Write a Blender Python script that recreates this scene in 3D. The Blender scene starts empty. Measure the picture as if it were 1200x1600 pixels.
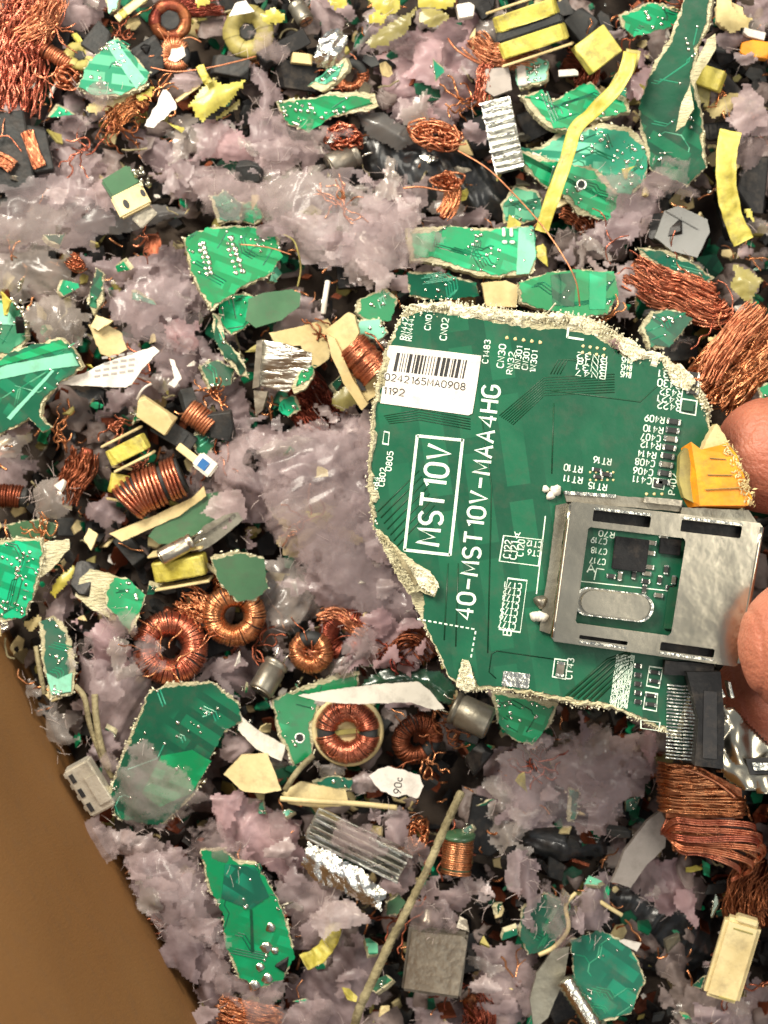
import bpy, bmesh, math, random
import numpy as np
from mathutils import Vector, Matrix, Euler, noise as mnoise
from mathutils.geometry import convex_hull_2d

# ---------------------------------------------------------------- scale: all builders work in tenths of a millimetre
S = 1e-4
D = 3200.0                      # camera height above the heap
random.seed(7)
scene = bpy.context.scene
col = scene.collection

# ---------------------------------------------------------------- camera
cam_d = bpy.data.cameras.new('camera')
cam = bpy.data.objects.new('camera', cam_d)
col.objects.link(cam)
cam.location = (0, 0, D * S)
cam_d.sensor_fit = 'HORIZONTAL'
cam_d.sensor_width = 36.0
cam_d.lens = 36.0 / (1200.0 / D)
cam_d.clip_start = 0.005
cam_d.clip_end = 10.0
cam_d.dof.use_dof = True
cam_d.dof.focus_distance = (D - 300) * S
cam_d.dof.aperture_fstop = 40.0
scene.camera = cam

# ---------------------------------------------------------------- world, lamps, exposure
scene.view_settings.view_transform = 'Standard'
scene.view_settings.look = 'None'
scene.view_settings.exposure = -0.14
scene.view_settings.gamma = 1.0
world = bpy.data.worlds.new('World')
scene.world = world
world.use_nodes = True
wbg = world.node_tree.nodes['Background']
wbg.inputs[0].default_value = (0.86, 0.92, 1.0, 1)
wbg.inputs[1].default_value = 0.39

def area(name, loc, target, size, power, colr):
    l = bpy.data.lights.new(name, 'AREA')
    l.shape = 'DISK'
    l.size = size * S
    l.energy = power
    l.color = colr
    o = bpy.data.objects.new(name, l)
    col.objects.link(o)
    o.location = Vector(loc) * S
    d = Vector(target) - Vector(loc)
    o.rotation_euler = d.to_track_quat('-Z', 'Y').to_euler()
    return o
area('key_lamp', (-1500, 2000, 2500), (-200, 200, 0), 1500, 2.85, (1.0, 0.92, 0.78))
area('glint_light', (2300, 2400, 3300), (200, 300, 0), 500, 1.1, (1.0, 0.86, 0.66))  # small unseen light added for glints
area('rear_glint_light', (300, -3200, 3400), (-200, -100, 0), 500, 0.3, (1.0, 0.93, 0.82))  # second added light, for sparkle from the lower side
area('reflection_light', (2700, 200, 4700), (500, 0, 300), 2500, 1.15, (1.0, 0.94, 0.82))  # unseen disc added for the socket and other metal to reflect

# ---------------------------------------------------------------- noise
def _h(ix, iy, seed):
    n = (ix.astype(np.int64) * 374761393 + iy.astype(np.int64) * 668265263 + seed * 2147483647) & 0xffffffff
    n = ((n ^ (n >> 13)) * 1274126177) & 0xffffffff
    return ((n ^ (n >> 16)) & 0xffff) / 65535.0
def vn(x, y, seed=0):
    ix = np.floor(x); iy = np.floor(y)
    fx = x - ix; fy = y - iy
    fx = fx * fx * (3 - 2 * fx); fy = fy * fy * (3 - 2 * fy)
    a = _h(ix, iy, seed); b = _h(ix + 1, iy, seed); c = _h(ix, iy + 1, seed); d = _h(ix + 1, iy + 1, seed)
    return (a * (1 - fx) + b * fx) * (1 - fy) + (c * (1 - fx) + d * fx) * fy
def vl(x, y, seed=0):
    """noise of flat facets with straight creases: each lattice cell split into two planes"""
    a = seed * .73; x, y = x * math.cos(a) - y * math.sin(a), x * math.sin(a) + y * math.cos(a)
    s_ = (x + y) * .36602540378; i = np.floor(x + s_); j = np.floor(y + s_); t = (i + j) * .2113248654
    x0 = x - (i - t); y0 = y - (j - t); lo = x0 > y0
    # barycentric weights in the skewed triangle
    u = x0 + (x0 + y0) * .36602540378; v = y0 + (x0 + y0) * .36602540378
    h00 = _h(i, j, seed); h11 = _h(i + 1, j + 1, seed); h10 = _h(i + 1, j, seed); h01 = _h(i, j + 1, seed)
    return np.where(lo, h00 * (1 - u) + h10 * (u - v) + h11 * v, h00 * (1 - v) + h01 * (v - u) + h11 * u) * 2 - 1
def fbm(x, y, seed=0, oct=4):
    s = 0; a = 1; t = 0
    for k in range(oct):
        s = s + a * (vn(x, y, seed + k * 17) * 2 - 1); t += a
        x = x * 2.03 + 11.3; y = y * 2.03 + 5.7; a *= 0.5
    return s / t

# ---------------------------------------------------------------- materials
def lin(c):
    return tuple(((v / 255) / 12.92 if v / 255 <= 0.04045 else ((v / 255 + 0.055) / 1.055) ** 2.4) for v in c)
MATS = {}
def mat(name, rgb, rough=0.5, metal=0.0, var=0.25, nscale=60, bump=0.3, bscale=200, rgb2=None, spec=0.5, transl=0.0,
        alpha=1.0, coat=0.0, rnd=0.25, sheen=0.0, edge=False, trace=None, sss=0.0, fibre=0.0, aniso=None, grime=.35):
    m = bpy.data.materials.new(name); m.use_nodes = True
    nt = m.node_tree; N = nt.nodes; L = nt.links
    p = N['Principled BSDF']; out = N['Material Output']
    c1 = lin(rgb); c2 = lin(rgb2) if rgb2 else tuple(v * (1 - var) for v in c1)
    tc = N.new('ShaderNodeTexCoord')
    info = N.new('ShaderNodeObjectInfo')
    add = N.new('ShaderNodeVectorMath'); add.operation = 'ADD'
    L.new(tc.outputs['Object'], add.inputs[0]); L.new(info.outputs['Location'], add.inputs[1])
    co = add.outputs[0]
    n1 = N.new('ShaderNodeTexNoise'); n1.inputs['Scale'].default_value = nscale; n1.inputs['Detail'].default_value = 6; n1.inputs['Roughness'].default_value = 0.62
    L.new(co, n1.inputs['Vector'])
    rmp = N.new('ShaderNodeMapRange'); rmp.inputs[1].default_value = 0.34; rmp.inputs[2].default_value = 0.66
    L.new(n1.outputs['Fac'], rmp.inputs[0])
    mx = N.new('ShaderNodeMix'); mx.data_type = 'RGBA'
    mx.inputs[6].default_value = (*c1, 1); mx.inputs[7].default_value = (*c2, 1)
    L.new(rmp.outputs[0], mx.inputs[0])
    cur = mx.outputs[2]
    def dirt(cur):
        g1 = N.new('ShaderNodeTexNoise'); g1.inputs['Scale'].default_value = 330; g1.inputs['Detail'].default_value = 8; g1.inputs['Roughness'].default_value = .72
        L.new(co, g1.inputs['Vector'])
        gr = N.new('ShaderNodeMapRange'); gr.inputs[1].default_value = .5; gr.inputs[2].default_value = .68; gr.inputs[3].default_value = 0; gr.inputs[4].default_value = grime
        L.new(g1.outputs['Fac'], gr.inputs[0])
        gm = N.new('ShaderNodeMix'); gm.data_type = 'RGBA'; gm.inputs[7].default_value = (.09, .07, .055, 1)
        L.new(gr.outputs[0], gm.inputs[0]); L.new(cur, gm.inputs[6]); return gm.outputs[2]
    if trace:
        # rectangular copper zones showing through the solder mask
        mp = N.new('ShaderNodeMapping'); mp.inputs['Rotation'].default_value = (0, 0, trace[1])
        L.new(co, mp.inputs[0])
        br = N.new('ShaderNodeTexBrick'); br.inputs['Scale'].default_value = trace[2]
        br.inputs['Mortar Size'].default_value = 0.07; br.inputs['Brick Width'].default_value = 0.9; br.inputs['Row Height'].default_value = 0.33
        br.inputs['Color1'].default_value = (1, 1, 1, 1); br.inputs['Color2'].default_value = (0.55, 0.55, 0.55, 1); br.inputs['Mortar'].default_value = (0, 0, 0, 1)
        L.new(mp.outputs[0], br.inputs['Vector'])
        n3 = N.new('ShaderNodeTexNoise'); n3.inputs['Scale'].default_value = trace[2] * 0.5; L.new(co, n3.inputs['Vector'])
        st = N.new('ShaderNodeMapRange'); st.inputs[1].default_value = 0.45; st.inputs[2].default_value = 0.5; L.new(n3.outputs['Fac'], st.inputs[0])
        mu = N.new('ShaderNodeMath'); mu.operation = 'MULTIPLY'
        L.new(br.outputs['Color'], mu.inputs[0]); L.new(st.outputs[0], mu.inputs[1])
        m2 = N.new('ShaderNodeMix'); m2.data_type = 'RGBA'
        L.new(mu.outputs[0], m2.inputs[0]); L.new(cur, m2.inputs[6]); m2.inputs[7].default_value = (*lin(trace[0]), 1)
        cur = m2.outputs[2]
    if grime: cur = dirt(cur)
    if rnd:
        hs = N.new('ShaderNodeHueSaturation')
        mr = N.new('ShaderNodeMapRange'); mr.inputs[3].default_value = 1 - rnd; mr.inputs[4].default_value = 1 + rnd
        L.new(info.outputs['Random'], mr.inputs[0]); L.new(mr.outputs[0], hs.inputs['Value'])
        mr2 = N.new('ShaderNodeMath'); mr2.operation = 'MULTIPLY_ADD'; mr2.inputs[1].default_value = 0.03 if rnd > .1 else 0.0; mr2.inputs[2].default_value = 0.485 if rnd > .1 else 0.5
        L.new(info.outputs['Random'], mr2.inputs[0]); L.new(mr2.outputs[0], hs.inputs['Hue'])
        L.new(cur, hs.inputs['Color']); cur = hs.outputs[0]
    L.new(cur, p.inputs['Base Color'])
    p.inputs['Metallic'].default_value = metal
    rr = N.new('ShaderNodeMapRange'); rr.inputs[3].default_value = max(0.03, rough - 0.12); rr.inputs[4].default_value = min(1, rough + 0.15)
    n2 = N.new('ShaderNodeTexNoise'); n2.inputs['Scale'].default_value = bscale; n2.inputs['Detail'].default_value = 5
    if aniso:
        mpa = N.new('ShaderNodeMapping'); mpa.inputs['Scale'].default_value = aniso; L.new(co, mpa.inputs[0]); L.new(mpa.outputs[0], n2.inputs['Vector'])
    else:
        L.new(co, n2.inputs['Vector'])
    L.new(n2.outputs['Fac'], rr.inputs[0]); L.new(rr.outputs[0], p.inputs['Roughness'])
    p.inputs['Specular IOR Level'].default_value = spec
    p.inputs['Coat Weight'].default_value = coat
    p.inputs['Coat Roughness'].default_value = 0.12
    if sheen: p.inputs['Sheen Weight'].default_value = sheen
    if sss:
        p.inputs['Subsurface Weight'].default_value = sss
        p.inputs['Subsurface Radius'].default_value = (0.004, 0.0016, 0.0009)
        p.inputs['Subsurface Scale'].default_value = 1.0
    if bump:
        b = N.new('ShaderNodeBump'); b.inputs['Strength'].default_value = bump; b.inputs['Distance'].default_value = 0.0006
        L.new(n2.outputs['Fac'], b.inputs['Height']); L.new(b.outputs[0], p.inputs['Normal'])
    sh = p.outputs[0]
    if transl:
        tr = N.new('ShaderNodeBsdfTranslucent'); L.new(cur, tr.inputs[0])
        ms = N.new('ShaderNodeMixShader'); ms.inputs[0].default_value = transl
        L.new(sh, ms.inputs[1]); L.new(tr.outputs[0], ms.inputs[2]); sh = ms.outputs[0]
    if edge or alpha < 1:
        tp = N.new('ShaderNodeBsdfTransparent')
        ms = N.new('ShaderNodeMixShader')
        if edge:
            at = N.new('ShaderNodeAttribute'); at.attribute_name = 'rim'
            ne = N.new('ShaderNodeTexNoise'); ne.inputs['Scale'].default_value = 900; ne.inputs['Detail'].default_value = 3; L.new(co, ne.inputs['Vector'])
            ma = N.new('ShaderNodeMath'); ma.operation = 'MULTIPLY_ADD'; ma.inputs[1].default_value = 1.5; L.new(ne.outputs['Fac'], ma.inputs[0])
            sb = N.new('ShaderNodeMath'); sb.operation = 'ADD'; sb.inputs[1].default_value = -0.75; L.new(at.outputs['Fac'], sb.inputs[0])
            L.new(sb.outputs[0], ma.inputs[2])
            cl = N.new('ShaderNodeMapRange'); cl.inputs[1].default_value = 0.0; cl.inputs[2].default_value = 0.55; L.new(ma.outputs[0], cl.inputs[0])
            nb = N.new('ShaderNodeMapRange'); nb.inputs[1].default_value = 0.3; nb.inputs[2].default_value = 0.6; nb.inputs[3].default_value = alpha; nb.inputs[4].default_value = min(1, alpha + 0.25)
            L.new(n1.outputs['Fac'], nb.inputs[0])
            fm = N.new('ShaderNodeMath'); fm.operation = 'MULTIPLY'; L.new(cl.outputs[0], fm.inputs[0]); L.new(nb.outputs[0], fm.inputs[1])
            L.new(fm.outputs[0], ms.inputs[0])
        else:
            ms.inputs[0].default_value = alpha
        L.new(tp.outputs[0], ms.inputs[1]); L.new(sh, ms.inputs[2]); sh = ms.outputs[0]
    L.new(sh, out.inputs[0])
    MATS[name] = m
    return m

mat('fluff', (192, 172, 174), .5, var=.4, nscale=120, bump=.25, bscale=900, transl=.4, edge=True, alpha=.7, coat=.12, grime=.35, rnd=.2, rgb2=(148, 128, 130))
mat('fluff_pink', (212, 180, 186), .46, var=.4, nscale=130, bump=.25, bscale=900, transl=.4, edge=True, alpha=.7, coat=.2, grime=.3, rnd=.1, rgb2=(184, 150, 152))
mat('fluff_pale', (200, 186, 186), .36, coat=.2, var=.4, nscale=120, bump=.4, bscale=900, transl=.25, edge=True, alpha=.7, rnd=.1, rgb2=(160, 140, 138))
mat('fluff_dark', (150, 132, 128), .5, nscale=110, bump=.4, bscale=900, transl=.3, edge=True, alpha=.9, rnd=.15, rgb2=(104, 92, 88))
mat('film_clear', (196, 186, 180), .16, grime=.15, nscale=90, bump=.9, bscale=160, transl=.2, edge=True, alpha=.36, coat=.7, rnd=.1, rgb2=(140, 130, 122))
mat('film_black', (34, 36, 38), .35, nscale=60, bump=.5, bscale=120, coat=.4, rnd=.2, rgb2=(20, 21, 22))
mat('film_grey', (92, 90, 88), .35, nscale=60, bump=.5, bscale=140, coat=.3, rnd=.2, edge=True, alpha=.85)
mat('film_green', (70, 110, 76), .35, nscale=60, bump=.3, bscale=140, coat=.4, rnd=.1, rgb2=(50, 84, 58))
mat('fr4', (202, 196, 164), .85, nscale=300, bump=.9, bscale=1100, rnd=.08, rgb2=(168, 160, 124), aniso=(1, 3, 1))
mat('fibre', (236, 232, 206), .8, nscale=500, bump=.5, bscale=1200, rnd=.05, rgb2=(198, 190, 158))
mat('mask_bright', (4, 146, 96), .38, nscale=45, bump=.12, bscale=300, spec=.35, coat=.12, rnd=.3, rgb2=(0, 124, 80), trace=((22, 176, 124), 0.35, 130))
mat('mask_teal', (30, 138, 104), .4, nscale=50, bump=.15, bscale=300, spec=.35, coat=.12, rnd=.3, rgb2=(28, 112, 84), trace=((104, 184, 150), 0.1, 120))
mat('mask_dark', (10, 84, 60), .36, nscale=50, bump=.15, bscale=300, spec=.4, coat=.15, rnd=.3, rgb2=(8, 70, 52), trace=((16, 112, 80), 0.6, 110))
mat('mask_hero', (16, 80, 55), .36, nscale=40, bump=.14, bscale=420, spec=.35, coat=.12, rnd=0, rgb2=(11, 65, 45), grime=.2, trace=((22, 91, 63), 1.43, 60))
mat('mask_line', (14, 72, 46), .4, nscale=60, bump=.1, rnd=0)
mat('mask_pale', (126, 196, 168), .4, nscale=90, bump=.15, rnd=.05, rgb2=(104, 176, 148))
mat('silk', (226, 236, 224), .6, nscale=900, bump=.3, bscale=1500, rnd=0, rgb2=(186, 210, 190))
mat('paper', (222, 217, 208), .7, nscale=100, bump=.2, bscale=500, rnd=.04, rgb2=(198, 190, 180))
mat('ink', (32, 32, 34), .6, rnd=0)
mat('grey_ink', (150, 146, 142), .6, rnd=0)
mat('copper', (210, 142, 106), .27, metal=.85, nscale=420, bump=.3, bscale=700, rnd=.15, rgb2=(168, 94, 64), grime=.3)
mat('copper_pale', (224, 156, 116), .42, metal=.85, nscale=150, bump=.4, bscale=700, rnd=.1, rgb2=(176, 108, 78))
mat('copper_dark', (158, 90, 64), .4, metal=.85, nscale=120, bump=.4, bscale=700, rnd=.15, rgb2=(96, 46, 32))
mat('yellow', (202, 192, 96), .5, nscale=200, bump=.6, bscale=500, grime=.6, rnd=.08, rgb2=(160, 148, 52))
mat('olive', (168, 158, 88), .5, nscale=80, bump=.45, bscale=260, rnd=.1, rgb2=(122, 112, 60))
mat('cream', (222, 206, 156), .6, nscale=90, bump=.4, bscale=300, rnd=.08, rgb2=(182, 162, 112))
mat('amber', (240, 160, 24), .5, nscale=110, bump=.8, bscale=260, rnd=0, rgb2=(206, 118, 10))
mat('ferrite', (46, 48, 48), .6, spec=.35, nscale=120, bump=.5, bscale=500, rnd=.3, rgb2=(34, 35, 36))
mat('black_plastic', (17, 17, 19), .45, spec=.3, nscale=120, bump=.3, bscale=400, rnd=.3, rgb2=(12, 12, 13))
mat('bright_tin', (230, 226, 212), .3, metal=.55, nscale=100, bump=.3, bscale=900, rnd=0, rgb2=(200, 194, 178))
mat('socket_steel', (200, 192, 172), .22, metal=1, nscale=40, bump=.5, bscale=55, grime=.06, rnd=0, rgb2=(178, 170, 150))
mat('steel', (186, 178, 160), .34, metal=1, nscale=60, bump=.14, bscale=900, grime=.15, rnd=.08, rgb2=(168, 160, 144))
mat('steel_dull', (150, 146, 134), .42, metal=.8, nscale=90, bump=.35, bscale=420, rnd=.15, rgb2=(112, 106, 94))
mat('aluminium', (226, 226, 220), .28, metal=1, nscale=60, bump=.7, bscale=240, rnd=.05, rgb2=(186, 186, 178), aniso=(1, 5, 1))
mat('solder', (226, 224, 210), .2, metal=1, nscale=300, bump=.5, bscale=900, rnd=.05)
mat('cardboard', (130, 94, 55), .9, nscale=14, grime=.15, spec=.2, bump=.1, bscale=700, rnd=0, rgb2=(124, 86, 46), aniso=(4, 4, 1))
mat('skin', (176, 110, 86), .48, nscale=55, bump=.5, bscale=1700, rnd=0, rgb2=(156, 86, 68), sss=.2, grime=.08)
mat('nail', (200, 140, 118), .25, nscale=50, bump=.1, rnd=0, coat=.3)
mat('stick', (156, 146, 112), .8, nscale=260, bump=.9, bscale=900, rnd=0, rgb2=(104, 94, 66))
mat('olive_fluff', (176, 158, 122), .85, nscale=70, bump=.6, bscale=420, transl=.25, edge=True, alpha=.85, rnd=.05, rgb2=(150, 134, 108))
mat('film_green_dark', (40, 84, 62), .25, nscale=60, bump=.6, bscale=160, coat=.6, rnd=.05, rgb2=(24, 50, 40), edge=True, alpha=.95)
mat('yellow_sheet', (206, 198, 98), .42, nscale=80, bump=.45, bscale=260, coat=.2, rnd=.06, rgb2=(164, 152, 54), transl=.15)
mat('olive_sheet', (164, 154, 90), .45, nscale=80, bump=.45, bscale=260, coat=.2, rnd=.08, rgb2=(120, 112, 62), transl=.15)
mat('cream_sheet', (222, 206, 150), .6, nscale=90, bump=.5, bscale=300, rnd=.06, rgb2=(186, 168, 112), transl=.1)
mat('alu_sheet', (236, 236, 230), .22, metal=1, nscale=60, bump=.8, bscale=600, rnd=0, rgb2=(206, 206, 198))
mat('rubber_grey', (150, 142, 136), .55, nscale=90, bump=.4, bscale=300, rnd=.08, rgb2=(118, 112, 104))
mat('film_grey_solid', (84, 84, 78), .2, nscale=60, bump=.2, bscale=140, coat=.7, rnd=0)
mat('thin_foam', (200, 182, 184), .36, nscale=150, bump=.2, bscale=900, transl=.45, edge=True, alpha=.42, coat=.2, rnd=.1, rgb2=(166, 148, 150))
mat('film_wide', (196, 180, 182), .24, grime=.1, nscale=110, bump=.5, bscale=260, transl=.3, edge=True, alpha=.16, coat=.45, rnd=.08, rgb2=(160, 144, 146))
mat('veil', (196, 178, 178), .6, nscale=150, bump=.3, bscale=900, transl=.5, edge=True, alpha=.3, rnd=.08, rgb2=(170, 150, 150))
mat('hair', (206, 190, 186), .5, rnd=.2, grime=0, bump=0)
mat('bed', (74, 62, 52), .9, nscale=80, bump=1, bscale=220, rnd=0, rgb2=(38, 32, 28))
mat('blue', (40, 100, 160), .4, rnd=0)
mat('rubber_white', (226, 220, 206), .5, nscale=100, bump=.3, rnd=0)

# ---------------------------------------------------------------- mesh helpers
class MB:
    def __init__(s): s.v = []; s.f = []
    def add(s, vs, fs):
        o = len(s.v); s.v.extend(vs); s.f.extend([tuple(i + o for i in f) for f in fs]); return s
    def tube(s, path, r, n=6, closed=False, cap=True, flat=1.0):
        P = [Vector(p) for p in path]; m = len(P)
        if m < 2: return s
        o = len(s.v); up = None
        for i in range(m):
            a = P[(i - 1) % m] if (closed or i > 0) else P[0]
            b = P[(i + 1) % m] if (closed or i < m - 1) else P[-1]
            t = (b - a)
            if t.length < 1e-9: t = Vector((1, 0, 0))
            t.normalize()
            if up is None:
                up = Vector((0, 0, 1)) if abs(t.z) < .9 else Vector((1, 0, 0))
            u = up - t * up.dot(t)
            if u.length < 1e-6: u = t.orthogonal()
            u.normalize(); up = u
            w = t.cross(u)
            rr = r[i] if isinstance(r, (list, tuple)) else r
            for k in range(n):
                an = 2 * math.pi * k / n
                s.v.append(tuple(P[i] + u * (math.cos(an) * rr * flat) + w * (math.sin(an) * rr)))
        segs = m if closed else m - 1
        for i in range(segs):
            for k in range(n):
                a = o + i * n + k; b = o + i * n + (k + 1) % n
                c = o + ((i + 1) % m) * n + (k + 1) % n; d = o + ((i + 1) % m) * n + k
                s.f.append((a, d, c, b))
        if cap and not closed:
            s.f.append(tuple(o + k for k in range(n)))
            s.f.append(tuple(o + (m - 1) * n + k for k in reversed(range(n))))
        return s
    def box(s, c, size, rot=(0, 0, 0), bev=0):
        M = Euler(rot).to_matrix(); hx, hy, hz = [q / 2 for q in size]
        if bev:
            b = min(bev, hx * .9, hy * .9, hz * .9)
            bm = bmesh.new(); bmesh.ops.create_cube(bm, size=1)
            for v in bm.verts: v.co = Vector((v.co.x * size[0], v.co.y * size[1], v.co.z * size[2]))
            bmesh.ops.bevel(bm, geom=bm.edges[:], offset=b, segments=2, affect='EDGES')
            bm.verts.index_update()
            s.add([tuple(M @ v.co + Vector(c)) for v in bm.verts], [tuple(v.index for v in f.verts) for f in bm.faces]); bm.free()
            return s
        vs = [tuple(M @ Vector((x * hx, y * hy, z * hz)) + Vector(c)) for x in (-1, 1) for y in (-1, 1) for z in (-1, 1)]
        return s.add(vs, [(0, 1, 3, 2), (4, 6, 7, 5), (0, 4, 5, 1), (2, 3, 7, 6), (0, 2, 6, 4), (1, 5, 7, 3)])
    def prism(s, pts, z0, z1, wz=None):
        n = len(pts)
        ar = sum(pts[i][0] * pts[(i + 1) % n][1] - pts[(i + 1) % n][0] * pts[i][1] for i in range(n))
        if ar < 0: pts = pts[::-1]
        g = wz or (lambda x, y: 0)
        vs = [(x, y, z0 + g(x, y)) for x, y in pts] + [(x, y, z1 + g(x, y)) for x, y in pts]
        fs = [tuple(range(n, 2 * n)), tuple(reversed(range(n)))] + [(i, (i + 1) % n, n + (i + 1) % n, n + i) for i in range(n)]
        return s.add(vs, fs)
    def ring(s, outer, inner, z0, z1):      # same vertex counts, both anticlockwise
        n = len(outer)
        vs = [(x, y, z1) for x, y in outer] + [(x, y, z1) for x, y in inner] + [(x, y, z0) for x, y in outer] + [(x, y, z0) for x, y in inner]
        fs = []
        for i in range(n):
            j = (i + 1) % n
            fs += [(i, j, n + j, n + i), (2 * n + i, 3 * n + i, 3 * n + j, 2 * n + j), (2 * n + i, 2 * n + j, j, i), (n + i, n + j, 3 * n + j, 3 * n + i)]
        return s.add(vs, fs)
    def revolve(s, prof, n=28, M=None, c=(0, 0, 0)):   # profile (r, z) about local z
        M = M or Matrix.Identity(3); c = Vector(c); o = len(s.v)
        for r, z in prof:
            for k in range(n):
                a = 2 * math.pi * k / n
                s.v.append(tuple(M @ Vector((r * math.cos(a), r * math.sin(a), z)) + c))
        for i in range(len(prof) - 1):
            for k in range(n):
                s.f.append((o + i * n + k, o + i * n + (k + 1) % n, o + (i + 1) * n + (k + 1) % n, o + (i + 1) * n + k))
        s.f.append(tuple(o + k for k in reversed(range(n))))
        s.f.append(tuple(o + (len(prof) - 1) * n + k for k in range(n)))
        return s
    def blob(s, c, r, h, n=7, rnd=random):
        a0 = rnd.random() * 6; o = len(s.v)
        for (q, z) in ((1, -1), (.85, h * .6), (.4, h)):
            for k in range(n):
                a = a0 + 2 * math.pi * k / n; w = r * q * (1 + .15 * math.sin(3 * a + a0))
                s.v.append((c[0] + w * math.cos(a), c[1] + w * math.sin(a), c[2] + z))
        for i in range(2):
            for k in range(n):
                s.f.append((o + i * n + k, o + i * n + (k + 1) % n, o + (i + 1) * n + (k + 1) % n, o + (i + 1) * n + k))
        s.f.append(tuple(o + 2 * n + k for k in range(n)))
        return s
    def shard(s, c, l, w, t, rot):
        """one splinter: a bent tapering sliver of six corners"""
        M = Euler(rot).to_matrix()
        vs = [(-l / 2, 0, 0), (0, w / 2, -t / 2), (0, -w / 2, -t / 2), (l * .1, 0, t / 2), (l / 2, 0, 0)]
        return s.add([tuple(M @ Vector(v) + Vector(c)) for v in vs], [(0, 2, 3), (0, 3, 1), (0, 1, 2), (4, 3, 2), (4, 1, 3), (4, 2, 1)])
    def build(s, name, m, parent=None, smooth=False, stuff=False, loc=None):
        me = bpy.data.meshes.new(name)
        me.from_pydata((np.array(s.v, dtype=float) * S).tolist(), [], s.f)
        mm = m if isinstance(m, (list, tuple)) else [m]
        for q in mm: me.materials.append(MATS[q])
        if smooth:
            me.polygons.foreach_set('use_smooth', [True] * len(me.polygons))
        me.update()
        o = bpy.data.objects.new(name, me); col.objects.link(o)
        if parent: o.parent = parent
        if loc: o.location = Vector(loc) * S
        if stuff: o['kind'] = 'stuff'
        return o

def P(px, py, z=0):
    f = (D - z) / D
    return ((px - 600) * f, (800 - py) * f, z)
def tag(o, label, cat, group=None):
    o['label'] = label; o['category'] = cat
    if group: o['group'] = group
    return o
def empty(name, px, py, z, rot=(0, 0, 0)):
    e = bpy.data.objects.new(name, None); col.objects.link(e)
    e.empty_display_size = .002
    e.location = Vector(P(px, py, z)) * S
    e.rotation_euler = [math.radians(a) for a in rot]
    return e
def centroid(pts):
    return sum(p[0] for p in pts) / len(pts), sum(p[1] for p in pts) / len(pts)
def local(pts, c, z):
    f = (D - z) / D
    return [((x - c[0]) * f, -(y - c[1]) * f) for x, y in pts]
def resample(pts, step):
    out = []
    n = len(pts)
    for i in range(n):
        a = pts[i]; b = pts[(i + 1) % n]
        d = math.dist(a, b); k = max(1, int(d / step))
        for j in range(k):
            t = j / k; out.append((a[0] + (b[0] - a[0]) * t, a[1] + (b[1] - a[1]) * t))
    return out
def ccw(pts):
    n = len(pts)
    ar = sum(pts[i][0] * pts[(i + 1) % n][1] - pts[(i + 1) % n][0] * pts[i][1] for i in range(n))
    return pts if ar > 0 else pts[::-1]
def rough(pts, amp, step, seed=0, inset=0.0):
    """outline resampled and made ragged; inset moves it inwards"""
    pts = ccw(resample(pts, step)); n = len(pts); rn = random.Random(seed); out = []
    ph = rn.random() * 100
    for i in range(n):
        a = pts[i - 2]; b = pts[(i + 2) % n]; p = pts[i]
        tx, ty = b[0] - a[0], b[1] - a[1]; L = math.hypot(tx, ty) or 1
        nx, ny = ty / L, -tx / L
        q = mnoise.noise(Vector((i * step / 22 + ph, ph, 0))) * .6 + mnoise.noise(Vector((i * step / 7 + ph, ph, 5))) * .7 + (rn.random() - .5) * .45
        d = amp * q - (inset * max(0.15, .9 + 2.4 * mnoise.noise(Vector((i * step / 55 + ph, 3.3, ph)))) if inset else 0)
        out.append((p[0] + nx * d, p[1] + ny * d))
    return out
def catmull(pts, n=8):
    P_ = [Vector(p) for p in pts]; out = []
    for i in range(len(P_) - 1):
        p0 = P_[max(i - 1, 0)]; p1 = P_[i]; p2 = P_[i + 1]; p3 = P_[min(i + 2, len(P_) - 1)]
        for k in range(n):
            t = k / n
            out.append(.5 * ((2 * p1) + (p2 - p0) * t + (2 * p0 - 5 * p1 + 4 * p2 - p3) * t * t + (3 * p1 - p0 - 3 * p2 + p3) * t ** 3))
    out.append(P_[-1]); return out

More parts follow.
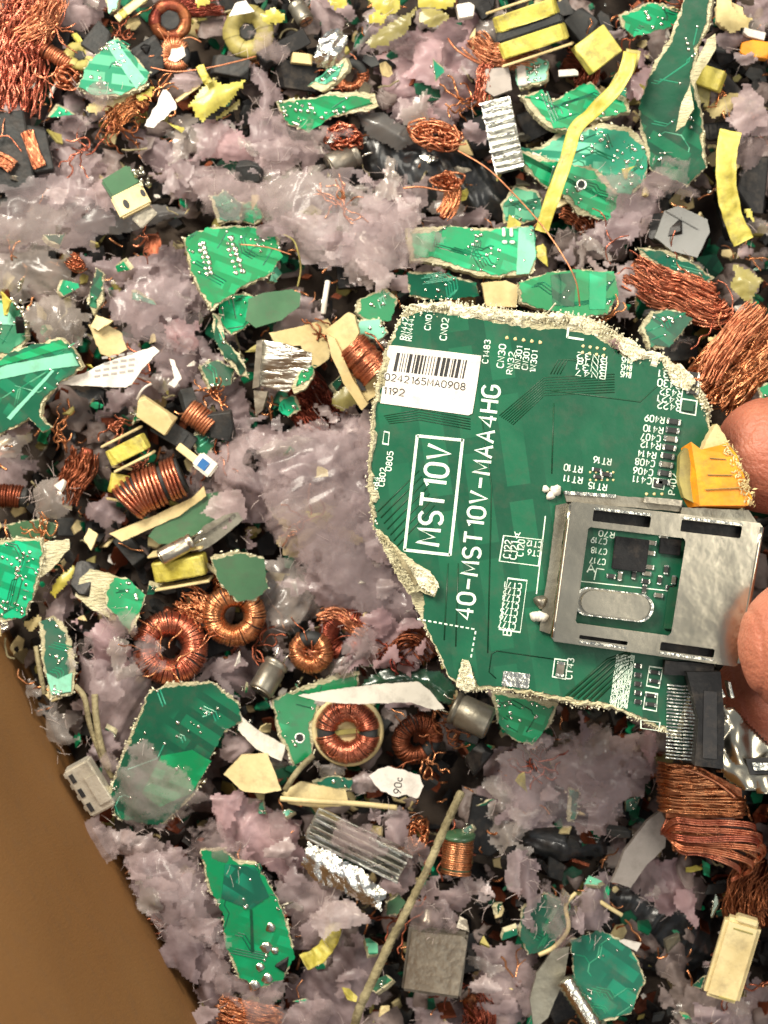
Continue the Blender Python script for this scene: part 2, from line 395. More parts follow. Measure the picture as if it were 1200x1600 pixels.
# ---------------------------------------------------------------- writing: single-stroke lettering as a plotter draws it
def _arc(cx, cy, rx, ry, a0, a1, n=8):
    return [(cx + rx * math.cos(math.radians(a0 + (a1 - a0) * k / n)), cy + ry * math.sin(math.radians(a0 + (a1 - a0) * k / n))) for k in range(n + 1)]
_O = _arc(.3, .7, .3, .3, 0, 180) + _arc(.3, .3, .3, .3, 180, 360) + [(.6, .7)]
GL = {'0': [_O], 'O': [_O], '1': [[(.12, .8), (.34, 1), (.34, 0)]], '2': [_arc(.3, .7, .3, .3, 160, -30) + [(0, 0), (.6, 0)]],
      '3': [_arc(.28, .74, .28, .26, 150, -90) + _arc(.28, .25, .32, .25, 90, -150)], '4': [[(.46, 0), (.46, 1), (0, .3), (.62, .3)]], '5': [[(.55, 1), (.08, 1), (.04, .58)] + _arc(.27, .31, .33, .31, 110, -150)],
      '6': [[(.5, 1), (.12, .55)] + _arc(.3, .29, .3, .29, 160, 520, 14)], '7': [[(0, 1), (.6, 1), (.2, 0)]], '8': [_arc(.3, .75, .25, .25, -90, 270, 12) + _arc(.3, .25, .3, .25, 90, 450, 12)],
      '9': [[(.1, 0), (.5, .45)] + _arc(.3, .71, .3, .29, -20, 340, 14)], 'A': [[(0, 0), (.32, 1), (.64, 0)], [(.1, .34), (.54, .34)]], 'B': [[(0, 0), (0, 1), (.3, 1)] + _arc(.3, .76, .26, .24, 90, -90, 6) + [(0, .52)], [(.3, .52)] + _arc(.3, .26, .3, .26, 90, -90, 6) + [(0, 0)]],
      'C': [_arc(.32, .7, .32, .3, 30, 180) + _arc(.32, .3, .32, .3, 180, 330)], 'D': [[(0, 0), (0, 1), (.25, 1)] + _arc(.25, .65, .35, .35, 90, 0, 5) + _arc(.25, .35, .35, .35, 0, -90, 5) + [(0, 0)]],
      'G': [_arc(.32, .7, .32, .3, 30, 180) + _arc(.32, .3, .32, .3, 180, 360) + [(.64, .46), (.36, .46)]], 'H': [[(0, 0), (0, 1)], [(.6, 0), (.6, 1)], [(0, .52), (.6, .52)]],
      'M': [[(0, 0), (.04, 1), (.36, .25), (.68, 1), (.72, 0)]], 'N': [[(0, 0), (0, 1), (.6, 0), (.6, 1)]], 'P': [[(0, 0), (0, 1), (.3, 1)] + _arc(.3, .74, .3, .26, 90, -90, 6) + [(0, .48)]],
      'R': [[(0, 0), (0, 1), (.3, 1)] + _arc(.3, .74, .3, .26, 90, -90, 6) + [(0, .48)], [(.28, .48), (.6, 0)]], 'S': [_arc(.3, .74, .3, .26, 30, 250) + _arc(.3, .25, .31, .25, 80, -150)],
      'T': [[(0, 1), (.64, 1)], [(.32, 1), (.32, 0)]], 'V': [[(0, 1), (.32, 0), (.64, 1)]], '-': [[(0, .48), (.6, .48)]], 'c': [_arc(.26, .3, .26, .3, 40, 320, 10)]}
def text(body, parent, m, x, y, z, h, ang, length=None, name='silkscreen_text', bold=.14):
    """strokes of lettering: baseline starts at local (x, y), cap height h, running at ang degrees"""
    adv = []; cx = 0
    for ch in body:
        w = max(p[0] for st in GL[ch] for p in st); adv.append(cx); cx += w + .26
    sx = h if length is None else length / (cx - .26)
    a = math.radians(ang); c, s_ = math.cos(a), math.sin(a); mb = MB()
    for ch, ox in zip(body, adv):
        for st in GL[ch]:
            q = [((p[0] + ox) * sx, p[1] * h) for p in st]
            mb.tube([(x + u * c - v * s_, y + u * s_ + v * c, z) for u, v in q], h * bold / 2, 5, flat=min(.5, .7 / (h * bold)))
    return mb.build(name, m, parent)

# ---------------------------------------------------------------- sheets: crumpled fluff, film, foil
def sheet(name, label, cat, pts, z, m='fluff', amp=26, L=60, step=3.4, ragged=11, droop=20, holes=0.0, seed=0, hairs=0, group=None, tilt=(0, 0, 0), smooth=True, rim=5.0, parent=None, pc=None):
    c = centroid(pts); lp = np.array(ccw(local(pts, c, z)))
    x0, y0 = lp.min(0) - ragged - 4; x1, y1 = lp.max(0) + ragged + 4
    nx = int((x1 - x0) / step) + 2; ny = int((y1 - y0) / step) + 2
    X, Y = np.meshgrid(np.linspace(x0, x1, nx), np.linspace(y0, y1, ny), indexing='ij')
    # signed distance to the outline, positive inside
    n = len(lp); dmin = np.full(X.shape, 1e9); inside = np.zeros(X.shape, bool)
    for i in range(n):
        ax, ay = lp[i]; bx, by = lp[(i + 1) % n]
        dx, dy = bx - ax, by - ay
        t = np.clip(((X - ax) * dx + (Y - ay) * dy) / (dx * dx + dy * dy + 1e-9), 0, 1)
        dmin = np.minimum(dmin, np.hypot(X - ax - t * dx, Y - ay - t * dy))
        cond = ((ay > Y) != (by > Y)) & (X < (bx - ax) * (Y - ay) / (by - ay + 1e-12) + ax)
        inside ^= cond
    sd = np.where(inside, dmin, -dmin)
    sd2 = sd + ragged * (vl(X / 30, Y / 22, seed + 1) * 1.3 + fbm(X / 14, Y / 14, seed + 3, 3) * .9 + fbm(X / 4.5, Y / 4.5, seed + 5, 2) * .6)
    if holes > 0:
        h = fbm(X / 26, Y / 26, seed + 9, 3)
        sd2 = np.minimum(sd2, (0.62 - holes - h) * 60)
    # crumple: warped ridges plus soft swell
    th = (seed * 1.7) % 3.14; Xr = (X * math.cos(th) + Y * math.sin(th)) / 1.9; Yr = (-X * math.sin(th) + Y * math.cos(th)) * 1.15
    wx = Xr / L + 1.1 * fbm(X / (L * 1.4), Y / (L * 1.4), seed + 21, 2); wy = Yr / L + 1.1 * fbm(X / (L * 1.4), Y / (L * 1.4), seed + 33, 2)
    rd = 1 - np.abs(fbm(wx, wy, seed + 2, 2)) * 3.2
    rd2 = 1 - np.abs(fbm(wx * 2.3 + 7, wy * 2.3, seed + 3, 2)) * 3.2
    fa = vl(wx * 1.1, wy * 1.1, seed + 61); fb = vl(wx * 2.4 + 3, wy * 2.4, seed + 67); fc = vl(X / 15, Y / 15, seed + 71)
    sk = vl(Xr / 24 + wx * .6, Yr / 7 + wy * .6, seed + 81)
    Z = amp * (.26 * rd + .5 * fa + .2 * fb + .06 * fc + (.09 if amp != 22 else .02) * sk + .5 * fbm(X / (L * 1.9), Y / (L * 1.9), seed + 4, 2))
    Z = Z * .68; ed = np.clip(sd / 46, 0, 1); Z = Z - droop * (1 - ed) ** 2
    keep = sd2 > 0
    fk = keep[:-1, :-1] & keep[1:, :-1] & keep[1:, 1:] & keep[:-1, 1:]
    idx = -np.ones(X.shape, int)
    used = np.zeros(X.shape, bool)
    used[:-1, :-1] |= fk; used[1:, :-1] |= fk; used[1:, 1:] |= fk; used[:-1, 1:] |= fk
    k = used.sum()
    if k < 4: return None
    idx[used] = np.arange(k)
    jx = (vn(X * 3.1, Y * 2.7, seed + 40) - .5) * step * .5; jy = (vn(X * 2.9, Y * 3.3, seed + 41) - .5) * step * .5
    V = np.stack([(X + jx)[used], (Y + jy)[used], Z[used]], 1)
    F = np.stack([idx[:-1, :-1][fk], idx[1:, :-1][fk], idx[1:, 1:][fk], idx[:-1, 1:][fk]], 1)
    me = bpy.data.meshes.new(name)
    me.from_pydata((V * S).tolist(), [], F.tolist())
    if smooth: me.polygons.foreach_set('use_smooth', [True] * len(F))
    at = me.attributes.new('rim', 'FLOAT', 'POINT'); at.data.foreach_set('value', np.clip(sd2[used] / rim, 0, 1.6).astype(np.float32))
    me.materials.append(MATS[m]); me.update()
    o = bpy.data.objects.new(name, me); col.objects.link(o)
    o.location = Vector(P(c[0], c[1], z)) * S
    o.rotation_euler = [math.radians(a) for a in tilt]
    if parent: o.location = o.location - pc; o.parent = parent; return o
    tag(o, label, cat, group)
    rn = random.Random(seed + 99)
    if hairs:
        mb = MB(); pp = resample([tuple(p) for p in lp], 5); K = len(V)
        for h_ in range(int(hairs * .22)):
            if h_ % 4: p = rn.choice(pp); p = (p[0], p[1], rn.uniform(-10, 10)); w_ = 1.0
            else: v_ = V[rn.randrange(K)]; p = (v_[0], v_[1], v_[2] + 1); w_ = .62
            a = rn.random() * 6.28; l = rn.uniform(6, 26); tn_ = rn.uniform(-.12, .12)
            q = [p]
            for s_ in range(5):
                a += tn_ + rn.uniform(-.15, .15)
                q.append((q[-1][0] + math.cos(a) * l / 5, q[-1][1] + math.sin(a) * l / 5, q[-1][2] + rn.uniform(-2, 3.4)))
            mb.tube(q, [.4 * w_, .4 * w_, .36 * w_, .3 * w_, .25 * w_, .15 * w_], 3, cap=False)
        mb.build('loose_fibres', 'hair', o, stuff=True)
    return o

# ---------------------------------------------------------------- torn circuit board shards
def fray(mb, outline, n, spread, lmax, z, rn, lift=6, part=None):
    N = len(outline)
    for _ in range(n):
        i = rn.randrange(N) if part is None else rn.choice(part)
        p = outline[i]; q = outline[(i + 1) % N]
        tx, ty = q[0] - p[0], q[1] - p[1]; L = math.hypot(tx, ty) or 1
        nx, ny = ty / L, -tx / L
        d = rn.gauss(0, spread)
        cl = mnoise.noise(Vector((i * .11, z, 2.0)))            # fibres come in clumps, with bare stretches between
        if cl < -.12 and rn.random() < .75: continue
        a = math.atan2(ny, nx) + (rn.uniform(-1.3, 1.3) if rn.random() < .22 else 1.57 + rn.uniform(-.9, .9))
        l = rn.uniform(.25, 1) ** 1.5 * lmax * (1 + .5 * cl)
        mb.shard((p[0] + nx * d, p[1] + ny * d, z + rn.uniform(-5, lift * .7)), l, rn.uniform(1.2, 4.2), rn.uniform(1, 3.5), (rn.uniform(-.9, .9), rn.uniform(-.5, .3), a))
def pcb(label, pts, z, m='mask_bright', tilt=(0, 0, 0), dots=0, rows=(), holes=(), stripes=(), chips=(), seed=0, inset=4.0, amp=4.0, frayn=None, thick=13, extra=None, group='torn green circuit board shards'):
    rn = random.Random(seed * 31 + int(pts[0][0]) * 7 + int(pts[0][1]))
    tilt = (tilt[0] * 1.7 + rn.uniform(-5, 5), tilt[1] * 1.7 + rn.uniform(-5, 5), 0); inset *= rn.choice((.35, .6, 1, 1.2))
    c = centroid(pts); e = empty('circuit_board_shard', c[0], c[1], z, tilt)
    tag(e, label, 'circuit board', group)
    lp = local(pts, c, z)
    core = rough(lp, amp, 4, seed + 1)
    MB().prism(core, -thick, 0).build('board_core', 'fr4', e)
    mk = rough(lp, amp * 1.1, 4, seed + 2, inset)
    MB().prism(mk, 0.3, 1.8).build('solder_mask', m, e)
    per = len(core) * 4
    f = MB(); fray(f, core, int(per * (.28 if rn.random() < .5 else .08)) if frayn is None else int(frayn * .6), 2.0, 7, -1, rn, 3)
    f.build('frayed_edge', 'fibre', e, stuff=True)
    f_ = (D - z) / D
    g = lambda p: ((p[0] - c[0]) * f_, -(p[1] - c[1]) * f_)
    # scattered solder joints
    s = MB(); cnt = 0
    xs = [p[0] for p in mk]; ys = [p[1] for p in mk]
    def inside(x, y):
        r = False; n = len(mk)
        for i in range(n):
            ax, ay = mk[i]; bx, by = mk[i - 1]
            if (ay > y) != (by > y) and x < (bx - ax) * (y - ay) / (by - ay) + ax: r = not r
        return r
    if m.startswith('mask') and m != 'mask_pale':
        tm = MB(); a0 = math.radians(rn.choice((8, 20, -15, 35, 60)))
        for _ in range(int(4 + len(mk) / 12)):
            x = rn.uniform(min(xs), max(xs)); y = rn.uniform(min(ys), max(ys)); q = []; a = a0 + rn.choice((0, 1.5708)); par = rn.choice((1, 1, 2, 3)); n0 = len(tm.v)
            for k_ in range(rn.randint(3, 9)):
                if not inside(x, y): break
                q.append((x, y, 1.9)); st_ = rn.uniform(6, 16); x += st_ * math.cos(a); y += st_ * math.sin(a)
                if rn.random() < .4: a += rn.choice((-.785, .785))
            if len(q) > 1:
                for j_ in range(par): tm.tube([(p_[0] + 4.2 * j_, p_[1] + 3 * j_, p_[2]) for p_ in q], .9, 4, flat=.55)
            if len(q) > 2: s.blob(q[-1], 2.6, 1.4, 7, rn)
        if tm.v: tm.build('copper_run', 'mask_pale' if rn.random() < .12 else ('mask_dark' if m != 'mask_dark' else 'mask_teal'), e, stuff=True)
    tries = 0
    dots = int(dots * 1.7)
    while cnt < dots and tries < dots * 30:
        tries += 1
        if tries % 5 == 1: hx = rn.uniform(min(xs), max(xs)); hy = rn.uniform(min(ys), max(ys))
        x = hx + rn.gauss(0, 9); y = hy + rn.gauss(0, 9)
        if inside(x, y):
            s.blob((x, y, 1.5), rn.uniform(1.3, 4.0), rn.uniform(1, 3.5), 6, rn); cnt += 1
    for r in rows:                                   # (x0,y0,x1,y1,n,radius)
        a = g((r[0], r[1])); b = g((r[2], r[3]))
        for k in range(r[4]):
            t = k / max(1, r[4] - 1)
            s.blob((a[0] + (b[0] - a[0]) * t + rn.uniform(-1, 1), a[1] + (b[1] - a[1]) * t + rn.uniform(-1, 1), 1.5), r[5] * rn.uniform(.75, 1.2), 2.5, 7, rn)
    if s.v: s.build('solder_joints', 'solder', e, stuff=True, smooth=True)
    for h in holes:
        x, y = g(h[:2])
        MB().revolve([(h[2], 1.0), (h[2], 2.3)], 14, c=(x, y, 0)).build('hole', 'ink', e)
        MB().ring([(x + (h[2] + 2) * math.cos(a * .449), y + (h[2] + 2) * math.sin(a * .449)) for a in range(14)],
                  [(x + h[2] * math.cos(a * .449), y + h[2] * math.sin(a * .449)) for a in range(14)], 1.7, 2.9).build('hole_ring', 'solder', e)
    for st in stripes:
        q = rough([g(p) for p in st[0]], .8, 6, seed + 5)
        MB().prism(q, 1.9, 2.7).build('pale_stripe', st[1], e)
    for ch in chips:                                 # (x,y,w,h,height,ang,material)
        x, y = g(ch[:2])
        t = MB().box((x, y, 2 + ch[4] / 2), (ch[2], ch[3], ch[4]), (0, 0, math.radians(ch[5])), 1.0).build('chip', ch[6], e)
    if extra: extra(e, g)
    return e

# ---------------------------------------------------------------- copper
def loopring(mb, R, r, a, wr, n=12, jit=0.0, rn=random, flat=1.0):
    pts = []
    j = rn.uniform(-jit, jit)
    for k in range(n):
        b = 2 * math.pi * k / n
        rr = R + r * math.cos(b)
        aa = a + j * math.sin(b * .5)
        pts.append((rr * math.cos(aa), rr * math.sin(aa), r * flat * math.sin(b)))
    mb.tube(pts, wr, 5, closed=True)
def toroid(label, px, py, z, R, r, tilt=(0, 0, 0), gaps=(), n=64, wr=2.6, m='copper', coreM='ferrite', seed=0, extra=None, loose=4, layers=1):
    n = int(n * 1.55); wr *= .72
    rn = random.Random(seed + int(px)); e = empty('toroid_coil', px, py, z, tilt)
    tag(e, label, 'coil', 'copper wound toroid coils')
    cm = MB()
    ring = [(R * math.cos(a), R * math.sin(a), 0) for a in np.linspace(0, 2 * math.pi, 40, endpoint=False)]
    cm.tube(ring, r - wr * .8, 10, closed=True); cm.build('core', coreM, e, smooth=True)
    w = MB()
    for ly in range(layers):
        for k in range(n):
            a = 2 * math.pi * (k + .5 * ly) / n; dg = math.degrees(a)
            if any(g0 <= dg <= g1 for g0, g1 in gaps): continue
            loopring(w, R, r + ly * wr + rn.uniform(-.8, 1.2), a + rn.uniform(-.02, .02), wr * rn.uniform(.85, 1.1), 12, .06, rn)
    w.build('winding', m, e, smooth=True, stuff=True)
    if loose:
        t = MB()
        for k in range(loose):
            a = rn.random() * 6.28; q = [(R * math.cos(a), R * math.sin(a), r)]
            a2 = rn.random() * 6.28
            for s_ in range(5):
                a2 += rn.uniform(-.7, .7); q.append((q[-1][0] + 9 * math.cos(a2), q[-1][1] + 9 * math.sin(a2), q[-1][2] + rn.uniform(-5, 7)))
            t.tube(catmull(q, 4), 1.1, 5)
        t.build('loose_wire_ends', m, e, smooth=True, stuff=True)
    if extra: extra(e)
    return e
def strands(mb, path, width, n, wr, rn, wav=1.0, zs=10, short=.5, samples=14, height=0.0):
    sp = catmull(path, 10); m = len(sp)
    for _ in range(n):
        off = rn.uniform(-1, 1); hz = (1 - off * off) ** .5 * height * rn.uniform(.6, 1) + rn.uniform(-zs, zs) * .3
        t0 = rn.uniform(0, short); t1 = rn.uniform(1 - short, 1)
        if t1 - t0 < .2: continue
        off *= width / 2; ph = rn.random() * 50; pts = []; dr = rn.uniform(-.5, .5)
        for k in range(samples):
            t = t0 + (t1 - t0) * k / (samples - 1); f = t * (m - 1); i = min(int(f), m - 2)
            p = sp[i].lerp(sp[i + 1], f - i); tn = (sp[i + 1] - sp[i]).normalized(); nr = Vector((-tn.y, tn.x, 0))
            o = off * (1 + dr * (t - .5)) + wav * width * .18 * mnoise.noise(Vector((t * 4, ph, 0)))
            pts.append(p + nr * o + Vector((0, 0, hz + zs * mnoise.noise(Vector((t * 5, ph, 9))))))
        mb.tube(pts, wr * rn.uniform(.75, 1.15), 5, cap=False)
def bundle(label, path, width, n, z=20, wr=2.2, m='copper', seed=0, wav=1.0, zs=10, short=.5, height=18, cross=0, name='copper_wire_bundle', core='copper_dark'):
    n = int(n * 2.1); wr *= .6
    rn = random.Random(seed); c = path[len(path) // 2]
    e = empty(name, c[0], c[1], z); tag(e, label, 'copper wire', 'bundles of copper wire')
    lp = [(x, y, 0) for x, y in local(path, c, z)]
    mb = MB(); strands(mb, lp, width, n, wr, rn, wav, zs, short, height=height)
    if core:
        sp = catmull(lp, 6); k = len(sp)
        rad = [width * .36 * (.35 + .65 * math.sin(math.pi * min(max(i / (k - 1), .03), .97)) ** .5) for i in range(k)]
        MB().tube([p - Vector((0, 0, 12)) for p in sp], rad, 10, flat=min(1, max(.2, height * 1.2 / width))).build('wire_core', core, e, smooth=True)
    mb.build('strands', m, e, smooth=True, stuff=True)
    if cross:
        t = MB()
        for _ in range(cross):
            i = rn.randrange(len(lp)); p = Vector(lp[i]) + Vector((rn.uniform(-width / 2, width / 2), rn.uniform(-width / 2, width / 2), height)); a = rn.random() * 6.28
            q = [p]
            for s_ in range(5):
                a += rn.uniform(-.9, .9); q.append(q[-1] + Vector((math.cos(a) * width * .2, math.sin(a) * width * .2, rn.uniform(-6, 8))))
            t.tube(catmull(q, 4), wr * .7, 5)
        t.build('crossing_strands', m, e, smooth=True, stuff=True)
    return e
def nest(label, px, py, w, h, n, z=20, wr=1.7, m='copper', seed=0, rot=0, tall=22, turns=9):
    rn = random.Random(seed + 5); e = empty('copper_wire_nest', px, py, z, (0, 0, rot)); tag(e, label, 'copper wire', 'tangled nests of copper wire')
    mb = MB()
    for _ in range(n):
        a = rn.random() * 6.28; R = rn.uniform(.35, 1) ** .5; q = []
        cx = rn.uniform(-.3, .3); cy = rn.uniform(-.3, .3)
        for k in range(turns):
            a += rn.uniform(.3, 1.1) * (1 if _ % 2 else -1)
            rr = R * rn.uniform(.55, 1.05)
            q.append(((cx + rr * math.cos(a)) * w / 2.4, (cy + rr * math.sin(a)) * h / 2.4, rn.uniform(-tall * .5, tall)))
        mb.tube(catmull(q, 5), wr * rn.uniform(.7, 1.2), 5, cap=False)
    mb.build('wire_loops', m, e, smooth=True, stuff=True)
    return e
def solenoid(label, path, r, z=40, wr=2.6, m='copper', coreM='ferrite', seed=0, ends=8, flat=1.0, gap=1.0, extra=None, lean=.25):
    rn = random.Random(seed); c = path[len(path) // 2]; e = empty('rod_coil', c[0], c[1], z); tag(e, label, 'coil', 'copper wound rod coils')
    lp = catmull([(x, y, 0) for x, y in local(path, c, z)], 20)
    MB().tube(lp, r - wr * .7, 16).build('core', coreM, e, smooth=True)
    L = [0]
    for i in range(1, len(lp)): L.append(L[-1] + (lp[i] - lp[i - 1]).length)
    tot = L[-1]; w = MB(); s_ = ends
    while s_ < tot - ends:
        i = max(k for k in range(len(L)) if L[k] <= s_); i = min(i, len(lp) - 2)
        t = (s_ - L[i]) / max(1e-6, L[i + 1] - L[i]); p = lp[i].lerp(lp[i + 1], t); tn = (lp[i + 1] - lp[i]).normalized()
        nr = Vector((-tn.y, tn.x, 0)); q = []; rr = r + rn.uniform(-.8, .8); sk = lean + rn.uniform(-.08, .08)
        for k in range(14):
            a = 2 * math.pi * k / 14
            q.append(p + nr * (rr * math.cos(a)) + Vector((0, 0, rr * flat * math.sin(a))) + tn * (sk * wr * 2 * math.cos(a)))
        w.tube(q, wr * rn.uniform(.85, 1.1), 5, closed=True)
        s_ += wr * 1.9 * gap * rn.uniform(.9, 1.15 + (1.2 if rn.random() < .05 else 0))
    w.build('winding', m, e, smooth=True, stuff=True)
    if extra: extra(e)
    return e
def wire(label, path, r, m='copper', name='loose_wire', cat='wire', z0=None, n=8):
    pts = [(P(p[0], p[1], p[2])) for p in path]
    c = pts[0]; q = [(p[0] - c[0], p[1] - c[1], p[2] - c[2]) for p in pts]
    o = MB().tube(catmull(q, n), r, 6).build(name, m, smooth=True); o.location = Vector(c) * S
    return tag(o, label, cat)

# ---------------------------------------------------------------- other scrap kinds
def ribbon_mesh(path, width, tw=0.0, thick=2.2, sag=0, crinkle=2.0, seed=0):
    sp = catmull(path, 9); m = len(sp); mb = MB(); rn = random.Random(seed); ph = rn.random() * 30; rows = []
    for i, p in enumerate(sp):
        a = sp[max(i - 1, 0)]; b = sp[min(i + 1, m - 1)]; t = (b - a).normalized()
        nr = Vector((-t.y, t.x, 0)).normalized(); tt = i / (m - 1)
        an = tw * math.sin(tt * 3.1) if not callable(tw) else tw(tt)
        u = nr * math.cos(an) + Vector((0, 0, 1)) * math.sin(an); w = t.cross(u)
        wd = width * (1 + .12 * mnoise.noise(Vector((tt * 7, ph, 0))))
        row = []
        for k in range(5):
            s_ = (k / 4 - .5) * wd
            bz = crinkle * mnoise.noise(Vector((tt * 14, k * .9, ph)))
            row.append(p + u * s_ + w * bz)
        rows.append((row, w))
    for row, w in rows:
        for q in row: mb.v.append(tuple(q))
    for row, w in rows:
        for q in row: mb.v.append(tuple(q - w * thick))
    n0 = m * 5
    for i in range(m - 1):
        for k in range(4):
            a = i * 5 + k; mb.f.append((a, a + 5, a + 6, a + 1)); mb.f.append((n0 + a, n0 + a + 1, n0 + a + 6, n0 + a + 5))
        for k in (0, 4):
            a = i * 5 + k; mb.f.append((a, n0 + a, n0 + a + 5, a + 5))
    for i in (0, m - 1):
        for k in range(4):
            a = i * 5 + k; mb.f.append((a, a + 1, n0 + a + 1, n0 + a))
    return mb
def ribbon(label, path, width, m='yellow', tw=0.0, seed=0, crinkle=3.0, name='tape_strip', cat='tape', thick=2.2, group='strips of yellow tape'):
    pts = [P(*p) for p in path]; c = pts[0]
    o = ribbon_mesh([(p[0] - c[0], p[1] - c[1], p[2] - c[2]) for p in pts], width, tw, thick, 0, crinkle, seed).build(name, m, smooth=True)
    o.location = Vector(c) * S
    return tag(o, label, cat, group)
def can(label, px, py, z, r, l, rot, m='steel_dull', capM='steel', dent=0, group='metal capacitor cans', sleeve=None):
    """capacitor can lying along its local z, turned by rot"""
    e = empty('capacitor', px, py, z, rot); tag(e, label, 'capacitor', group)
    pr = [(r * .8, -l / 2), (r * .97, -l / 2 + 1), (r, -l / 2 + 3), (r, -l / 2 + 7), (r * .9, -l / 2 + 9), (r * .9, -l / 2 + 11), (r, -l / 2 + 13)]
    MB().revolve(pr + [(r, l / 2 - 3), (r * .96, l / 2 - 1), (r * .86, l / 2)], 32).build('can', m, e, smooth=True)
    top = MB().revolve([(r * .84, l / 2 - 1), (r * .84, l / 2 + .8), (r * .78, l / 2 + 1.2)], 28)
    t = top.build('lid', capM, e, smooth=False)
    MB().box((0, 0, l / 2 + 1.6), (r * 1.2, 1.4, 1.2)).box((0, 0, l / 2 + 1.7), (1.4, r * 1.2, 1.2)).build('vent_score', 'ferrite', t)
    if sleeve: MB().revolve([(r + .3, -l / 2 + 14), (r + .8, -l / 2 + 16), (r + .8, l / 2 - 8), (r + .3, l / 2 - 6)], 32).build('sleeve', sleeve, e, smooth=True)
    for s_ in (-1, 1):
        MB().tube([(s_ * r * .4, 0, -l / 2), (s_ * r * .4, 2, -l / 2 - 12), (s_ * r * .5, 6, -l / 2 - 20)], 1.6, 6).build('lead', 'solder', e, smooth=True)
    return e
def chunk(label, px, py, z, w, h, t, rot=(0, 0, 0), m='ferrite', seed=0, name='plastic_chunk', cat='plastic', cuts=3, group=None, ridges=0):
    """a broken block: box with chipped corners and uneven faces"""
    rn = random.Random(seed + int(px) * 3 + int(py)); bm = bmesh.new(); bmesh.ops.create_cube(bm, size=1)
    for v in bm.verts: v.co = Vector((v.co.x * w, v.co.y * h, v.co.z * t))
    for _ in range(cuts):
        d = Vector((rn.uniform(-1, 1), rn.uniform(-1, 1), rn.uniform(-.2, 1))).normalized()
        ext = abs(d.x) * w / 2 + abs(d.y) * h / 2 + abs(d.z) * t / 2
        r = bmesh.ops.bisect_plane(bm, geom=bm.verts[:] + bm.edges[:] + bm.faces[:], plane_co=d * ext * rn.uniform(.62, .85), plane_no=d, clear_outer=True)
        ed = [x for x in r['geom_cut'] if isinstance(x, bmesh.types.BMEdge)]
        if ed: bmesh.ops.contextual_create(bm, geom=ed)
    bmesh.ops.bevel(bm, geom=bm.edges[:], offset=min(w, h, t) * .06, segments=1, affect='EDGES')
    bm.verts.index_update(); mb = MB().add([tuple(v.co) for v in bm.verts], [tuple(v.index for v in f.verts) for f in bm.faces]); bm.free()
    o = mb.build(name, m); o.location = Vector(P(px, py, z)) * S; o.rotation_euler = [math.radians(a) for a in rot]
    if ridges:
        for k in range(ridges):
            MB().box(((k + .5) / ridges * w * .8 - w * .4, 0, t / 2), (w * .3 / ridges, h * .8, 4), bev=1).build('ridge', m, o)
    return tag(o, label, cat, group)
def transformer(label, px, py, z, w, h, t, rot, bands=2, seed=0, tape='yellow', coreM='ferrite', flange='cream', wraps=0):
    """bobbin wrapped in tape between black core halves; long side along x"""
    rn = random.Random(seed); e = empty('transformer', px, py, z, rot); tag(e, label, 'transformer', 'yellow taped transformers')
    MB().box((0, 0, 0), (w * .9, h * .5, t * .8), bev=3).build('core', coreM, e)
    bh = h / bands
    for k in range(bands):
        y = -h / 2 + (k + .5) * bh
        b = MB()
        pr = []
        W = w * (.98 - .06 * k); T = t * .5
        for a in np.linspace(0, 2 * math.pi, 32, endpoint=False):
            cx = abs(math.cos(a)) ** .35 * math.copysign(1, math.cos(a)) * W / 2; cz = abs(math.sin(a)) ** .35 * math.copysign(1, math.sin(a)) * T
            pr.append((cx, cz))
        th = bh * .62; n = len(pr)
        vs = []
        for s_, q in ((-.5, .96), (-.42, 1), (.42, 1), (.5, .96)):
            vs += [(x * q + rn.uniform(-1, 1), y + s_ * th, zz * q + rn.uniform(-1, 1)) for x, zz in pr]
        fs = [tuple(range(n)), tuple(reversed(range(3 * n, 4 * n)))]
        for r_ in range(3):
            for i in range(n): fs.append((r_ * n + i, (r_ + 1) * n + i, (r_ + 1) * n + (i + 1) % n, r_ * n + (i + 1) % n))
        b.add(vs, fs); b.build('tape_winding', tape, e, smooth=False)
        if k < bands - 1:
            MB().box((0, y + bh / 2, 0), (w * .96, bh * .3, t * .92), bev=2).build('core_band', coreM, e)
    for s_ in (-1, 1):
        MB().box((0, s_ * (h / 2 + 1.5), -t * .05), (w * 1.04, 4, t * .96), bev=1.2).build('flange', flange, e)
    return e
def plate(label, pts, z, m='steel', tilt=(0, 0, 0), thick=5, amp=1.0, name='metal_plate', cat='metal', group=None, folds=(), bumps=0, seed=0, bend=0.0, extra=None):
    """bent sheet cut to an outline, with real thickness and turned-up rims"""
    c = centroid(pts); lp = rough(local(pts, c, z), amp, 5, seed)
    w = max(p[0] for p in lp) - min(p[0] for p in lp)
    o = MB().prism(lp, -thick, 0, (lambda x, y: bend * (x / w) ** 2 * 4)).build(name, m); o.location = Vector(P(c[0], c[1], z)) * S; o.rotation_euler = [math.radians(a) for a in tilt]
    f = (D - z) / D
    for fo in folds:                     # (x0,y0,x1,y1,height,width)
        a = ((fo[0] - c[0]) * f, -(fo[1] - c[1]) * f); b = ((fo[2] - c[0]) * f, -(fo[3] - c[1]) * f)
        an = math.atan2(b[1] - a[1], b[0] - a[0])
        MB().box(((a[0] + b[0]) / 2, (a[1] + b[1]) / 2, fo[4] / 2 + .4), (math.dist(a, b), fo[5], fo[4]), (0, 0, an), 1).build('folded_rim', m, o)
    if extra: extra(o, lambda p: ((p[0] - c[0]) * f, -(p[1] - c[1]) * f))
    return tag(o, label, cat, group)
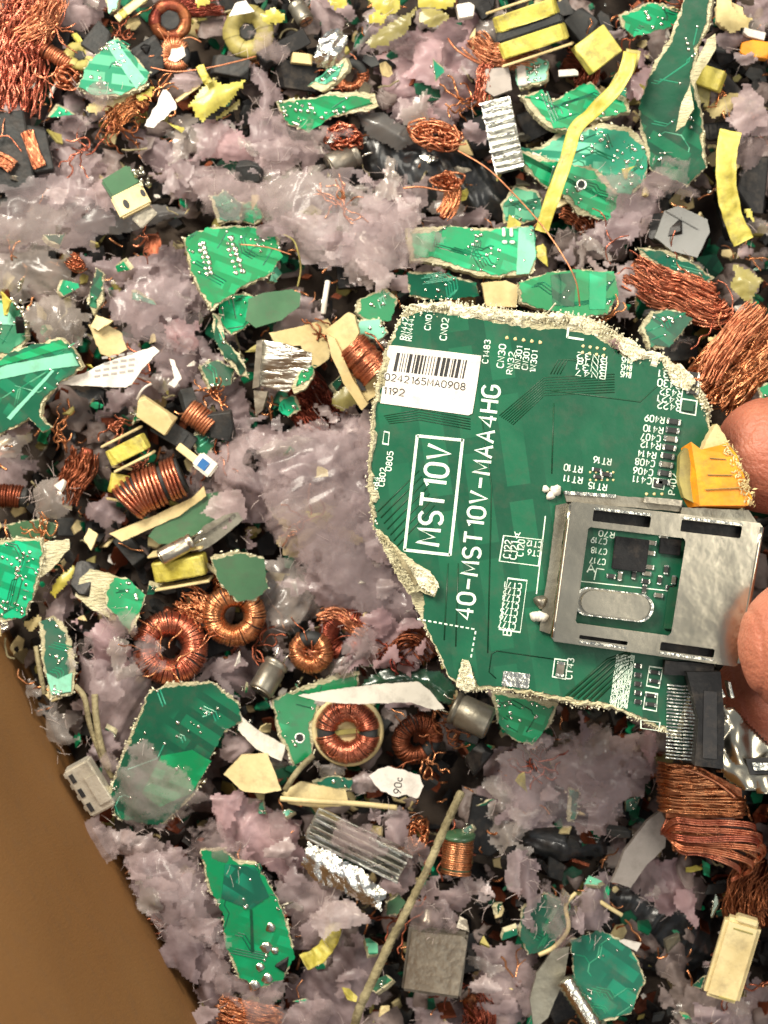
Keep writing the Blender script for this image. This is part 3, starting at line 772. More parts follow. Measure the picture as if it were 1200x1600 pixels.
def heatsink(label, px, py, z, w, h, t, rot, fins, m='aluminium', seed=0, foil=False):
    rn = random.Random(seed); e = empty('heat_sink', px, py, z, rot); tag(e, label, 'heat sink')
    MB().box((0, 0, 0), (w, h, 6), bev=1).build('base', m, e)
    for k in range(fins):
        y = -h / 2 + 3 + (h - 6) * k / (fins - 1)
        MB().box((rn.uniform(-2, 2), y, 3.1 + t / 2), (w * rn.uniform(.94, 1), h / fins * .42, t), (rn.uniform(-.12, .12), 0, rn.uniform(-.02, .02)), 1).build('fin', m, e)
    return e

# ================================================================ the board held in the hand
HZ = 330.0
HC = (860, 790)
HF = (D - HZ) / D
def hb(px, py): return ((px - HC[0]) * HF, -(py - HC[1]) * HF)
def hpoly(pts): return [hb(*p) for p in pts]
hero = empty('circuit_board', HC[0], HC[1], HZ, (0, 0, 0))
tag(hero, 'large torn dark green circuit board with barcode sticker and silver socket, held by fingertips', 'circuit board')
rnh = random.Random(77)
H_OUT = [(640, 476), (700, 472), (760, 480), (830, 489), (905, 492), (940, 505), (975, 528), (1002, 545), (1036, 553), (1058, 575), (1092, 600),
         (1110, 636), (1108, 662), (1130, 690), (1148, 740), (1160, 792), (1178, 830), (1168, 930), (1140, 1030), (1092, 1046), (1062, 1150), (1044, 1145), (1004, 1128),
         (960, 1108), (900, 1101), (850, 1090), (796, 1079), (752, 1077), (724, 1079), (700, 1055), (676, 1006), (658, 966), (640, 928), (612, 878),
         (583, 822), (575, 760), (578, 700), (582, 640), (592, 585), (607, 538), (622, 500)]
core = rough(hpoly(H_OUT), 3.5, 3.5, 3)
MB().prism(core, -15, 0).build('board_core', 'fr4', hero)
H_MASK = [(628, 500), (660, 486), (706, 490), (740, 497), (790, 508), (840, 513), (890, 516), (925, 524), (952, 540), (975, 556), (1000, 562), (1030, 560), (1046, 590), (1078, 612),
          (1102, 640), (1103, 664), (1120, 692), (1140, 740), (1152, 792), (1170, 830), (1160, 930), (1132, 1026), (1086, 1042), (1056, 1144), (1042, 1138), (1004, 1121),
          (960, 1101), (900, 1093), (850, 1083), (796, 1073), (746, 1071), (736, 1040), (727, 1030), (716, 1066), (703, 1054), (679, 1006), (661, 966), (664, 935), (648, 905), (616, 870),
          (585, 820), (578, 760), (581, 700), (586, 640), (596, 588), (611, 540)]
mask = rough(hpoly(H_MASK), 3.2, 3.5, 9)
MB().prism(mask, 0.3, 1.8).build('solder_mask', 'mask_hero', hero)
fr = MB()
N_ = len(core)
ci = list(range(N_))
def ci_in(x0, y0, x1, y1):
    a = hb(x0, y1); b = hb(x1, y0)
    return [i for i in ci if a[0] <= core[i][0] <= b[0] and a[1] <= core[i][1] <= b[1]]
fray(fr, core, 1200, 1.4, 5, -4, rnh, 3)
fray(fr, [(x, y - 6) for x, y in core], 1500, 5.0, 5, 4, rnh, part=ci_in(630, 440, 1000, 560))
fray(fr, [(x - 3, y - 8) for x, y in core], 600, 4.0, 5, 4, rnh, part=ci_in(960, 500, 1110, 640))
fray(fr, [(x + 3, y) for x, y in core], 400, 1.6, 5, -1, rnh, part=ci_in(560, 480, 640, 860))
fray(fr, [(x, y) for x, y in core], 380, 2.2, 5, 0, rnh, part=ci_in(740, 1050, 1060, 1170))
fr.build('frayed_edge', 'fibre', hero, stuff=True)
# crushed white laminate along the top: an uneven crust, not a trim
def crust(idx, w0, w1, seed, m='fibre'):
    rows = 7; mb = MB(); n = len(idx)
    for k, i in enumerate(idx):
        p_ = core[i]; q_ = core[(i + 1) % N_]; tx, ty = q_[0] - p_[0], q_[1] - p_[1]; L = math.hypot(tx, ty) or 1; nx, ny = ty / L, -tx / L
        e_ = min(1, k / 8, (n - 1 - k) / 8); w = e_ * (w0 + (w1 - w0) * (.5 + 1.1 * mnoise.noise(Vector((k * .07, seed, 0))) + .7 * mnoise.noise(Vector((k * .37, seed, 4))))); w = max(1.5, w)
        for r in range(rows):
            t = r / (rows - 1); d = 2.5 * e_ * mnoise.noise(Vector((k * .6, seed, 9))) - w * t
            hgt = 2.0 + math.sin(min(1, t * 1.15) * math.pi) * 4 * e_ + 3.4 * e_ * mnoise.noise(Vector((k * .45, r * .9, seed))) * (1 if 0 < r < rows - 1 else .2)
            mb.v.append((p_[0] + nx * d, p_[1] + ny * d, hgt if r < rows - 1 else 1.2))
    for k in range(n - 1):
        for r in range(rows - 1): a = k * rows + r; mb.f.append((a, a + 1, a + rows + 1, a + rows))
    mb.build('crushed_laminate', m, hero)
def arc_idx(x0, y0, x1, y1):
    s_ = sorted(ci_in(x0, y0, x1, y1)); 
    cut = [k for k in range(1, len(s_)) if s_[k] - s_[k - 1] > 1]
    if cut: s_ = s_[cut[0]:] + s_[:cut[0]]
    return s_
crust(arc_idx(632, 440, 960, 540), 9, 26, 1.5); crust(arc_idx(955, 500, 1100, 625), 6, 26, 4.5); crust(arc_idx(560, 530, 615, 830), 3, 10, 7.5, 'fr4'); crust(arc_idx(770, 1060, 1000, 1160), 2, 10, 9.5, 'fr4')
# white fibre tuft at the lower left and on top edge
def tuft(pts, n, sz, z0=2, zh=9, name='fibre_tuft', m='fibre', lmax=8):
    t = MB(); lp = hpoly(pts); t.prism(rough(lp, 2.5, 4, 4), z0, z0 + zh * .5)
    xs = [p[0] for p in lp]; ys = [p[1] for p in lp]; k = 0
    while k < n:
        x = rnh.uniform(min(xs), max(xs)); y = rnh.uniform(min(ys), max(ys)); r = False
        for i in range(len(lp)):
            ax, ay = lp[i]; bx, by = lp[i - 1]
            if (ay > y) != (by > y) and x < (bx - ax) * (y - ay) / (by - ay) + ax: r = not r
        if r:
            t.shard((x, y, z0 + rnh.uniform(0, zh)), rnh.uniform(.4, 1) * lmax, rnh.uniform(1.5, 4), rnh.uniform(1, 3), (rnh.uniform(-.6, .6), rnh.uniform(-.7, .5), rnh.random() * 6.28)); k += 1
    return t.build(name, m, hero, stuff=True)
tuft([(722, 1030), (732, 1032), (742, 1074), (728, 1082), (712, 1072)], 170, 9)
tuft([(1040, 572), (1062, 570), (1086, 596), (1074, 612), (1050, 600)], 190, 9)
tuft([(955, 524), (985, 530), (1010, 556), (990, 566), (968, 548)], 120, 8)
tuft([(948, 532), (964, 530), (975, 550), (962, 556)], 60, 7, m='fluff_pink', name='pink_foam_scrap')
# torn flap of delaminated laminate along the left edge
fl = MB()
fp = hpoly([(586, 824), (604, 838), (640, 872), (672, 892), (684, 912), (678, 932), (656, 922), (640, 928), (620, 896), (600, 858)])
fl.prism(rough(fp, 2.5, 4, 5), 2.5, 10)
fl.build('torn_flap', 'fr4', hero)
g2 = MB(); g2.prism(rough(hpoly([(596, 832), (632, 876), (652, 910), (646, 916), (618, 880)]), 1.2, 5, 5), 10.2, 13); g2.build('torn_layer', 'stick', hero)
tuft([(640, 880), (672, 896), (684, 914), (678, 930), (655, 915)], 200, 8, z0=9)
tuft([(590, 830), (610, 850), (650, 922), (640, 928), (612, 885)], 200, 8, z0=9, m='fr4')
# raised copper runs under the mask
tr = MB()
def run(pts, w=2.0, z=2.0, mb=None):
    (mb or tr).tube([(*hb(*p), z) for p in pts], w / 2, 4, cap=True, flat=.5)
for k in range(6): run([(884 + k * 9, 1088 + k * 1.5), (950 + k * 6, 1030 + k * 3), (985, 1018 + k * 5)], 4)
for k in range(7): run([(590 + k * 5, 800 + k * 9), (655 + k * 4, 745 + k * 9 - 10)], 2.2)
run([(752, 650), (768, 760), (762, 1020)], 2); run([(700, 880), (694, 1000)], 2); run([(716, 880), (712, 1010)], 2)
for k in range(8): run([(780 + k * 3, 650 + k * 2), (850, 590 + k * 4), (960, 585 + k * 4)], 1.5)
for k in range(5): run([(600 + k * 2, 650 + k * 3), (655, 640 + k * 4), (735, 655 + k * 4)], 1.6)
run([(860, 610), (1000, 628), (1030, 600), (1050, 590)], 2); run([(865, 630), (862, 740)], 2)
for k in range(4): run([(775, 1060), (764 - k * 0, 1050), (768, 1022), (776, 1017), (866, 1030)], 1.6)
for k in range(4): run([(860 + k * 5, 585), (872 + k * 5, 562), (940, 560 + k * 4)], 1.6)
tr.build('copper_run', 'mask_line', hero, stuff=True, smooth=True)
# barcode sticker
stk = MB().prism(ccw(hpoly([(606, 540), (618, 540), (752, 556), (744, 610), (738, 646), (732, 649), (660, 639), (594, 630), (600, 590)])), 2.0, 3.2).build('barcode_sticker', 'paper', hero)
a0, a1, b0 = hb(618, 551), hb(730, 563), hb(612, 580)
bars = MB(); t = 0.02
ux, uy = (a1[0] - a0[0]), (a1[1] - a0[1]); vx, vy = b0[0] - a0[0], b0[1] - a0[1]
while t < .99:
    w = rnh.choice((.012, .012, .022, .034, .05)) * .9; b = min(1, t + w)
    bars.prism(ccw([(a0[0] + ux * t, a0[1] + uy * t), (a0[0] + ux * b, a0[1] + uy * b), (a0[0] + ux * b + vx, a0[1] + uy * b + vy), (a0[0] + ux * t + vx, a0[1] + uy * t + vy)]), 3.25, 3.6)
    t = b + rnh.choice((.014, .02, .03))
bars.build('barcode', 'ink', stk, stuff=True)
x, y = hb(601, 594); text('0242165MA0908', stk, 'ink', x, y, 3.6, 9.5, -7.2, length=126 * HF, name='sticker_text', bold=.155)
x, y = hb(598, 615); text('1192', stk, 'ink', x, y, 3.6, 9.5, -7.2, length=33 * HF, name='sticker_text', bold=.155)
# big part number in its frame
def frame(pts, w, name='silkscreen_frame', z=1.9, m='silk'):
    o = ccw(hpoly(pts)); cx, cy = centroid(o); inn = []
    for (x, y) in o:
        d = math.hypot(x - cx, y - cy); k = 1 - w * 1.35 / d; inn.append((cx + (x - cx) * k, cy + (y - cy) * k))
    return MB().ring(o, inn, z, z + .6).build(name, m, hero)
def hline(a, b, w, z=1.9, mb=None, m='silk'):
    A = hb(*a); B = hb(*b); L = math.dist(A, B)
    M = (mb or MB()).box(((A[0] + B[0]) / 2, (A[1] + B[1]) / 2, z + .3), (L, w, .6), (0, 0, math.atan2(B[1] - A[1], B[0] - A[0])))
    return M if mb else M.build('silkscreen_line', m, hero)
for a, b in (((652, 681), (723, 688)), ((723, 686), (703, 868)), ((703, 867), (631, 859)), ((632, 860), (652, 680))): hline(a, b, 4.2)
VA = 83.2
x, y = hb(686, 852); text('MST10V', hero, 'silk', x, y, 2.3, 32, VA, length=154 * HF, bold=.16)
x, y = hb(738, 968); text('40-MST10V-MAA4HG', hero, 'silk', x, y, 2.3, 24, VA, length=366 * HF, bold=.175)
d_ = MB()
for k in range(11): hline((652 + k * 8.4, 967 + k * 1.5), (657 + k * 8.4, 968 + k * 1.5), 2.2, mb=d_)
for k in range(5): hline((743 - k * 1.6, 986 + k * 9), (742.3 - k * 1.6, 991 + k * 9), 2.2, mb=d_)
d_.build('dashed_line', 'silk', hero)
def T(s, px, py, h, ang, L=None, m='silk', b=.19): x, y = hb(px, py); return text(s, hero, m, x, y, 2.4, h, ang, length=L and L * HF, bold=b)
for s, px, py, h, L in (('RN442', 634, 531, 8, 34), ('RN444', 643, 533, 8, 34), ('CN01', 672, 516, 8, 29), ('CN02', 697, 532, 9, 34), ('C1483', 762, 568, 8, 36), ('CN30', 786, 575, 9, 36), ('RN32', 800, 585, 8, 34),
                        ('RN301', 812, 576, 8, 34), ('CN301', 824, 578, 8, 32), ('1N301', 836, 583, 8, 34), ('R84', 590, 768, 8, 22), ('CB02', 600, 760, 8, 28), ('0805', 611, 736, 8, 30), ('C122', 796, 872, 9, 27),
                        ('C121', 806, 874, 9, 27), ('C120', 817, 869, 9, 25), ('NT2VM', 877, 947, 7, 32), ('P402', 1054, 773, 9, 32)):
    T(s, px, py, h, VA, L)
for s, px, py, h, L in (('CT12', 846, 847, 8, 22), ('CT6', 845, 861, 8, 20), ('RT10', 910, 729, 9, 28), ('RT11', 910, 746, 9, 28), ('RT16', 955, 717, 9, 27), ('RT15', 948, 757, 9, 28),
                        ('R409', 1038, 652, 9, 30), ('R410', 1036, 668, 9, 30), ('C407', 1032, 681, 9, 30), ('R412', 1032, 693, 9, 30), ('R414', 1025, 707, 9, 28), ('C408', 1023, 720, 9, 30), ('C406', 1020, 734, 9, 30), ('C411', 1018, 747, 9, 28),
                        ('R431', 1066, 583, 10, 36), ('R430', 1064, 597, 10, 36), ('R432', 1066, 611, 9, 34), ('R421', 1064, 622, 9, 36), ('R422', 1064, 633, 9, 36),
                        ('RN32', 948, 557, 8, 46), ('RN18', 948, 566, 8, 46), ('RN31', 947, 575, 8, 46), ('RN47', 946, 584, 8, 46)):
    T(s, px, py, h, 172, L)
for k, (px, py) in enumerate(((980, 560), (979, 571), (978, 582))): T('R445', px + 8, py, 8, 172, 16)
T('A', 813, 832, 9, 172, 9); T('B', 798, 993, 11, 83, 9); T('CT43', 893, 1061, 9, VA, 32)
# outline boxes
frame([(786, 836), (848, 843), (842, 885), (779, 877)], 1.6); frame([(793, 902), (824, 906), (813, 989), (779, 984)], 1.8)
hline((852, 806), (838, 928), 1.6); hline((888, 512), (886, 528), 3); hline((886, 527), (912, 531), 3)
for k in range(7): T(('CT71', 'CT72', 'CT73', 'CT74', 'CT75', 'CT76', 'CT77')[k], 815 - k * 1.6, 912 + k * 10.5, 8, 172, 26)
frame([(600, 673), (609, 675), (607, 696), (597, 694)], 1.8); frame([(1064, 622), (1090, 626), (1087, 650), (1061, 645)], 2); frame([(1020, 746), (1040, 749), (1037, 766), (1018, 762)], 1.6)
frame([(866, 1028), (888, 1031), (884, 1062), (862, 1058)], 1.8)
# dense reference text under the socket
for r in range(11):
    for c_ in range(3): T(('R3', 'C8', 'R6', 'C5', 'R9')[(r + c_) % 5] + str((r * 7 + c_ * 3) % 9), 972 + c_ * 9.5 - r * 1.1, 1024 + r * 7.6, 6, 172, 8.5, b=.2)
def smd(px, py, w, h, t, ang, body='ferrite', ends=True):
    x, y = hb(px, py); a = math.radians(ang)
    o = MB().box((x, y, 2 + t / 2), (w, h, t), (0, 0, a), .6).build('resistor', body, hero)
    if ends:
        for s_ in (-1, 1):
            MB().box((x + s_ * math.cos(a) * w * .46, y + s_ * math.sin(a) * w * .46, 2.1 + t / 2), (w * .24, h * 1.06, t * 1.08), (0, 0, a), .6).build('solder_end', 'solder', o)
for k in range(8): smd(1052 - k * 2.4, 659 + k * 13.4, 17, 7.5, 4, -8, 'steel_dull' if k % 3 == 2 else 'ferrite')
for k in range(3): smd(1083 - k, 586 + k * 13, 15, 7.5, 4, -8, 'ferrite')
smd(1074, 636, 16, 12, 5, -8, 'mask_line', False); smd(1028, 756, 12, 10, 4, -8, 'ferrite', False)
smd(875, 1045, 18, 11, 5, 82, 'steel_dull'); smd(946, 741, 14, 6, 4, -8); smd(932, 734, 12, 5, 3, -8); smd(934, 745, 12, 5, 3, -8)
for k in range(5): smd(982 + 14, 1040 + k * 14, 9, 6, 4, -8)
pd = MB()
for r_ in range(2):
    for c_ in range(4): pd.blob((*hb(911 + c_ * 11 - r_, 541 + r_ * 10 + c_ * 1.5), 1.8), 2.6, 1.5, 7, rnh)
for c_ in range(5): pd.blob((*hb(792 + c_ * 13, 528 + c_ * 1.8), 1.8), 3, 1.5, 7, rnh)
for c_ in range(5): pd.blob((*hb(984 - c_ * .8, 548 + c_ * 9), 1.8), 2.3, 1.3, 7, rnh)
for c_ in range(10): pd.blob((*hb(922 + (c_ % 5) * 9, 738 + (c_ // 5) * 12), 1.8), 2, 1.2, 7, rnh)
for c_ in range(3): pd.blob((*hb(1010 + c_ * 12, 772), 1.8), 2.6, 1.3, 7, rnh)
pd.build('solder_pads', 'cream', hero, stuff=True, smooth=True)
MB().box((*hb(806, 1062), 2.4), (38, 21, 2.4), (0, 0, math.radians(-7)), .8).build('solder_pad', 'solder', hero)
# amber foam block and peak
def hprism(name, pts, z0, z1, m, amp=1.0, step=5, parent=None, seed=2): return MB().prism(rough(hpoly(pts), amp, step, seed), z0, z1).build(name, m, parent or hero)
am = MB()
ob = hpoly([(1064, 700), (1086, 708), (1120, 700), (1134, 716), (1160, 788), (1154, 796), (1075, 794), (1062, 770)])
tp = hpoly([(1072, 692), (1088, 704), (1128, 694), (1142, 712), (1166, 780), (1160, 790), (1086, 790), (1080, 740)])
R_ = resample(ob, 9); n_ = len(ob)
am.v = [(x, y, 2) for x, y in ob] + [(x, y, 46 + rnh.uniform(-3, 3)) for x, y in tp]
am.f = [tuple(range(n_, 2 * n_)), tuple(reversed(range(n_)))] + [(i, (i + 1) % n_, n_ + (i + 1) % n_, n_ + i) for i in range(n_)]
am.f = [f[::-1] for f in am.f]
amb = am.build('amber_foam_block', 'amber', hero)
def tuft2(poly, n, z0, zh, m, parent, name, lmax=10):
    t = MB(); lp = hpoly(poly); q = resample(lp, 3)
    for _ in range(n):
        p = rnh.choice(q); t.shard((p[0] + rnh.gauss(0, 3), p[1] + rnh.gauss(0, 3), z0 + rnh.uniform(0, zh)), rnh.uniform(.4, 1) * lmax, rnh.uniform(1.5, 4), rnh.uniform(1, 3), (rnh.uniform(-.6, .6), rnh.uniform(-.7, .5), rnh.random() * 6.28))
    t.build(name, m, parent, stuff=True)
tuft2([(1125, 696), (1140, 712), (1166, 784), (1164, 790), (1140, 730)], 260, 40, 10, 'cream', amb, 'crumbs')
for k, yy in enumerate((716, 741, 762)):
    A = hb(1088 + k, yy); B = hb(1138 + k * 6, yy + 4)
    MB().box(((A[0] + B[0]) / 2, (A[1] + B[1]) / 2, 47), (math.dist(A, B) * (.5 + .2 * k), 1.3, 2.6), (0, 0, -.08 + .07 * k), .4).build('tape_seam', 'olive', amb)
sp_ = hprism('amber_side', [(1058, 712), (1066, 700), (1080, 706), (1080, 786), (1064, 778), (1056, 752)], 2, 30, 'olive')
hprism('cream_peak', [(1086, 712), (1100, 686), (1113, 664), (1128, 686), (1130, 700), (1104, 706)], 2, 40, 'cream', 3)
# socket: folded sheet-metal frame with window, slots, side flange
SH = hpoly([(888, 785), (1184, 819), (1146, 1038), (860, 998)])
def lerp2(a, b, t): return (a[0] + (b[0] - a[0]) * t, a[1] + (b[1] - a[1]) * t)
def bil(u, v): return lerp2(lerp2(SH[0], SH[1], u), lerp2(SH[3], SH[2], u), v)      # u right, v down
def rect_uv(u0, v0, u1, v1, r=.0, n=4):
    pts = []
    for (cu, cv, a0) in ((u1 - r, v0 + r * 1.4, -90), (u1 - r, v1 - r * 1.4, 0), (u0 + r, v1 - r * 1.4, 90), (u0 + r, v0 + r * 1.4, 180)):
        for k in range(n):
            a = math.radians(a0 + 90 * k / (n - 1)); pts.append(bil(cu + r * math.cos(a), cv + r * 1.4 * math.sin(a)))
    return pts
shield = MB()
ZT = 34
bm = bmesh.new()
outer = rect_uv(0, 0, 1, 1, .012)
holes_ = [rect_uv(.105, .155, .622, .86, .03, 5), rect_uv(.125, .035, .425, .115, .008), rect_uv(.585, .03, .90, .115, .008), rect_uv(.14, .935, .40, .962, .006), rect_uv(.575, .905, .865, .965, .008)]
from mathutils.geometry import tessellate_polygon
loops = [[Vector((x, y, 0)) for x, y in outer]] + [[Vector((x, y, 0)) for x, y in h] for h in holes_]
tris = tessellate_polygon(loops); allp = [p for l in loops for p in l]; nv = len(allp); TH = 3.0
vs = [(p.x, p.y, ZT) for p in allp] + [(p.x, p.y, ZT - TH) for p in allp]
def up(t):
    a, b, c = [allp[i] for i in t]
    return t if (b - a).cross(c - a).z > 0 else t[::-1]
fs = [up(t) for t in tris] + [tuple(nv + i for i in up(t)[::-1]) for t in tris]
o_ = 0
for l in loops:
    n = len(l)
    for i in range(n): fs.append((o_ + i, o_ + (i + 1) % n, nv + o_ + (i + 1) % n, nv + o_ + i))
    o_ += n
shield.add(vs, fs)
sh_o = shield.build('socket_shell', 'socket_steel', hero)
# walls down to the board
sw = MB()
for i in range(4):
    a, b = SH[i], SH[(i + 1) % 4]; L = math.dist(a, b)
    sw.box(((a[0] + b[0]) / 2, (a[1] + b[1]) / 2, ZT / 2), (L - 3, 3, ZT - 4), (0, 0, math.atan2(b[1] - a[1], b[0] - a[0])), 1)
sw.build('shell_wall', 'socket_steel', sh_o)
for (u0, v0, u1, v1) in ((.105, .155, .622, .86),):    # turned lip round the window
    q = [bil(u0, v0), bil(u1, v0), bil(u1, v1), bil(u0, v1)]; lp_ = MB()
    for i in (0, 2, 3):
        a, b = q[i], q[(i + 1) % 4]; lp_.box(((a[0] + b[0]) / 2, (a[1] + b[1]) / 2, ZT - 6), (math.dist(a, b) * .93, 2.4, 13), (0, 0, math.atan2(b[1] - a[1], b[0] - a[0])), .8)
    lp_.build('window_lip', 'socket_steel', sh_o)
for (u0, v0, u1, v1) in ((.125, .018, .425, .030), (.585, .012, .90, .024), (.14, .972, .40, .99), (.575, .972, .865, .99)):
    a = bil(u0, (v0 + v1) / 2); b = bil(u1, (v0 + v1) / 2)
    MB().box(((a[0] + b[0]) / 2, (a[1] + b[1]) / 2, ZT + 1.6), (math.dist(a, b), 3.4, 3.4), (0, 0, math.atan2(b[1] - a[1], b[0] - a[0])), 1.2).build('slot_rim', 'solder', sh_o)
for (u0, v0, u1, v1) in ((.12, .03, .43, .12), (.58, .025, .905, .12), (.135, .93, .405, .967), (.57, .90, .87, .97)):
    MB().prism(ccw([bil(u0, v0), bil(u1, v0), bil(u1, v1), bil(u0, v1)]), 3, 16).build('slot_dark_block', 'black_plastic', sh_o)  # black block added under each slot to darken its opening
# right hand bright fold
a, b = bil(1.0, .02), bil(1.0, .98)
MB().tube([(*lerp2(a, b, t / 8), ZT - 3.5) for t in range(9)], 4.2, 10).build('shell_fold', 'socket_steel', sh_o, smooth=True)
a, b = bil(0.0, .02), bil(0.0, .98)
MB().tube([(*lerp2(a, b, t / 8), ZT - 2.6) for t in range(9)], 3.2, 10).build('shell_fold', 'socket_steel', sh_o, smooth=True)
# flanges: left strip and upper strip
hprism('side_flange', [(868, 790), (886, 786), (859, 990), (842, 985), (846, 950), (858, 880)], 2, 9, 'steel_dull')
hprism('top_flange', [(880, 768), (1064, 783), (1062, 800), (884, 784)], 2, 15, 'steel_dull')
hprism('top_flange_lip', [(880, 767), (960, 773), (960, 778), (880, 772)], 15.2, 18, 'solder', .4)
hprism('top_tab', [(1004, 776), (1062, 782), (1060, 791), (1002, 785)], 15.2, 24, 'steel', .8)
hprism('side_bar', [(1062, 793), (1165, 797), (1180, 818), (1060, 806)], 2, 22, 'steel_dull')
for px, py in ((860, 770), (842, 963)):
    for k in range(5): MB().blob((*hb(px + rnh.uniform(-9, 9), py + rnh.uniform(-6, 6)), 3), rnh.uniform(5, 8), rnh.uniform(6, 12), 9, rnh).build('glue_blob', 'rubber_white', hero, smooth=True)
MB().blob((*hb(845, 940), 3), 10, 13, 14, rnh).build('pin_blob', 'steel_dull', hero, smooth=True)
# inside the window
def wchip(px, py, w, h, t, m, ang=-7): 
    x, y = hb(px, py); return MB().box((x, y, 2 + t / 2), (w, h, t), (0, 0, math.radians(ang)), 1).build('chip', m, hero)
wchip(984, 866, 48, 46, 9, 'black_plastic'); wchip(1046, 854, 30, 22, 7, 'black_plastic'); wchip(1050, 950, 18, 60, 5, 'mask_line')
for px, py in ((1018, 848), (1016, 864), (1014, 886), (1010, 896), (1008, 908), (1006, 920), (1030, 906), (1040, 890), (1052, 906), (1036, 838), (990, 898), (968, 900), (954, 900), (1028, 930), (1046, 918)):
    smd(px, py, 11, 6, 4, rnh.choice((-8, 82)), rnh.choice(('ferrite', 'steel_dull')))
for s, px, py in (('C718', 948, 858), ('C717', 946, 874), ('C719', 948, 842), ('R70', 960, 832)): T(s, px, py, 8, 172, 24)
T('A', 917, 894, 11, 0, 12); hline((906, 908), (1052, 924), 1.4); hline((928, 906), (932, 888), 1.4); hline((932, 888), (944, 890), 1.4)
x, y = hb(957, 944)
cy_ = [(x + (36 * math.copysign(1, math.cos(a)) + 20 * math.cos(a)) * math.cos(-.12) - 20 * math.sin(a) * math.sin(-.12), y + (36 * math.copysign(1, math.cos(a)) + 20 * math.cos(a)) * math.sin(-.12) + 20 * math.sin(a) * math.cos(-.12)) for a in np.linspace(.01, 2 * math.pi + .01, 32, endpoint=False)]
def scl(p, k): return [(x + (q[0] - x) * k, y + (q[1] - y) * k) for q in p]
oc = MB().prism(cy_, 2, 12).build('crystal_can', 'socket_steel', hero)
MB().ring(cy_, scl(cy_, .93), 12.1, 16).build('can_rim', 'solder', oc)
MB().prism(scl(cy_, .82), 12.2, 22).build('can_top', 'socket_steel', oc)
# black ribbon-cable socket with its pins at the lower right
hprism('connector_body', [(1066, 1046), (1118, 1046), (1124, 1120), (1122, 1196), (1078, 1190), (1084, 1120)], 3, 44, 'black_plastic', .6)
hprism('connector_body', [(1036, 1030), (1112, 1036), (1110, 1056), (1034, 1052)], 2, 24, 'black_plastic', .6)
hprism('connector_slot', [(1092, 1075), (1112, 1077), (1112, 1180), (1090, 1178)], 44.3, 46, 'ink', .3)
pn = MB()
for k in range(22):
    py = 1072 + k * 5.4; px = 1078 - k * .1
    pn.box((*hb(px, py), 10), (20, 2.3, 5), (0, 0, math.radians(-6)), .5); pn.box((*hb(px - 22, py - 1), 4), (26, 2, 2.4), (0, 0, math.radians(-6)))
pn.build('connector_pins', 'solder', hero, stuff=True)
frame([(1014, 1040), (1036, 1043), (1030, 1076), (1009, 1072)], 1.6); frame([(1008, 1080), (1028, 1083), (1026, 1112), (1004, 1108)], 1.6); frame([(1000, 1124), (1032, 1128), (1030, 1142), (1000, 1138)], 1.6)
for k in range(4): smd(1022 - (k // 2) * 6, 1050 + k * 14 + (k // 2) * 8, 14, 5, 3, -8)
# torn metal shell past the connector
def crumple(pts, z0, m, name, amp=9, seed=3, parent=None, L=40):
    lp = np.array(ccw(hpoly(pts))); x0, y0 = lp.min(0); x1, y1 = lp.max(0); mb = MB(); st = 4.0
    nx = int((x1 - x0) / st) + 1; ny = int((y1 - y0) / st) + 1; ids = {}
    def ins(x, y):
        r = False
        for i in range(len(lp)):
            ax, ay = lp[i]; bx, by = lp[i - 1]
            if (ay > y) != (by > y) and x < (bx - ax) * (y - ay) / (by - ay) + ax: r = not r
        return r
    def vid(i, j, s_):
        k = (i, j, s_)
        if k not in ids:
            x = x0 + i * st; y = y0 + j * st
            z = z0 + amp * (mnoise.noise(Vector((x / L, y / L, seed))) + .6 * abs(mnoise.noise(Vector((x / L * 2, y / L * 2, seed + 4)))))
            ids[k] = len(mb.v); mb.v.append((x, y, z - s_ * 3))
        return ids[k]
    cell = {(i, j) for i in range(nx) for j in range(ny) if ins(x0 + (i + .5) * st, y0 + (j + .5) * st)}
    for i, j in cell:
        mb.f.append((vid(i, j, 0), vid(i + 1, j, 0), vid(i + 1, j + 1, 0), vid(i, j + 1, 0)))
        mb.f.append((vid(i, j, 1), vid(i, j + 1, 1), vid(i + 1, j + 1, 1), vid(i + 1, j, 1)))
        for di, dj, p, q in ((-1, 0, (i, j + 1), (i, j)), (1, 0, (i + 1, j), (i + 1, j + 1)), (0, -1, (i, j), (i + 1, j)), (0, 1, (i + 1, j + 1), (i, j + 1))):
            if (i + di, j + dj) not in cell: mb.f.append((vid(*q, 0), vid(*p, 0), vid(*p, 1), vid(*q, 1)))
    return mb.build(name, m, parent or hero, smooth=True)
crumple([(1122, 1096), (1140, 1104), (1208, 1168), (1214, 1200), (1200, 1236), (1158, 1232), (1128, 1214), (1120, 1160)], 14, 'socket_steel', 'torn_metal_shell', 26, L=70)
hprism('shell_slot', [(1160, 1182), (1200, 1180), (1200, 1204), (1166, 1206)], 22, 30, 'ink', .5)
hprism('shell_tongue', [(1168, 1187), (1206, 1188), (1206, 1198), (1172, 1199)], 30.2, 34, 'solder', .3)
hprism('metal_tab', [(1108, 1056), (1116, 1060), (1126, 1084), (1118, 1088), (1110, 1074)], 8, 40, 'solder', .4); hprism('metal_tab', [(1130, 1062), (1134, 1062), (1140, 1086), (1135, 1087)], 8, 40, 'solder', .3)

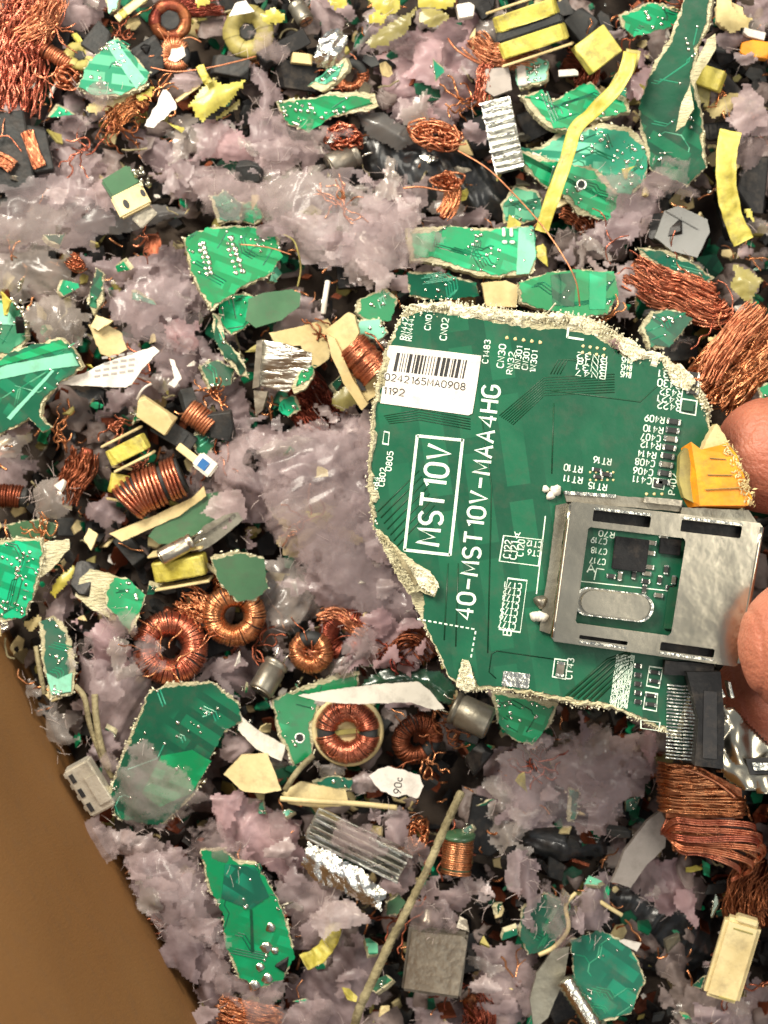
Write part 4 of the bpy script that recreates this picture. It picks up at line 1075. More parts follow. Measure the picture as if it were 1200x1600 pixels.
# ================================================================ the hand
def hand():
    mb = MB()
    def cap(pts, radii, flat=1.0):
        q = catmull([P(*p) for p in pts], 6); m = len(q); n = len(pts) - 1; rr = []
        for i in range(m):
            t = i / (m - 1) * n; k = min(int(t), n - 1); rr.append(radii[k] + (radii[k + 1] - radii[k]) * (t - k))
        mb.tube(q, rr, 16, flat=flat)
        for e_, r in ((q[0], rr[0]), (q[-1], rr[-1])): ball(e_, r, flat)
    def ball(c, r, flat=1.0, sc=(1, 1, 1)):
        bm = bmesh.new(); bmesh.ops.create_icosphere(bm, subdivisions=3, radius=r); bm.verts.index_update()
        mb.add([(v.co.x * sc[0] + c[0], v.co.y * sc[1] + c[1], v.co.z * flat * sc[2] + c[2]) for v in bm.verts], [tuple(v.index for v in f.verts) for f in bm.faces]); bm.free()
    # index finger behind the upper right edge of the board
    cap([(1206, 712, 208), (1310, 700, 200), (1450, 706, 150), (1600, 760, 70), (1760, 880, 10)], [88, 100, 104, 112, 120])
    # middle finger below it, under the torn metal
    cap([(1206, 1090, 215), (1290, 1068, 205), (1440, 1040, 140), (1620, 1000, 60), (1780, 1010, 0)], [84, 96, 104, 112, 120])
    # ring and little finger curled underneath
    cap([(1290, 1350, 60), (1350, 1310, 60), (1460, 1250, 40), (1620, 1170, 10), (1800, 1150, -20)], [84, 94, 100, 108, 118])
    cap([(1330, 1520, 60), (1400, 1480, 50), (1520, 1400, 10), (1660, 1320, -20), (1820, 1280, -30)], [70, 80, 86, 95, 110])
    # thumb clamping from the front
    cap([(1267, 1008, 420), (1340, 1012, 430), (1480, 1050, 400), (1640, 1140, 250), (1800, 1230, 120)], [100, 112, 122, 138, 150])
    # palm, heel, wrist and forearm
    for c, r, sc in (((1830, 960, 10), 190, (1, 1.1, .75)), ((1850, 1180, 10), 210, (1.1, 1.1, .75)), ((2000, 1040, 0), 230, (1.1, 1.3, .7)), ((2060, 1260, 10), 220, (1.1, 1.1, .75))):
        ball(P(*c), r, 1, sc)
    cap([(2080, 1180, 0), (2360, 1360, -10), (2700, 1560, 0), (3100, 1800, 20)], [200, 165, 190, 230], .8)
    o = mb.build('person', 'skin')
    rm = o.modifiers.new('r', 'REMESH'); rm.mode = 'VOXEL'; rm.voxel_size = 6 * S; rm.use_smooth_shade = True
    sm = o.modifiers.new('s', 'SMOOTH'); sm.factor = .5; sm.iterations = 10
    dg = bpy.context.evaluated_depsgraph_get(); me = bpy.data.meshes.new_from_object(o.evaluated_get(dg))
    o.modifiers.clear(); old = o.data; o.data = me; me.name = 'person'; bpy.data.meshes.remove(old)
    me.polygons.foreach_set('use_smooth', [True] * len(me.polygons))
    tag(o, 'hand reaching in from the right edge, bare fingertips and thumb gripping the large torn board', 'person')
    # creases: shallow folds pressed into the skin across the joints
    co = np.zeros(len(me.vertices) * 3); me.vertices.foreach_get('co', co); co = co.reshape(-1, 3) / S
    nr = np.zeros(len(me.vertices) * 3); me.vertices.foreach_get('normal', nr); nr = nr.reshape(-1, 3)
    X, Y = co[:, 0], co[:, 1]
    d = 1.6 * fbm(X / 60, Y / 34, 5, 3) * 2 - 3.0 * np.clip(1 - np.abs(fbm(X / 90 + 3, Y / 220, 8, 2)) * 14, 0, 1)
    me.vertices.foreach_set('co', ((co + nr * d[:, None]) * S).ravel()); me.update()
    # thumb nail faces away from the board, finger nails face down
    def nail(px, py, z, rx, ry, w, l, tilt):
        q = MB(); rows = 7; cols = 9
        for i in range(rows):
            for j in range(cols):
                u = i / (rows - 1) - .5; v = (j / (cols - 1) - .5)
                q.v.append((u * l, v * w * (1 - .25 * (abs(u) * 2) ** 3), -abs(v) ** 2 * w * .55 - (abs(u) * 2) ** 3 * 4))
        for i in range(rows - 1):
            for j in range(cols - 1): a = i * cols + j; q.f.append((a, a + cols, a + cols + 1, a + 1))
        n = q.build('fingernail', 'nail', smooth=True); n.parent = o
        n.location = Vector(P(px, py, z)) * S; n.rotation_euler = [math.radians(t) for t in tilt]
    nail(1322, 998, 524, 0, 0, 96, 110, (0, -4, 4))
    nail(1206, 712, 118, 0, 0, 100, 110, (180, 0, 0)); nail(1206, 1090, 129, 0, 0, 100, 110, (180, 0, 0))
    nail(1290, 1350, -24, 0, 0, 92, 100, (180, 0, 0)); nail(1330, 1520, -10, 0, 0, 80, 85, (180, 0, 0))
    return o
hand()

# ================================================================ the box side
def box_side():
    a = Vector((20 - 600, 800 - 1040)); b = Vector((320 - 600, 800 - 1600)); d = (b - a).normalized(); nrm = Vector((d.y, -d.x))
    if nrm.dot(a) < 0: nrm = -nrm
    e = empty('cardboard_box', 170, 1320, 0); tag(e, 'plain brown cardboard box side at the lower left corner, holding back the scrap', 'box')
    o = Vector(e.location) / S
    p0 = a - d * 900; p1 = b + d * 900; ln = (p1 - p0).length; mid = (p0 + p1) / 2; an = math.atan2(d.y, d.x)
    c = mid + nrm * (-2 + 20)
    mb = MB()
    # gently bowed inner wall
    n = 60; m_ = 24; T_ = 34
    for s_ in (0, 1):
        for i in range(n + 1):
            for j in range(m_ + 1):
                t = i / n; z = -160 + 1700 * j / m_
                bow = 14 * mnoise.noise(Vector((t * 5, j * .13, 3))) + 6 * mnoise.noise(Vector((t * 17, j * .3, 8)))
                q = p0 + d * (ln * t) + nrm * (s_ * T_ + bow + .03 * z)
                mb.v.append((q.x - o.x, q.y - o.y, z - o.z))
    W = m_ + 1; K = (n + 1) * W
    for i in range(n):
        for j in range(m_):
            a_ = i * W + j; mb.f.append((a_, a_ + 1, a_ + W + 1, a_ + W)); mb.f.append((K + a_, K + a_ + W, K + a_ + W + 1, K + a_ + 1))
        a_ = i * W + m_; mb.f.append((a_, K + a_, K + a_ + W, a_ + W)); a_ = i * W; mb.f.append((a_, a_ + W, K + a_ + W, K + a_))
    mb.build('side_panel', 'cardboard', e, smooth=True)
box_side()

# ================================================================ bottom of the heap
def outside_box(x, y, mrg=0):      # px coordinates: is this left of the cardboard wall
    return (x - 20) * (1600 - 1040) - (y - 1040) * (320 - 20) < mrg * 635
def bed():
    n = 150; mb = MB()
    xs = np.linspace(-1500, 1700, n); ys = np.linspace(-1900, 1900, n)
    X, Y = np.meshgrid(xs, ys, indexing='ij'); Z = -95 + 34 * fbm(X / 130, Y / 130, 3, 4)
    mb.v = [tuple(v) for v in np.stack([X.ravel(), Y.ravel(), Z.ravel()], 1)]
    for i in range(n - 1):
        for j in range(n - 1): a = i * n + j; mb.f.append((a, a + n, a + n + 1, a + 1))
    o = mb.build('ground', 'bed', smooth=True); o['kind'] = 'structure'
bed()
def filler():
    rn = random.Random(21)
    kinds = {'black_plastic_fragments': ('black_plastic', 1900), 'ferrite_fragments': ('ferrite', 1100), 'green_board_fragments': ('mask_dark', 1100), 'bright_board_fragments': ('mask_bright', 330), 'cream_fragments': ('cream', 620), 'yellow_tape_fragments': ('olive', 330),
             'metal_fragments': ('solder', 420), 'white_fragments': ('paper', 300), 'brown_fragments': ('copper_dark', 1100)}
    for name, (m, n) in kinds.items():
        mb = MB(); k = 0
        while k < n:
            px = rn.uniform(-300, 1500); py = rn.uniform(-300, 1900)
            if outside_box(px, py, -20): continue
            k += 1; x, y, _ = P(px, py, -40); z = -62 + 26 * mnoise.noise(Vector((x / 130, y / 130, 0))) + rn.uniform(-22, 44)
            s_ = {'solder': .45, 'paper': .5, 'mask_bright': .7}.get(m, 1)
            l = rn.uniform(10, 58) * s_; w = l * rn.uniform(.35, .9); t = rn.uniform(2, 9) * (1.4 if 'black' in m or m == 'ferrite' else .6)
            M = Euler((rn.uniform(-1, 1), rn.uniform(-1, 1), rn.random() * 6.28)).to_matrix()
            c5 = rn.choice((5, 6, 4)); a0 = rn.random(); pl = [(l / 2 * math.cos(a0 + 6.28 * i / c5) * rn.uniform(.7, 1.1), w / 2 * math.sin(a0 + 6.28 * i / c5) * rn.uniform(.7, 1.1)) for i in range(c5)]
            vs = [M @ Vector((a, b, t / 2)) + Vector((x, y, z)) for a, b in pl] + [M @ Vector((a, b, -t / 2)) + Vector((x, y, z)) for a, b in pl]
            mb.add([tuple(v) for v in vs], [tuple(range(c5)), tuple(reversed(range(c5, 2 * c5)))] + [(i, c5 + i, c5 + (i + 1) % c5, (i + 1) % c5) for i in range(c5)])
        o = mb.build(name, m); tag(o, {'black_plastic': 'loose small black plastic bits filling the gaps of the scrap heap', 'ferrite': 'dark grey crushed ferrite bits strewn deep in the heap', 'mask_dark': 'small dark green board crumbs sprinkled between larger scraps',
              'mask_bright': 'tiny bright emerald board crumbs scattered over the heap', 'cream': 'small cream laminate crumbs scattered through the scrap', 'olive': 'little olive yellow tape scraps scattered through the heap', 'solder': 'tiny glinting silver metal specks spread over the heap',
              'paper': 'tiny torn white paper specks spread over the scrap', 'copper_dark': 'small brown coppery crumbs lying deep in the heap'}[m], 'fragments'); o['kind'] = 'stuff'
    # snipped wires
    for m, n, lab, name in (('copper', 900, 'short thin copper wire snippets lying loosely over the heap', 'copper_snippets'), ('stick', 240, 'thin pale fibre and wire ends poking from the scrap', 'pale_snippets')):
        mb = MB(); k = 0
        while k < n:
            px = rn.uniform(-250, 1450); py = rn.uniform(-250, 1850)
            if outside_box(px, py, -30): continue
            k += 1; x, y, _ = P(px, py, -20); z = -22 + rn.uniform(-25, 40); a = rn.random() * 6.28; q = [(x, y, z)]; l = rn.uniform(6, 22)
            for i in range(4): a += rn.uniform(-.9, .9); q.append((q[-1][0] + l / 2 * math.cos(a), q[-1][1] + l / 2 * math.sin(a), q[-1][2] + rn.uniform(-5, 6)))
            mb.tube(catmull(q, 3), rn.uniform(.9, 2.0), 5, cap=False)
        o = mb.build(name, m, smooth=True); tag(o, lab, 'wire'); o['kind'] = 'stuff'
    # low fluff between the pieces, one joined mass of shreds
    mb = MB(); k = 0
    while k < 1000:
        px = rn.uniform(-300, 1500); py = rn.uniform(-300, 1900)
        if outside_box(px, py, -10): continue
        k += 1; x, y, _ = P(px, py, -30); z = -44 + rn.uniform(-16, 44); R = rn.uniform(8, 38) ; R *= .6 + .6 * rn.random(); a0 = rn.random() * 6; st = rn.uniform(.5, 1); n = 13; ph = rn.random() * 99
        o0 = len(mb.v); ca, sa = math.cos(a0), math.sin(a0); tx, ty = rn.uniform(-.5, .5), rn.uniform(-.5, .5)
        for ri in range(5):
            for j in range(n):
                a = 6.28 * j / n; r = R * ri / 4 * (1 + (.35 if ri == 4 else .1) * mnoise.noise(Vector((math.cos(a) * 2.2, math.sin(a) * 2.2, ph))) * 2)
                u, v = r * math.cos(a), r * math.sin(a) * st
                zz = R * .35 * mnoise.noise(Vector((u / 13, v / 13, ph))) + tx * u + ty * v - (R * .25 if ri == 4 else 0)
                mb.v.append((x + u * ca - v * sa, y + u * sa + v * ca, z + zz))
        for ri in range(4):
            for j in range(n): mb.f.append((o0 + ri * n + j, o0 + ri * n + (j + 1) % n, o0 + (ri + 1) * n + (j + 1) % n, o0 + (ri + 1) * n + j))
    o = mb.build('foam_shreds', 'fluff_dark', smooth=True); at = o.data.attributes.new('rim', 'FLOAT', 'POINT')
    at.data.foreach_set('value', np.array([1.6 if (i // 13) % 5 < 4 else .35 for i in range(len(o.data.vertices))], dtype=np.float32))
    tag(o, 'small dull mauve foam shreds packed between the bigger scraps', 'foam'); o['kind'] = 'stuff'
filler()

# ================================================================ the scrap one can tell apart
_sd = [100]
def FL(label, pts, z=10, m='fluff', amp=26, L=58, hairs=60, **k):
    _sd[0] += 1; L *= 1.25; hairs = int(hairs * 1.6)
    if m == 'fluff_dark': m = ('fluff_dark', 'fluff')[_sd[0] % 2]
    o = sheet('foam_shred' if not m.startswith('film') else 'plastic_film', label, 'foam' if not m.startswith('film') else 'film', pts, z, m, amp=amp, L=L, seed=_sd[0], hairs=hairs,
                 group='shreds of mauve foam' if not m.startswith('film') else 'torn plastic films', **k)
    xs = [p[0] for p in pts]; ys = [p[1] for p in pts]; rn = random.Random(_sd[0]); ar = (max(xs) - min(xs)) * (max(ys) - min(ys)); n = 0 if m.startswith('film') else int(ar / 5200) + 1; k_ = 0
    while k_ < min(n, 9):
        x = rn.uniform(min(xs), max(xs)); y = rn.uniform(min(ys), max(ys)); r_ = False
        for i in range(len(pts)):
            ax, ay = pts[i]; bx, by = pts[i - 1]
            if (ay > y) != (by > y) and x < (bx - ax) * (y - ay) / (by - ay) + ax: r_ = not r_
        if not r_: continue
        k_ += 1; R_ = rn.uniform(24, 60); a0 = rn.random() * 3.14; el = rn.uniform(.35, .8)
        po = []
        for t in sorted(rn.uniform(0, 6.28) for _ in range(7)):
            u = R_ * rn.uniform(.5, 1.2) * math.cos(t); v = R_ * el * rn.uniform(.5, 1.2) * math.sin(t); po.append((x + u * math.cos(a0) - v * math.sin(a0), y + u * math.sin(a0) + v * math.cos(a0)))
        f = sheet('torn_flake', '', '', po, z + amp * .45 + rn.uniform(2, 12), rn.choice((m, m, 'thin_foam', 'thin_foam', 'film_clear', 'veil')), amp=10, L=34, ragged=5, rim=5, droop=9, seed=_sd[0] * 13 + k_, parent=o, pc=o.location.copy(), tilt=(rn.uniform(-14, 14), rn.uniform(-14, 14), 0))
    return o
B, TL, DK = 'mask_bright', 'mask_teal', 'mask_dark'

# ---- big foam and film shreds, background layer
FL('brownish grey foam shred along the top edge above the teal board with a pale stripe', [(55, -20), (175, -25), (165, 30), (150, 48), (115, 62), (85, 55), (60, 25)], -5)
FL('mauve foam shred between the frayed copper braid and the yellow torn tape at upper left', [(85, 130), (128, 150), (140, 190), (125, 235), (150, 260), (90, 280), (75, 230), (78, 180)], 0)
FL('long mauve foam drift running left of the white two-hole connector', [(60, 245), (130, 225), (165, 260), (160, 300), (180, 330), (120, 320), (40, 330), (-20, 310), (-20, 285), (40, 280)], 0)
FL('mauve foam drift at the left edge below the long drift', [(-30, 300), (60, 300), (110, 330), (100, 365), (50, 390), (-30, 385)], 12, 'film_clear', amp=20)
FL('mauve foam under the white torn paper in the upper left', [(180, 195), (225, 190), (250, 205), (300, 225), (300, 270), (250, 275), (200, 235)], 4)
FL('wide mauve foam shred right of the white two-hole connector', [(235, 250), (300, 235), (345, 250), (420, 270), (440, 300), (380, 320), (330, 320), (280, 310), (245, 285)], 4)
FL('rosy foam shred below the yellow torn tape', [(300, 205), (345, 180), (385, 195), (420, 215), (400, 250), (340, 262), (295, 250)], 18, 'fluff_pink')
FL('tall mauve foam tongue reaching up left of the emerald strip at upper middle', [(392, 100), (420, 105), (440, 140), (430, 170), (470, 200), (500, 215), (490, 245), (420, 262), (380, 230), (375, 190), (395, 160)], 24)
FL('smooth mauve foam fold left of the copper nest at upper middle', [(420, 190), (490, 205), (510, 235), (480, 262), (410, 275), (395, 250)], 34, amp=16)
FL('brown grey foam veil between two yellow tape bits at the top edge', [(470, -20), (525, -15), (540, 35), (515, 75), (490, 40)], -8)
FL('large rosy foam mass under the yellow block, right of the emerald strip', [(585, 85), (640, 40), (690, 15), (745, 35), (780, 75), (745, 110), (750, 150), (720, 190), (650, 195), (600, 180), (590, 130)], -8, 'fluff_pink', amp=34)
FL('darker mauve foam hump above the black film near the top', [(595, 150), (650, 140), (700, 165), (715, 195), (650, 205), (600, 190)], 6)
FL('clear crumpled bag piece with glints in the upper middle', [(395, 262), (450, 250), (520, 262), (570, 290), (600, 320), (570, 352), (500, 348), (450, 360), (410, 330), (390, 295)], 38, 'film_clear', amp=30, L=46, holes=0)
FL('pale mauve foam skirt below the clear crumpled bag piece', [(420, 330), (500, 325), (600, 300), (660, 320), (640, 370), (620, 420), (585, 450), (520, 430), (470, 400), (450, 370)], 30, 'fluff_pale', amp=24)
FL('mauve foam scrap left of the black film centre', [(570, 280), (620, 265), (650, 300), (640, 335), (600, 335)], 36)
FL('thin mauve foam curl standing beside the copper arc', [(596, 262), (612, 262), (640, 310), (660, 345), (640, 350), (615, 310)], 48, 'fluff_pale', amp=8)
FL('grey mauve foam heap above the emerald board with white bars', [(660, 330), (720, 320), (770, 330), (760, 355), (700, 358), (650, 350)], 14)
FL('left edge grey foam patch below the long drift', [(-25, 380), (70, 375), (110, 400), (130, 440), (90, 470), (20, 470), (-25, 455)], 0, 'film_clear')
FL('mauve foam patch above the brown foam slab on the left', [(120, 395), (180, 400), (230, 395), (290, 380), (310, 420), (250, 440), (180, 445), (130, 425)], 6)
FL('smooth brownish foam flap left of the emerald board with solder rows', [(165, 450), (240, 430), (300, 425), (320, 470), (280, 500), (240, 520), (205, 528), (180, 495)], 26, amp=20)
FL('glossy pale translucent blob over the pale green board at left', [(45, 465), (85, 452), (130, 475), (140, 510), (110, 540), (60, 545), (40, 510)], 40, 'film_clear', amp=34, L=70)
FL('tan foam flake beside the brown flap on the left', [(240, 515), (265, 490), (310, 495), (322, 520), (300, 550), (270, 558)], 24, 'fluff_pink', amp=12)
FL('mauve foam sheet below the tan flake', [(200, 590), (250, 555), (300, 535), (345, 540), (360, 575), (340, 600), (290, 610), (240, 625), (190, 650), (150, 655), (170, 620)], 0)
FL('ragged mauve foam left of the silver sheet shield', [(335, 560), (390, 600), (400, 650), (360, 680), (330, 640), (290, 615)], 8)
FL('very large mauve foam blanket in the centre left of the held board', [(340, 690), (400, 650), (440, 668), (500, 665), (560, 640), (590, 680), (600, 760), (610, 830), (580, 850), (520, 800), (460, 790), (420, 800), (390, 850), (370, 790), (335, 760), (310, 720)], 34, 'fluff', amp=38, L=90, hairs=90)
FL('yellow stained foam patch in the centre blanket', [(425, 790), (480, 770), (530, 790), (535, 835), (490, 880), (440, 870)], 36, 'olive_fluff', amp=22, L=60)
FL('large soft mauve foam lobe against the torn flap of the held board', [(480, 800), (560, 790), (612, 835), (640, 900), (665, 960), (640, 990), (580, 985), (510, 960), (470, 920), (460, 860)], 42, 'fluff', amp=34, L=100, hairs=70)
FL('clear wrinkled film piece under the centre foam blanket', [(390, 880), (440, 870), (500, 900), (520, 950), (480, 985), (430, 990), (400, 950)], 30, 'film_clear', amp=26, L=40)
FL('light mauve foam flap over the copper ring near the centre bottom', [(540, 960), (600, 950), (650, 980), (675, 1020), (640, 1050), (590, 1045), (560, 1030), (535, 1055), (520, 1050), (545, 1000)], 46, 'fluff_pink', amp=18)
FL('thin mauve foam wisp over the copper toroid left of the white shard', [(555, 985), (590, 990), (575, 1030), (530, 1058), (520, 1048), (550, 1020)], 58, 'fluff_pale', amp=10)
FL('mauve foam rag at the top of the right side near the fallen strip', [(910, 290), (960, 275), (1010, 275), (1035, 310), (1030, 345), (985, 385), (930, 395), (895, 370), (930, 330)], 42, 'fluff', amp=22)
FL('dull foam tatter below the mauve rag at right', [(870, 365), (930, 360), (985, 375), (960, 410), (900, 415), (860, 395)], 22, 'fluff_dark')
FL('mauve foam flake right of the black metal core pieces at upper right', [(1130, 160), (1180, 165), (1215, 190), (1215, 225), (1170, 205), (1140, 190)], 50, 'fluff', amp=12)
FL('mauve foam scrap at the right edge near the bent yellow strip', [(1155, 205), (1215, 215), (1215, 290), (1180, 300), (1165, 260)], 14, 'fluff_dark')
FL('rosy foam shred beside the long yellow ribbon', [(975, 110), (1005, 75), (1020, 100), (1000, 150), (985, 170), (970, 150)], 18, 'fluff_pink', amp=12)
FL('mauve foam clump at the right top corner', [(1160, -15), (1215, -15), (1215, 60), (1185, 70), (1165, 30)], 16)
FL('frayed pale foam fringe under the right copper bundle', [(950, 415), (985, 400), (1000, 440), (990, 480), (965, 500), (950, 470)], 36, 'fluff_pale', amp=16)
# left lower
FL('grey rounded plastic lump at left beneath the black film', [(45, 765), (60, 745), (95, 745), (113, 770), (110, 800), (85, 815), (55, 812)], 34, 'film_clear', amp=10, L=90, ragged=2, rim=2)
FL('mauve tatter beside the blue tipped component', [(330, 720), (365, 735), (375, 770), (350, 795), (325, 770)], 34, 'fluff', amp=16)
FL('smoky pink foam over the left edge of the copper toroid', [(115, 975), (150, 965), (180, 975), (205, 1010), (190, 1040), (150, 1030), (125, 1005)], 60, 'fluff_pink', amp=20)
FL('large smooth mauve plastic bag hump below the left toroid', [(118, 1020), (165, 1030), (215, 1030), (238, 1070), (225, 1110), (205, 1160), (180, 1200), (150, 1190), (140, 1130), (120, 1070)], 40, 'fluff', amp=32, L=110, ragged=4)
FL('mauve bag corner against the cardboard left of the long splinter', [(35, 1060), (70, 1075), (100, 1120), (135, 1150), (120, 1180), (80, 1180), (55, 1130)], 20, 'film_clear', amp=24, L=80)
FL('mauve foam sliver between board shards at the left edge', [(85, 900), (120, 920), (130, 960), (90, 975), (60, 960)], 4, 'fluff_dark')
FL('pale foam tatter right of the left toroids', [(300, 1035), (370, 1020), (395, 1030), (400, 1090), (380, 1100), (330, 1070)], 4, 'fluff', amp=20)
FL('white foam fringe leaning on the cardboard wall', [(140, 1300), (170, 1285), (215, 1300), (250, 1290), (245, 1350), (220, 1380), (200, 1345), (165, 1335)], 50, 'fluff_pale', amp=20, hairs=80)
FL('mauve foam mass along the cardboard wall below the dark green board', [(210, 1340), (270, 1320), (320, 1350), (345, 1430), (350, 1490), (300, 1480), (255, 1460), (220, 1420), (195, 1380)], 44, 'fluff', amp=34, L=90, hairs=90)
FL('ragged mauve foam point near the bottom left corner', [(240, 1450), (300, 1465), (350, 1480), (370, 1540), (345, 1560), (335, 1620), (320, 1600), (300, 1530), (265, 1490)], 40, 'fluff', amp=26, hairs=70)
FL('pale foam smear under the bottom green board', [(345, 1490), (400, 1500), (450, 1530), (440, 1565), (380, 1560)], 30, 'fluff_pale', amp=14)
FL('rosy foam left of the finned aluminium sink', [(320, 1255), (380, 1240), (420, 1270), (470, 1290), (480, 1360), (450, 1400), (400, 1350), (350, 1320)], 22, 'fluff_pink', amp=26, L=70)
FL('mauve foam field under the finned aluminium sink', [(440, 1370), (500, 1380), (540, 1420), (530, 1470), (480, 1500), (455, 1450), (430, 1400)], 16, 'fluff', amp=22)
FL('mauve foam sheet at the bottom beside the tilted stick', [(440, 1540), (500, 1500), (560, 1470), (600, 1480), (590, 1560), (560, 1620), (470, 1625)], 10, 'fluff', amp=30, L=70)
FL('dull foam pile at the bottom edge under the green board', [(320, 1560), (400, 1580), (470, 1570), (480, 1630), (320, 1630)], -10, 'fluff_dark')
FL('mauve foam drape over the finned sink upper end', [(580, 1265), (640, 1270), (650, 1320), (640, 1370), (600, 1380), (595, 1320)], 52, 'fluff', amp=20)
FL('grey foam scrap between sink and stick', [(600, 1360), (650, 1350), (650, 1385), (620, 1400), (590, 1392)], 50, 'fluff', amp=14)
FL('thin foam strand hanging below the finned sink', [(515, 1395), (545, 1390), (530, 1430), (500, 1460), (488, 1430)], 66, 'fluff_pale', amp=8)
FL('grey mauve foam plate right of the tilted stick', [(660, 1370), (730, 1370), (745, 1410), (720, 1430), (670, 1420)], 24, 'fluff', amp=14)
FL('rumpled foam below the small copper can', [(730, 1380), (760, 1375), (770, 1410), (750, 1425), (735, 1410)], 30, 'fluff_pale', amp=12, L=22)
FL('large pale foam sheet below the lower edge of the held board', [(740, 1190), (800, 1160), (850, 1175), (870, 1230), (860, 1290), (800, 1300), (760, 1260)], 6, 'fluff', amp=30, L=70)
FL('broad mauve foam tatter under the flat cable socket', [(850, 1160), (900, 1145), (960, 1135), (1010, 1150), (1030, 1195), (1010, 1240), (960, 1260), (950, 1320), (920, 1300), (900, 1250), (860, 1220)], 34, 'fluff', amp=28, hairs=70)
FL('narrow pink foam tongue with a hole left of the copper hank', [(1008, 1140), (1030, 1145), (1028, 1190), (1024, 1222), (1012, 1200), (1006, 1170)], 70, 'fluff_pink', amp=6, ragged=3)
FL('translucent grey film right of the small copper can', [(765, 1220), (800, 1230), (810, 1300), (830, 1340), (800, 1350), (770, 1310)], 30, 'film_clear', amp=20)
FL('mauve foam drip in front of the dark teal shard', [(810, 1340), (840, 1345), (845, 1400), (835, 1460), (822, 1440), (805, 1390)], 48, 'fluff', amp=10)
FL('mauve foam cluster below the grey slanted plate', [(900, 1390), (950, 1370), (950, 1420), (945, 1465), (905, 1450), (895, 1415)], 44, 'fluff', amp=16)
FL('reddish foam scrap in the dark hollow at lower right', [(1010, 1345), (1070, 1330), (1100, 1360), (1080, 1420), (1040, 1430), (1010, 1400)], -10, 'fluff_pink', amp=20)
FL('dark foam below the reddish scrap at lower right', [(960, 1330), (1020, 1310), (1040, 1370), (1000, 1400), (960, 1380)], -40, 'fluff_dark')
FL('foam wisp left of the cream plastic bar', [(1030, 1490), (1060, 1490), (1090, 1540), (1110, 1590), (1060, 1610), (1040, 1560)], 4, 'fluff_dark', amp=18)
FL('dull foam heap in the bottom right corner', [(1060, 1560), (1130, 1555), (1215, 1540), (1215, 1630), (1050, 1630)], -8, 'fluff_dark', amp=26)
FL('brown mauve foam sheet at the bottom centre', [(740, 1480), (800, 1460), (840, 1500), (840, 1580), (800, 1630), (740, 1625), (730, 1550)], -4, 'fluff', amp=24)
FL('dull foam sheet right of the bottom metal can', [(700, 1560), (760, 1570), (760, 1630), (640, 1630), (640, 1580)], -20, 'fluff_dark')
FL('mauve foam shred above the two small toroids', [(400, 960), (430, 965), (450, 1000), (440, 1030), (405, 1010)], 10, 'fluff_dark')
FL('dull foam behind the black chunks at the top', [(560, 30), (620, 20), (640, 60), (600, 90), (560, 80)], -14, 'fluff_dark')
FL('small foam tuft between the emerald board and silver shield', [(420, 480), (470, 470), (520, 490), (500, 520), (440, 510)], 12, 'fluff_pale', amp=18)
FL('foam shred beneath the muted green plate', [(280, 740), (330, 750), (360, 800), (330, 830), (290, 800)], -20, 'fluff')
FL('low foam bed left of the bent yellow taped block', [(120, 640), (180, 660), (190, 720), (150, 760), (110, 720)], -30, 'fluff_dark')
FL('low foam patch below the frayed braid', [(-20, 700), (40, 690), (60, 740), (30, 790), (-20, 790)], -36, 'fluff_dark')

# ---- black pieces
sheet('plastic_sheet', 'large black plastic sheet fold in the upper middle beside the copper nests', 'plastic', [(560, 175), (600, 170), (650, 205), (700, 230), (760, 240), (800, 290), (835, 330), (800, 350), (740, 345), (690, 330), (640, 330), (600, 290), (575, 300), (545, 290), (555, 240)], -6, 'film_black', amp=26, L=90, ragged=3, seed=3)
o = sheet('plastic_sheet', 'grey satin face of the black plastic fold above the copper nest', 'plastic', [(552, 172), (600, 168), (640, 195), (650, 225), (620, 235), (570, 208)], 34, 'film_grey', amp=8, L=90, ragged=2, seed=4)
sheet('plastic_sheet', 'slate coloured plastic strip under the white two-hole connector', 'plastic', [(110, 345), (150, 315), (190, 310), (260, 318), (300, 330), (240, 350), (180, 365), (110, 362)], 14, 'film_grey', amp=14, L=80, ragged=2, seed=5)
sheet('plastic_sheet', 'black plastic sheet in the hollow under the big green shard at left', 'plastic', [(60, 610), (160, 605), (170, 640), (140, 680), (135, 740), (100, 760), (70, 700), (55, 660)], -40, 'film_black', amp=22, L=80, ragged=3, seed=6)
sheet('plastic_sheet', 'black sheet added to darken the deep hollow at lower right', 'plastic', [(940, 1360), (1040, 1390), (1110, 1400), (1120, 1500), (1060, 1540), (960, 1500), (930, 1430)], -56, 'film_black', amp=14, L=90, ragged=3, seed=8)  # shade of the void laid in as a black sheet
sheet('plastic_sheet', 'black sheet lying behind the grey slanted plate', 'plastic', [(800, 1270), (880, 1280), (960, 1300), (950, 1340), (880, 1350), (800, 1330)], -20, 'film_black', amp=14, L=90, ragged=3, seed=9)
sheet('plastic_sheet', 'black plastic sheet below the finned sink, around the tape curl', 'plastic', [(520, 1430), (560, 1420), (590, 1440), (560, 1480), (500, 1520), (465, 1520), (520, 1480)], -20, 'film_black', amp=14, L=70, ragged=3, seed=10)
CH = chunk
CH('round black ferrite disc right of the teal board with a pale stripe', 232, 92, 20, 58, 52, 26, (10, -8, 30), 'ferrite', 1, 'ferrite_core', 'ferrite core', 4)
CH('dark curved ferrite lump left above the teal striped board', 155, 62, 14, 52, 34, 22, (0, 10, 55), 'ferrite', 2, 'ferrite_core', 'ferrite core', 4)
CH('broken black chunk between the braid and the short coil', 88, 62, 0, 48, 34, 20, (12, 0, 10), 'black_plastic', 3)
CH('big slate block with a vertical face at the left edge', 12, 240, 20, 80, 120, 40, (4, -6, 8), 'ferrite', 4, 'ferrite_core', 'ferrite core', 2)
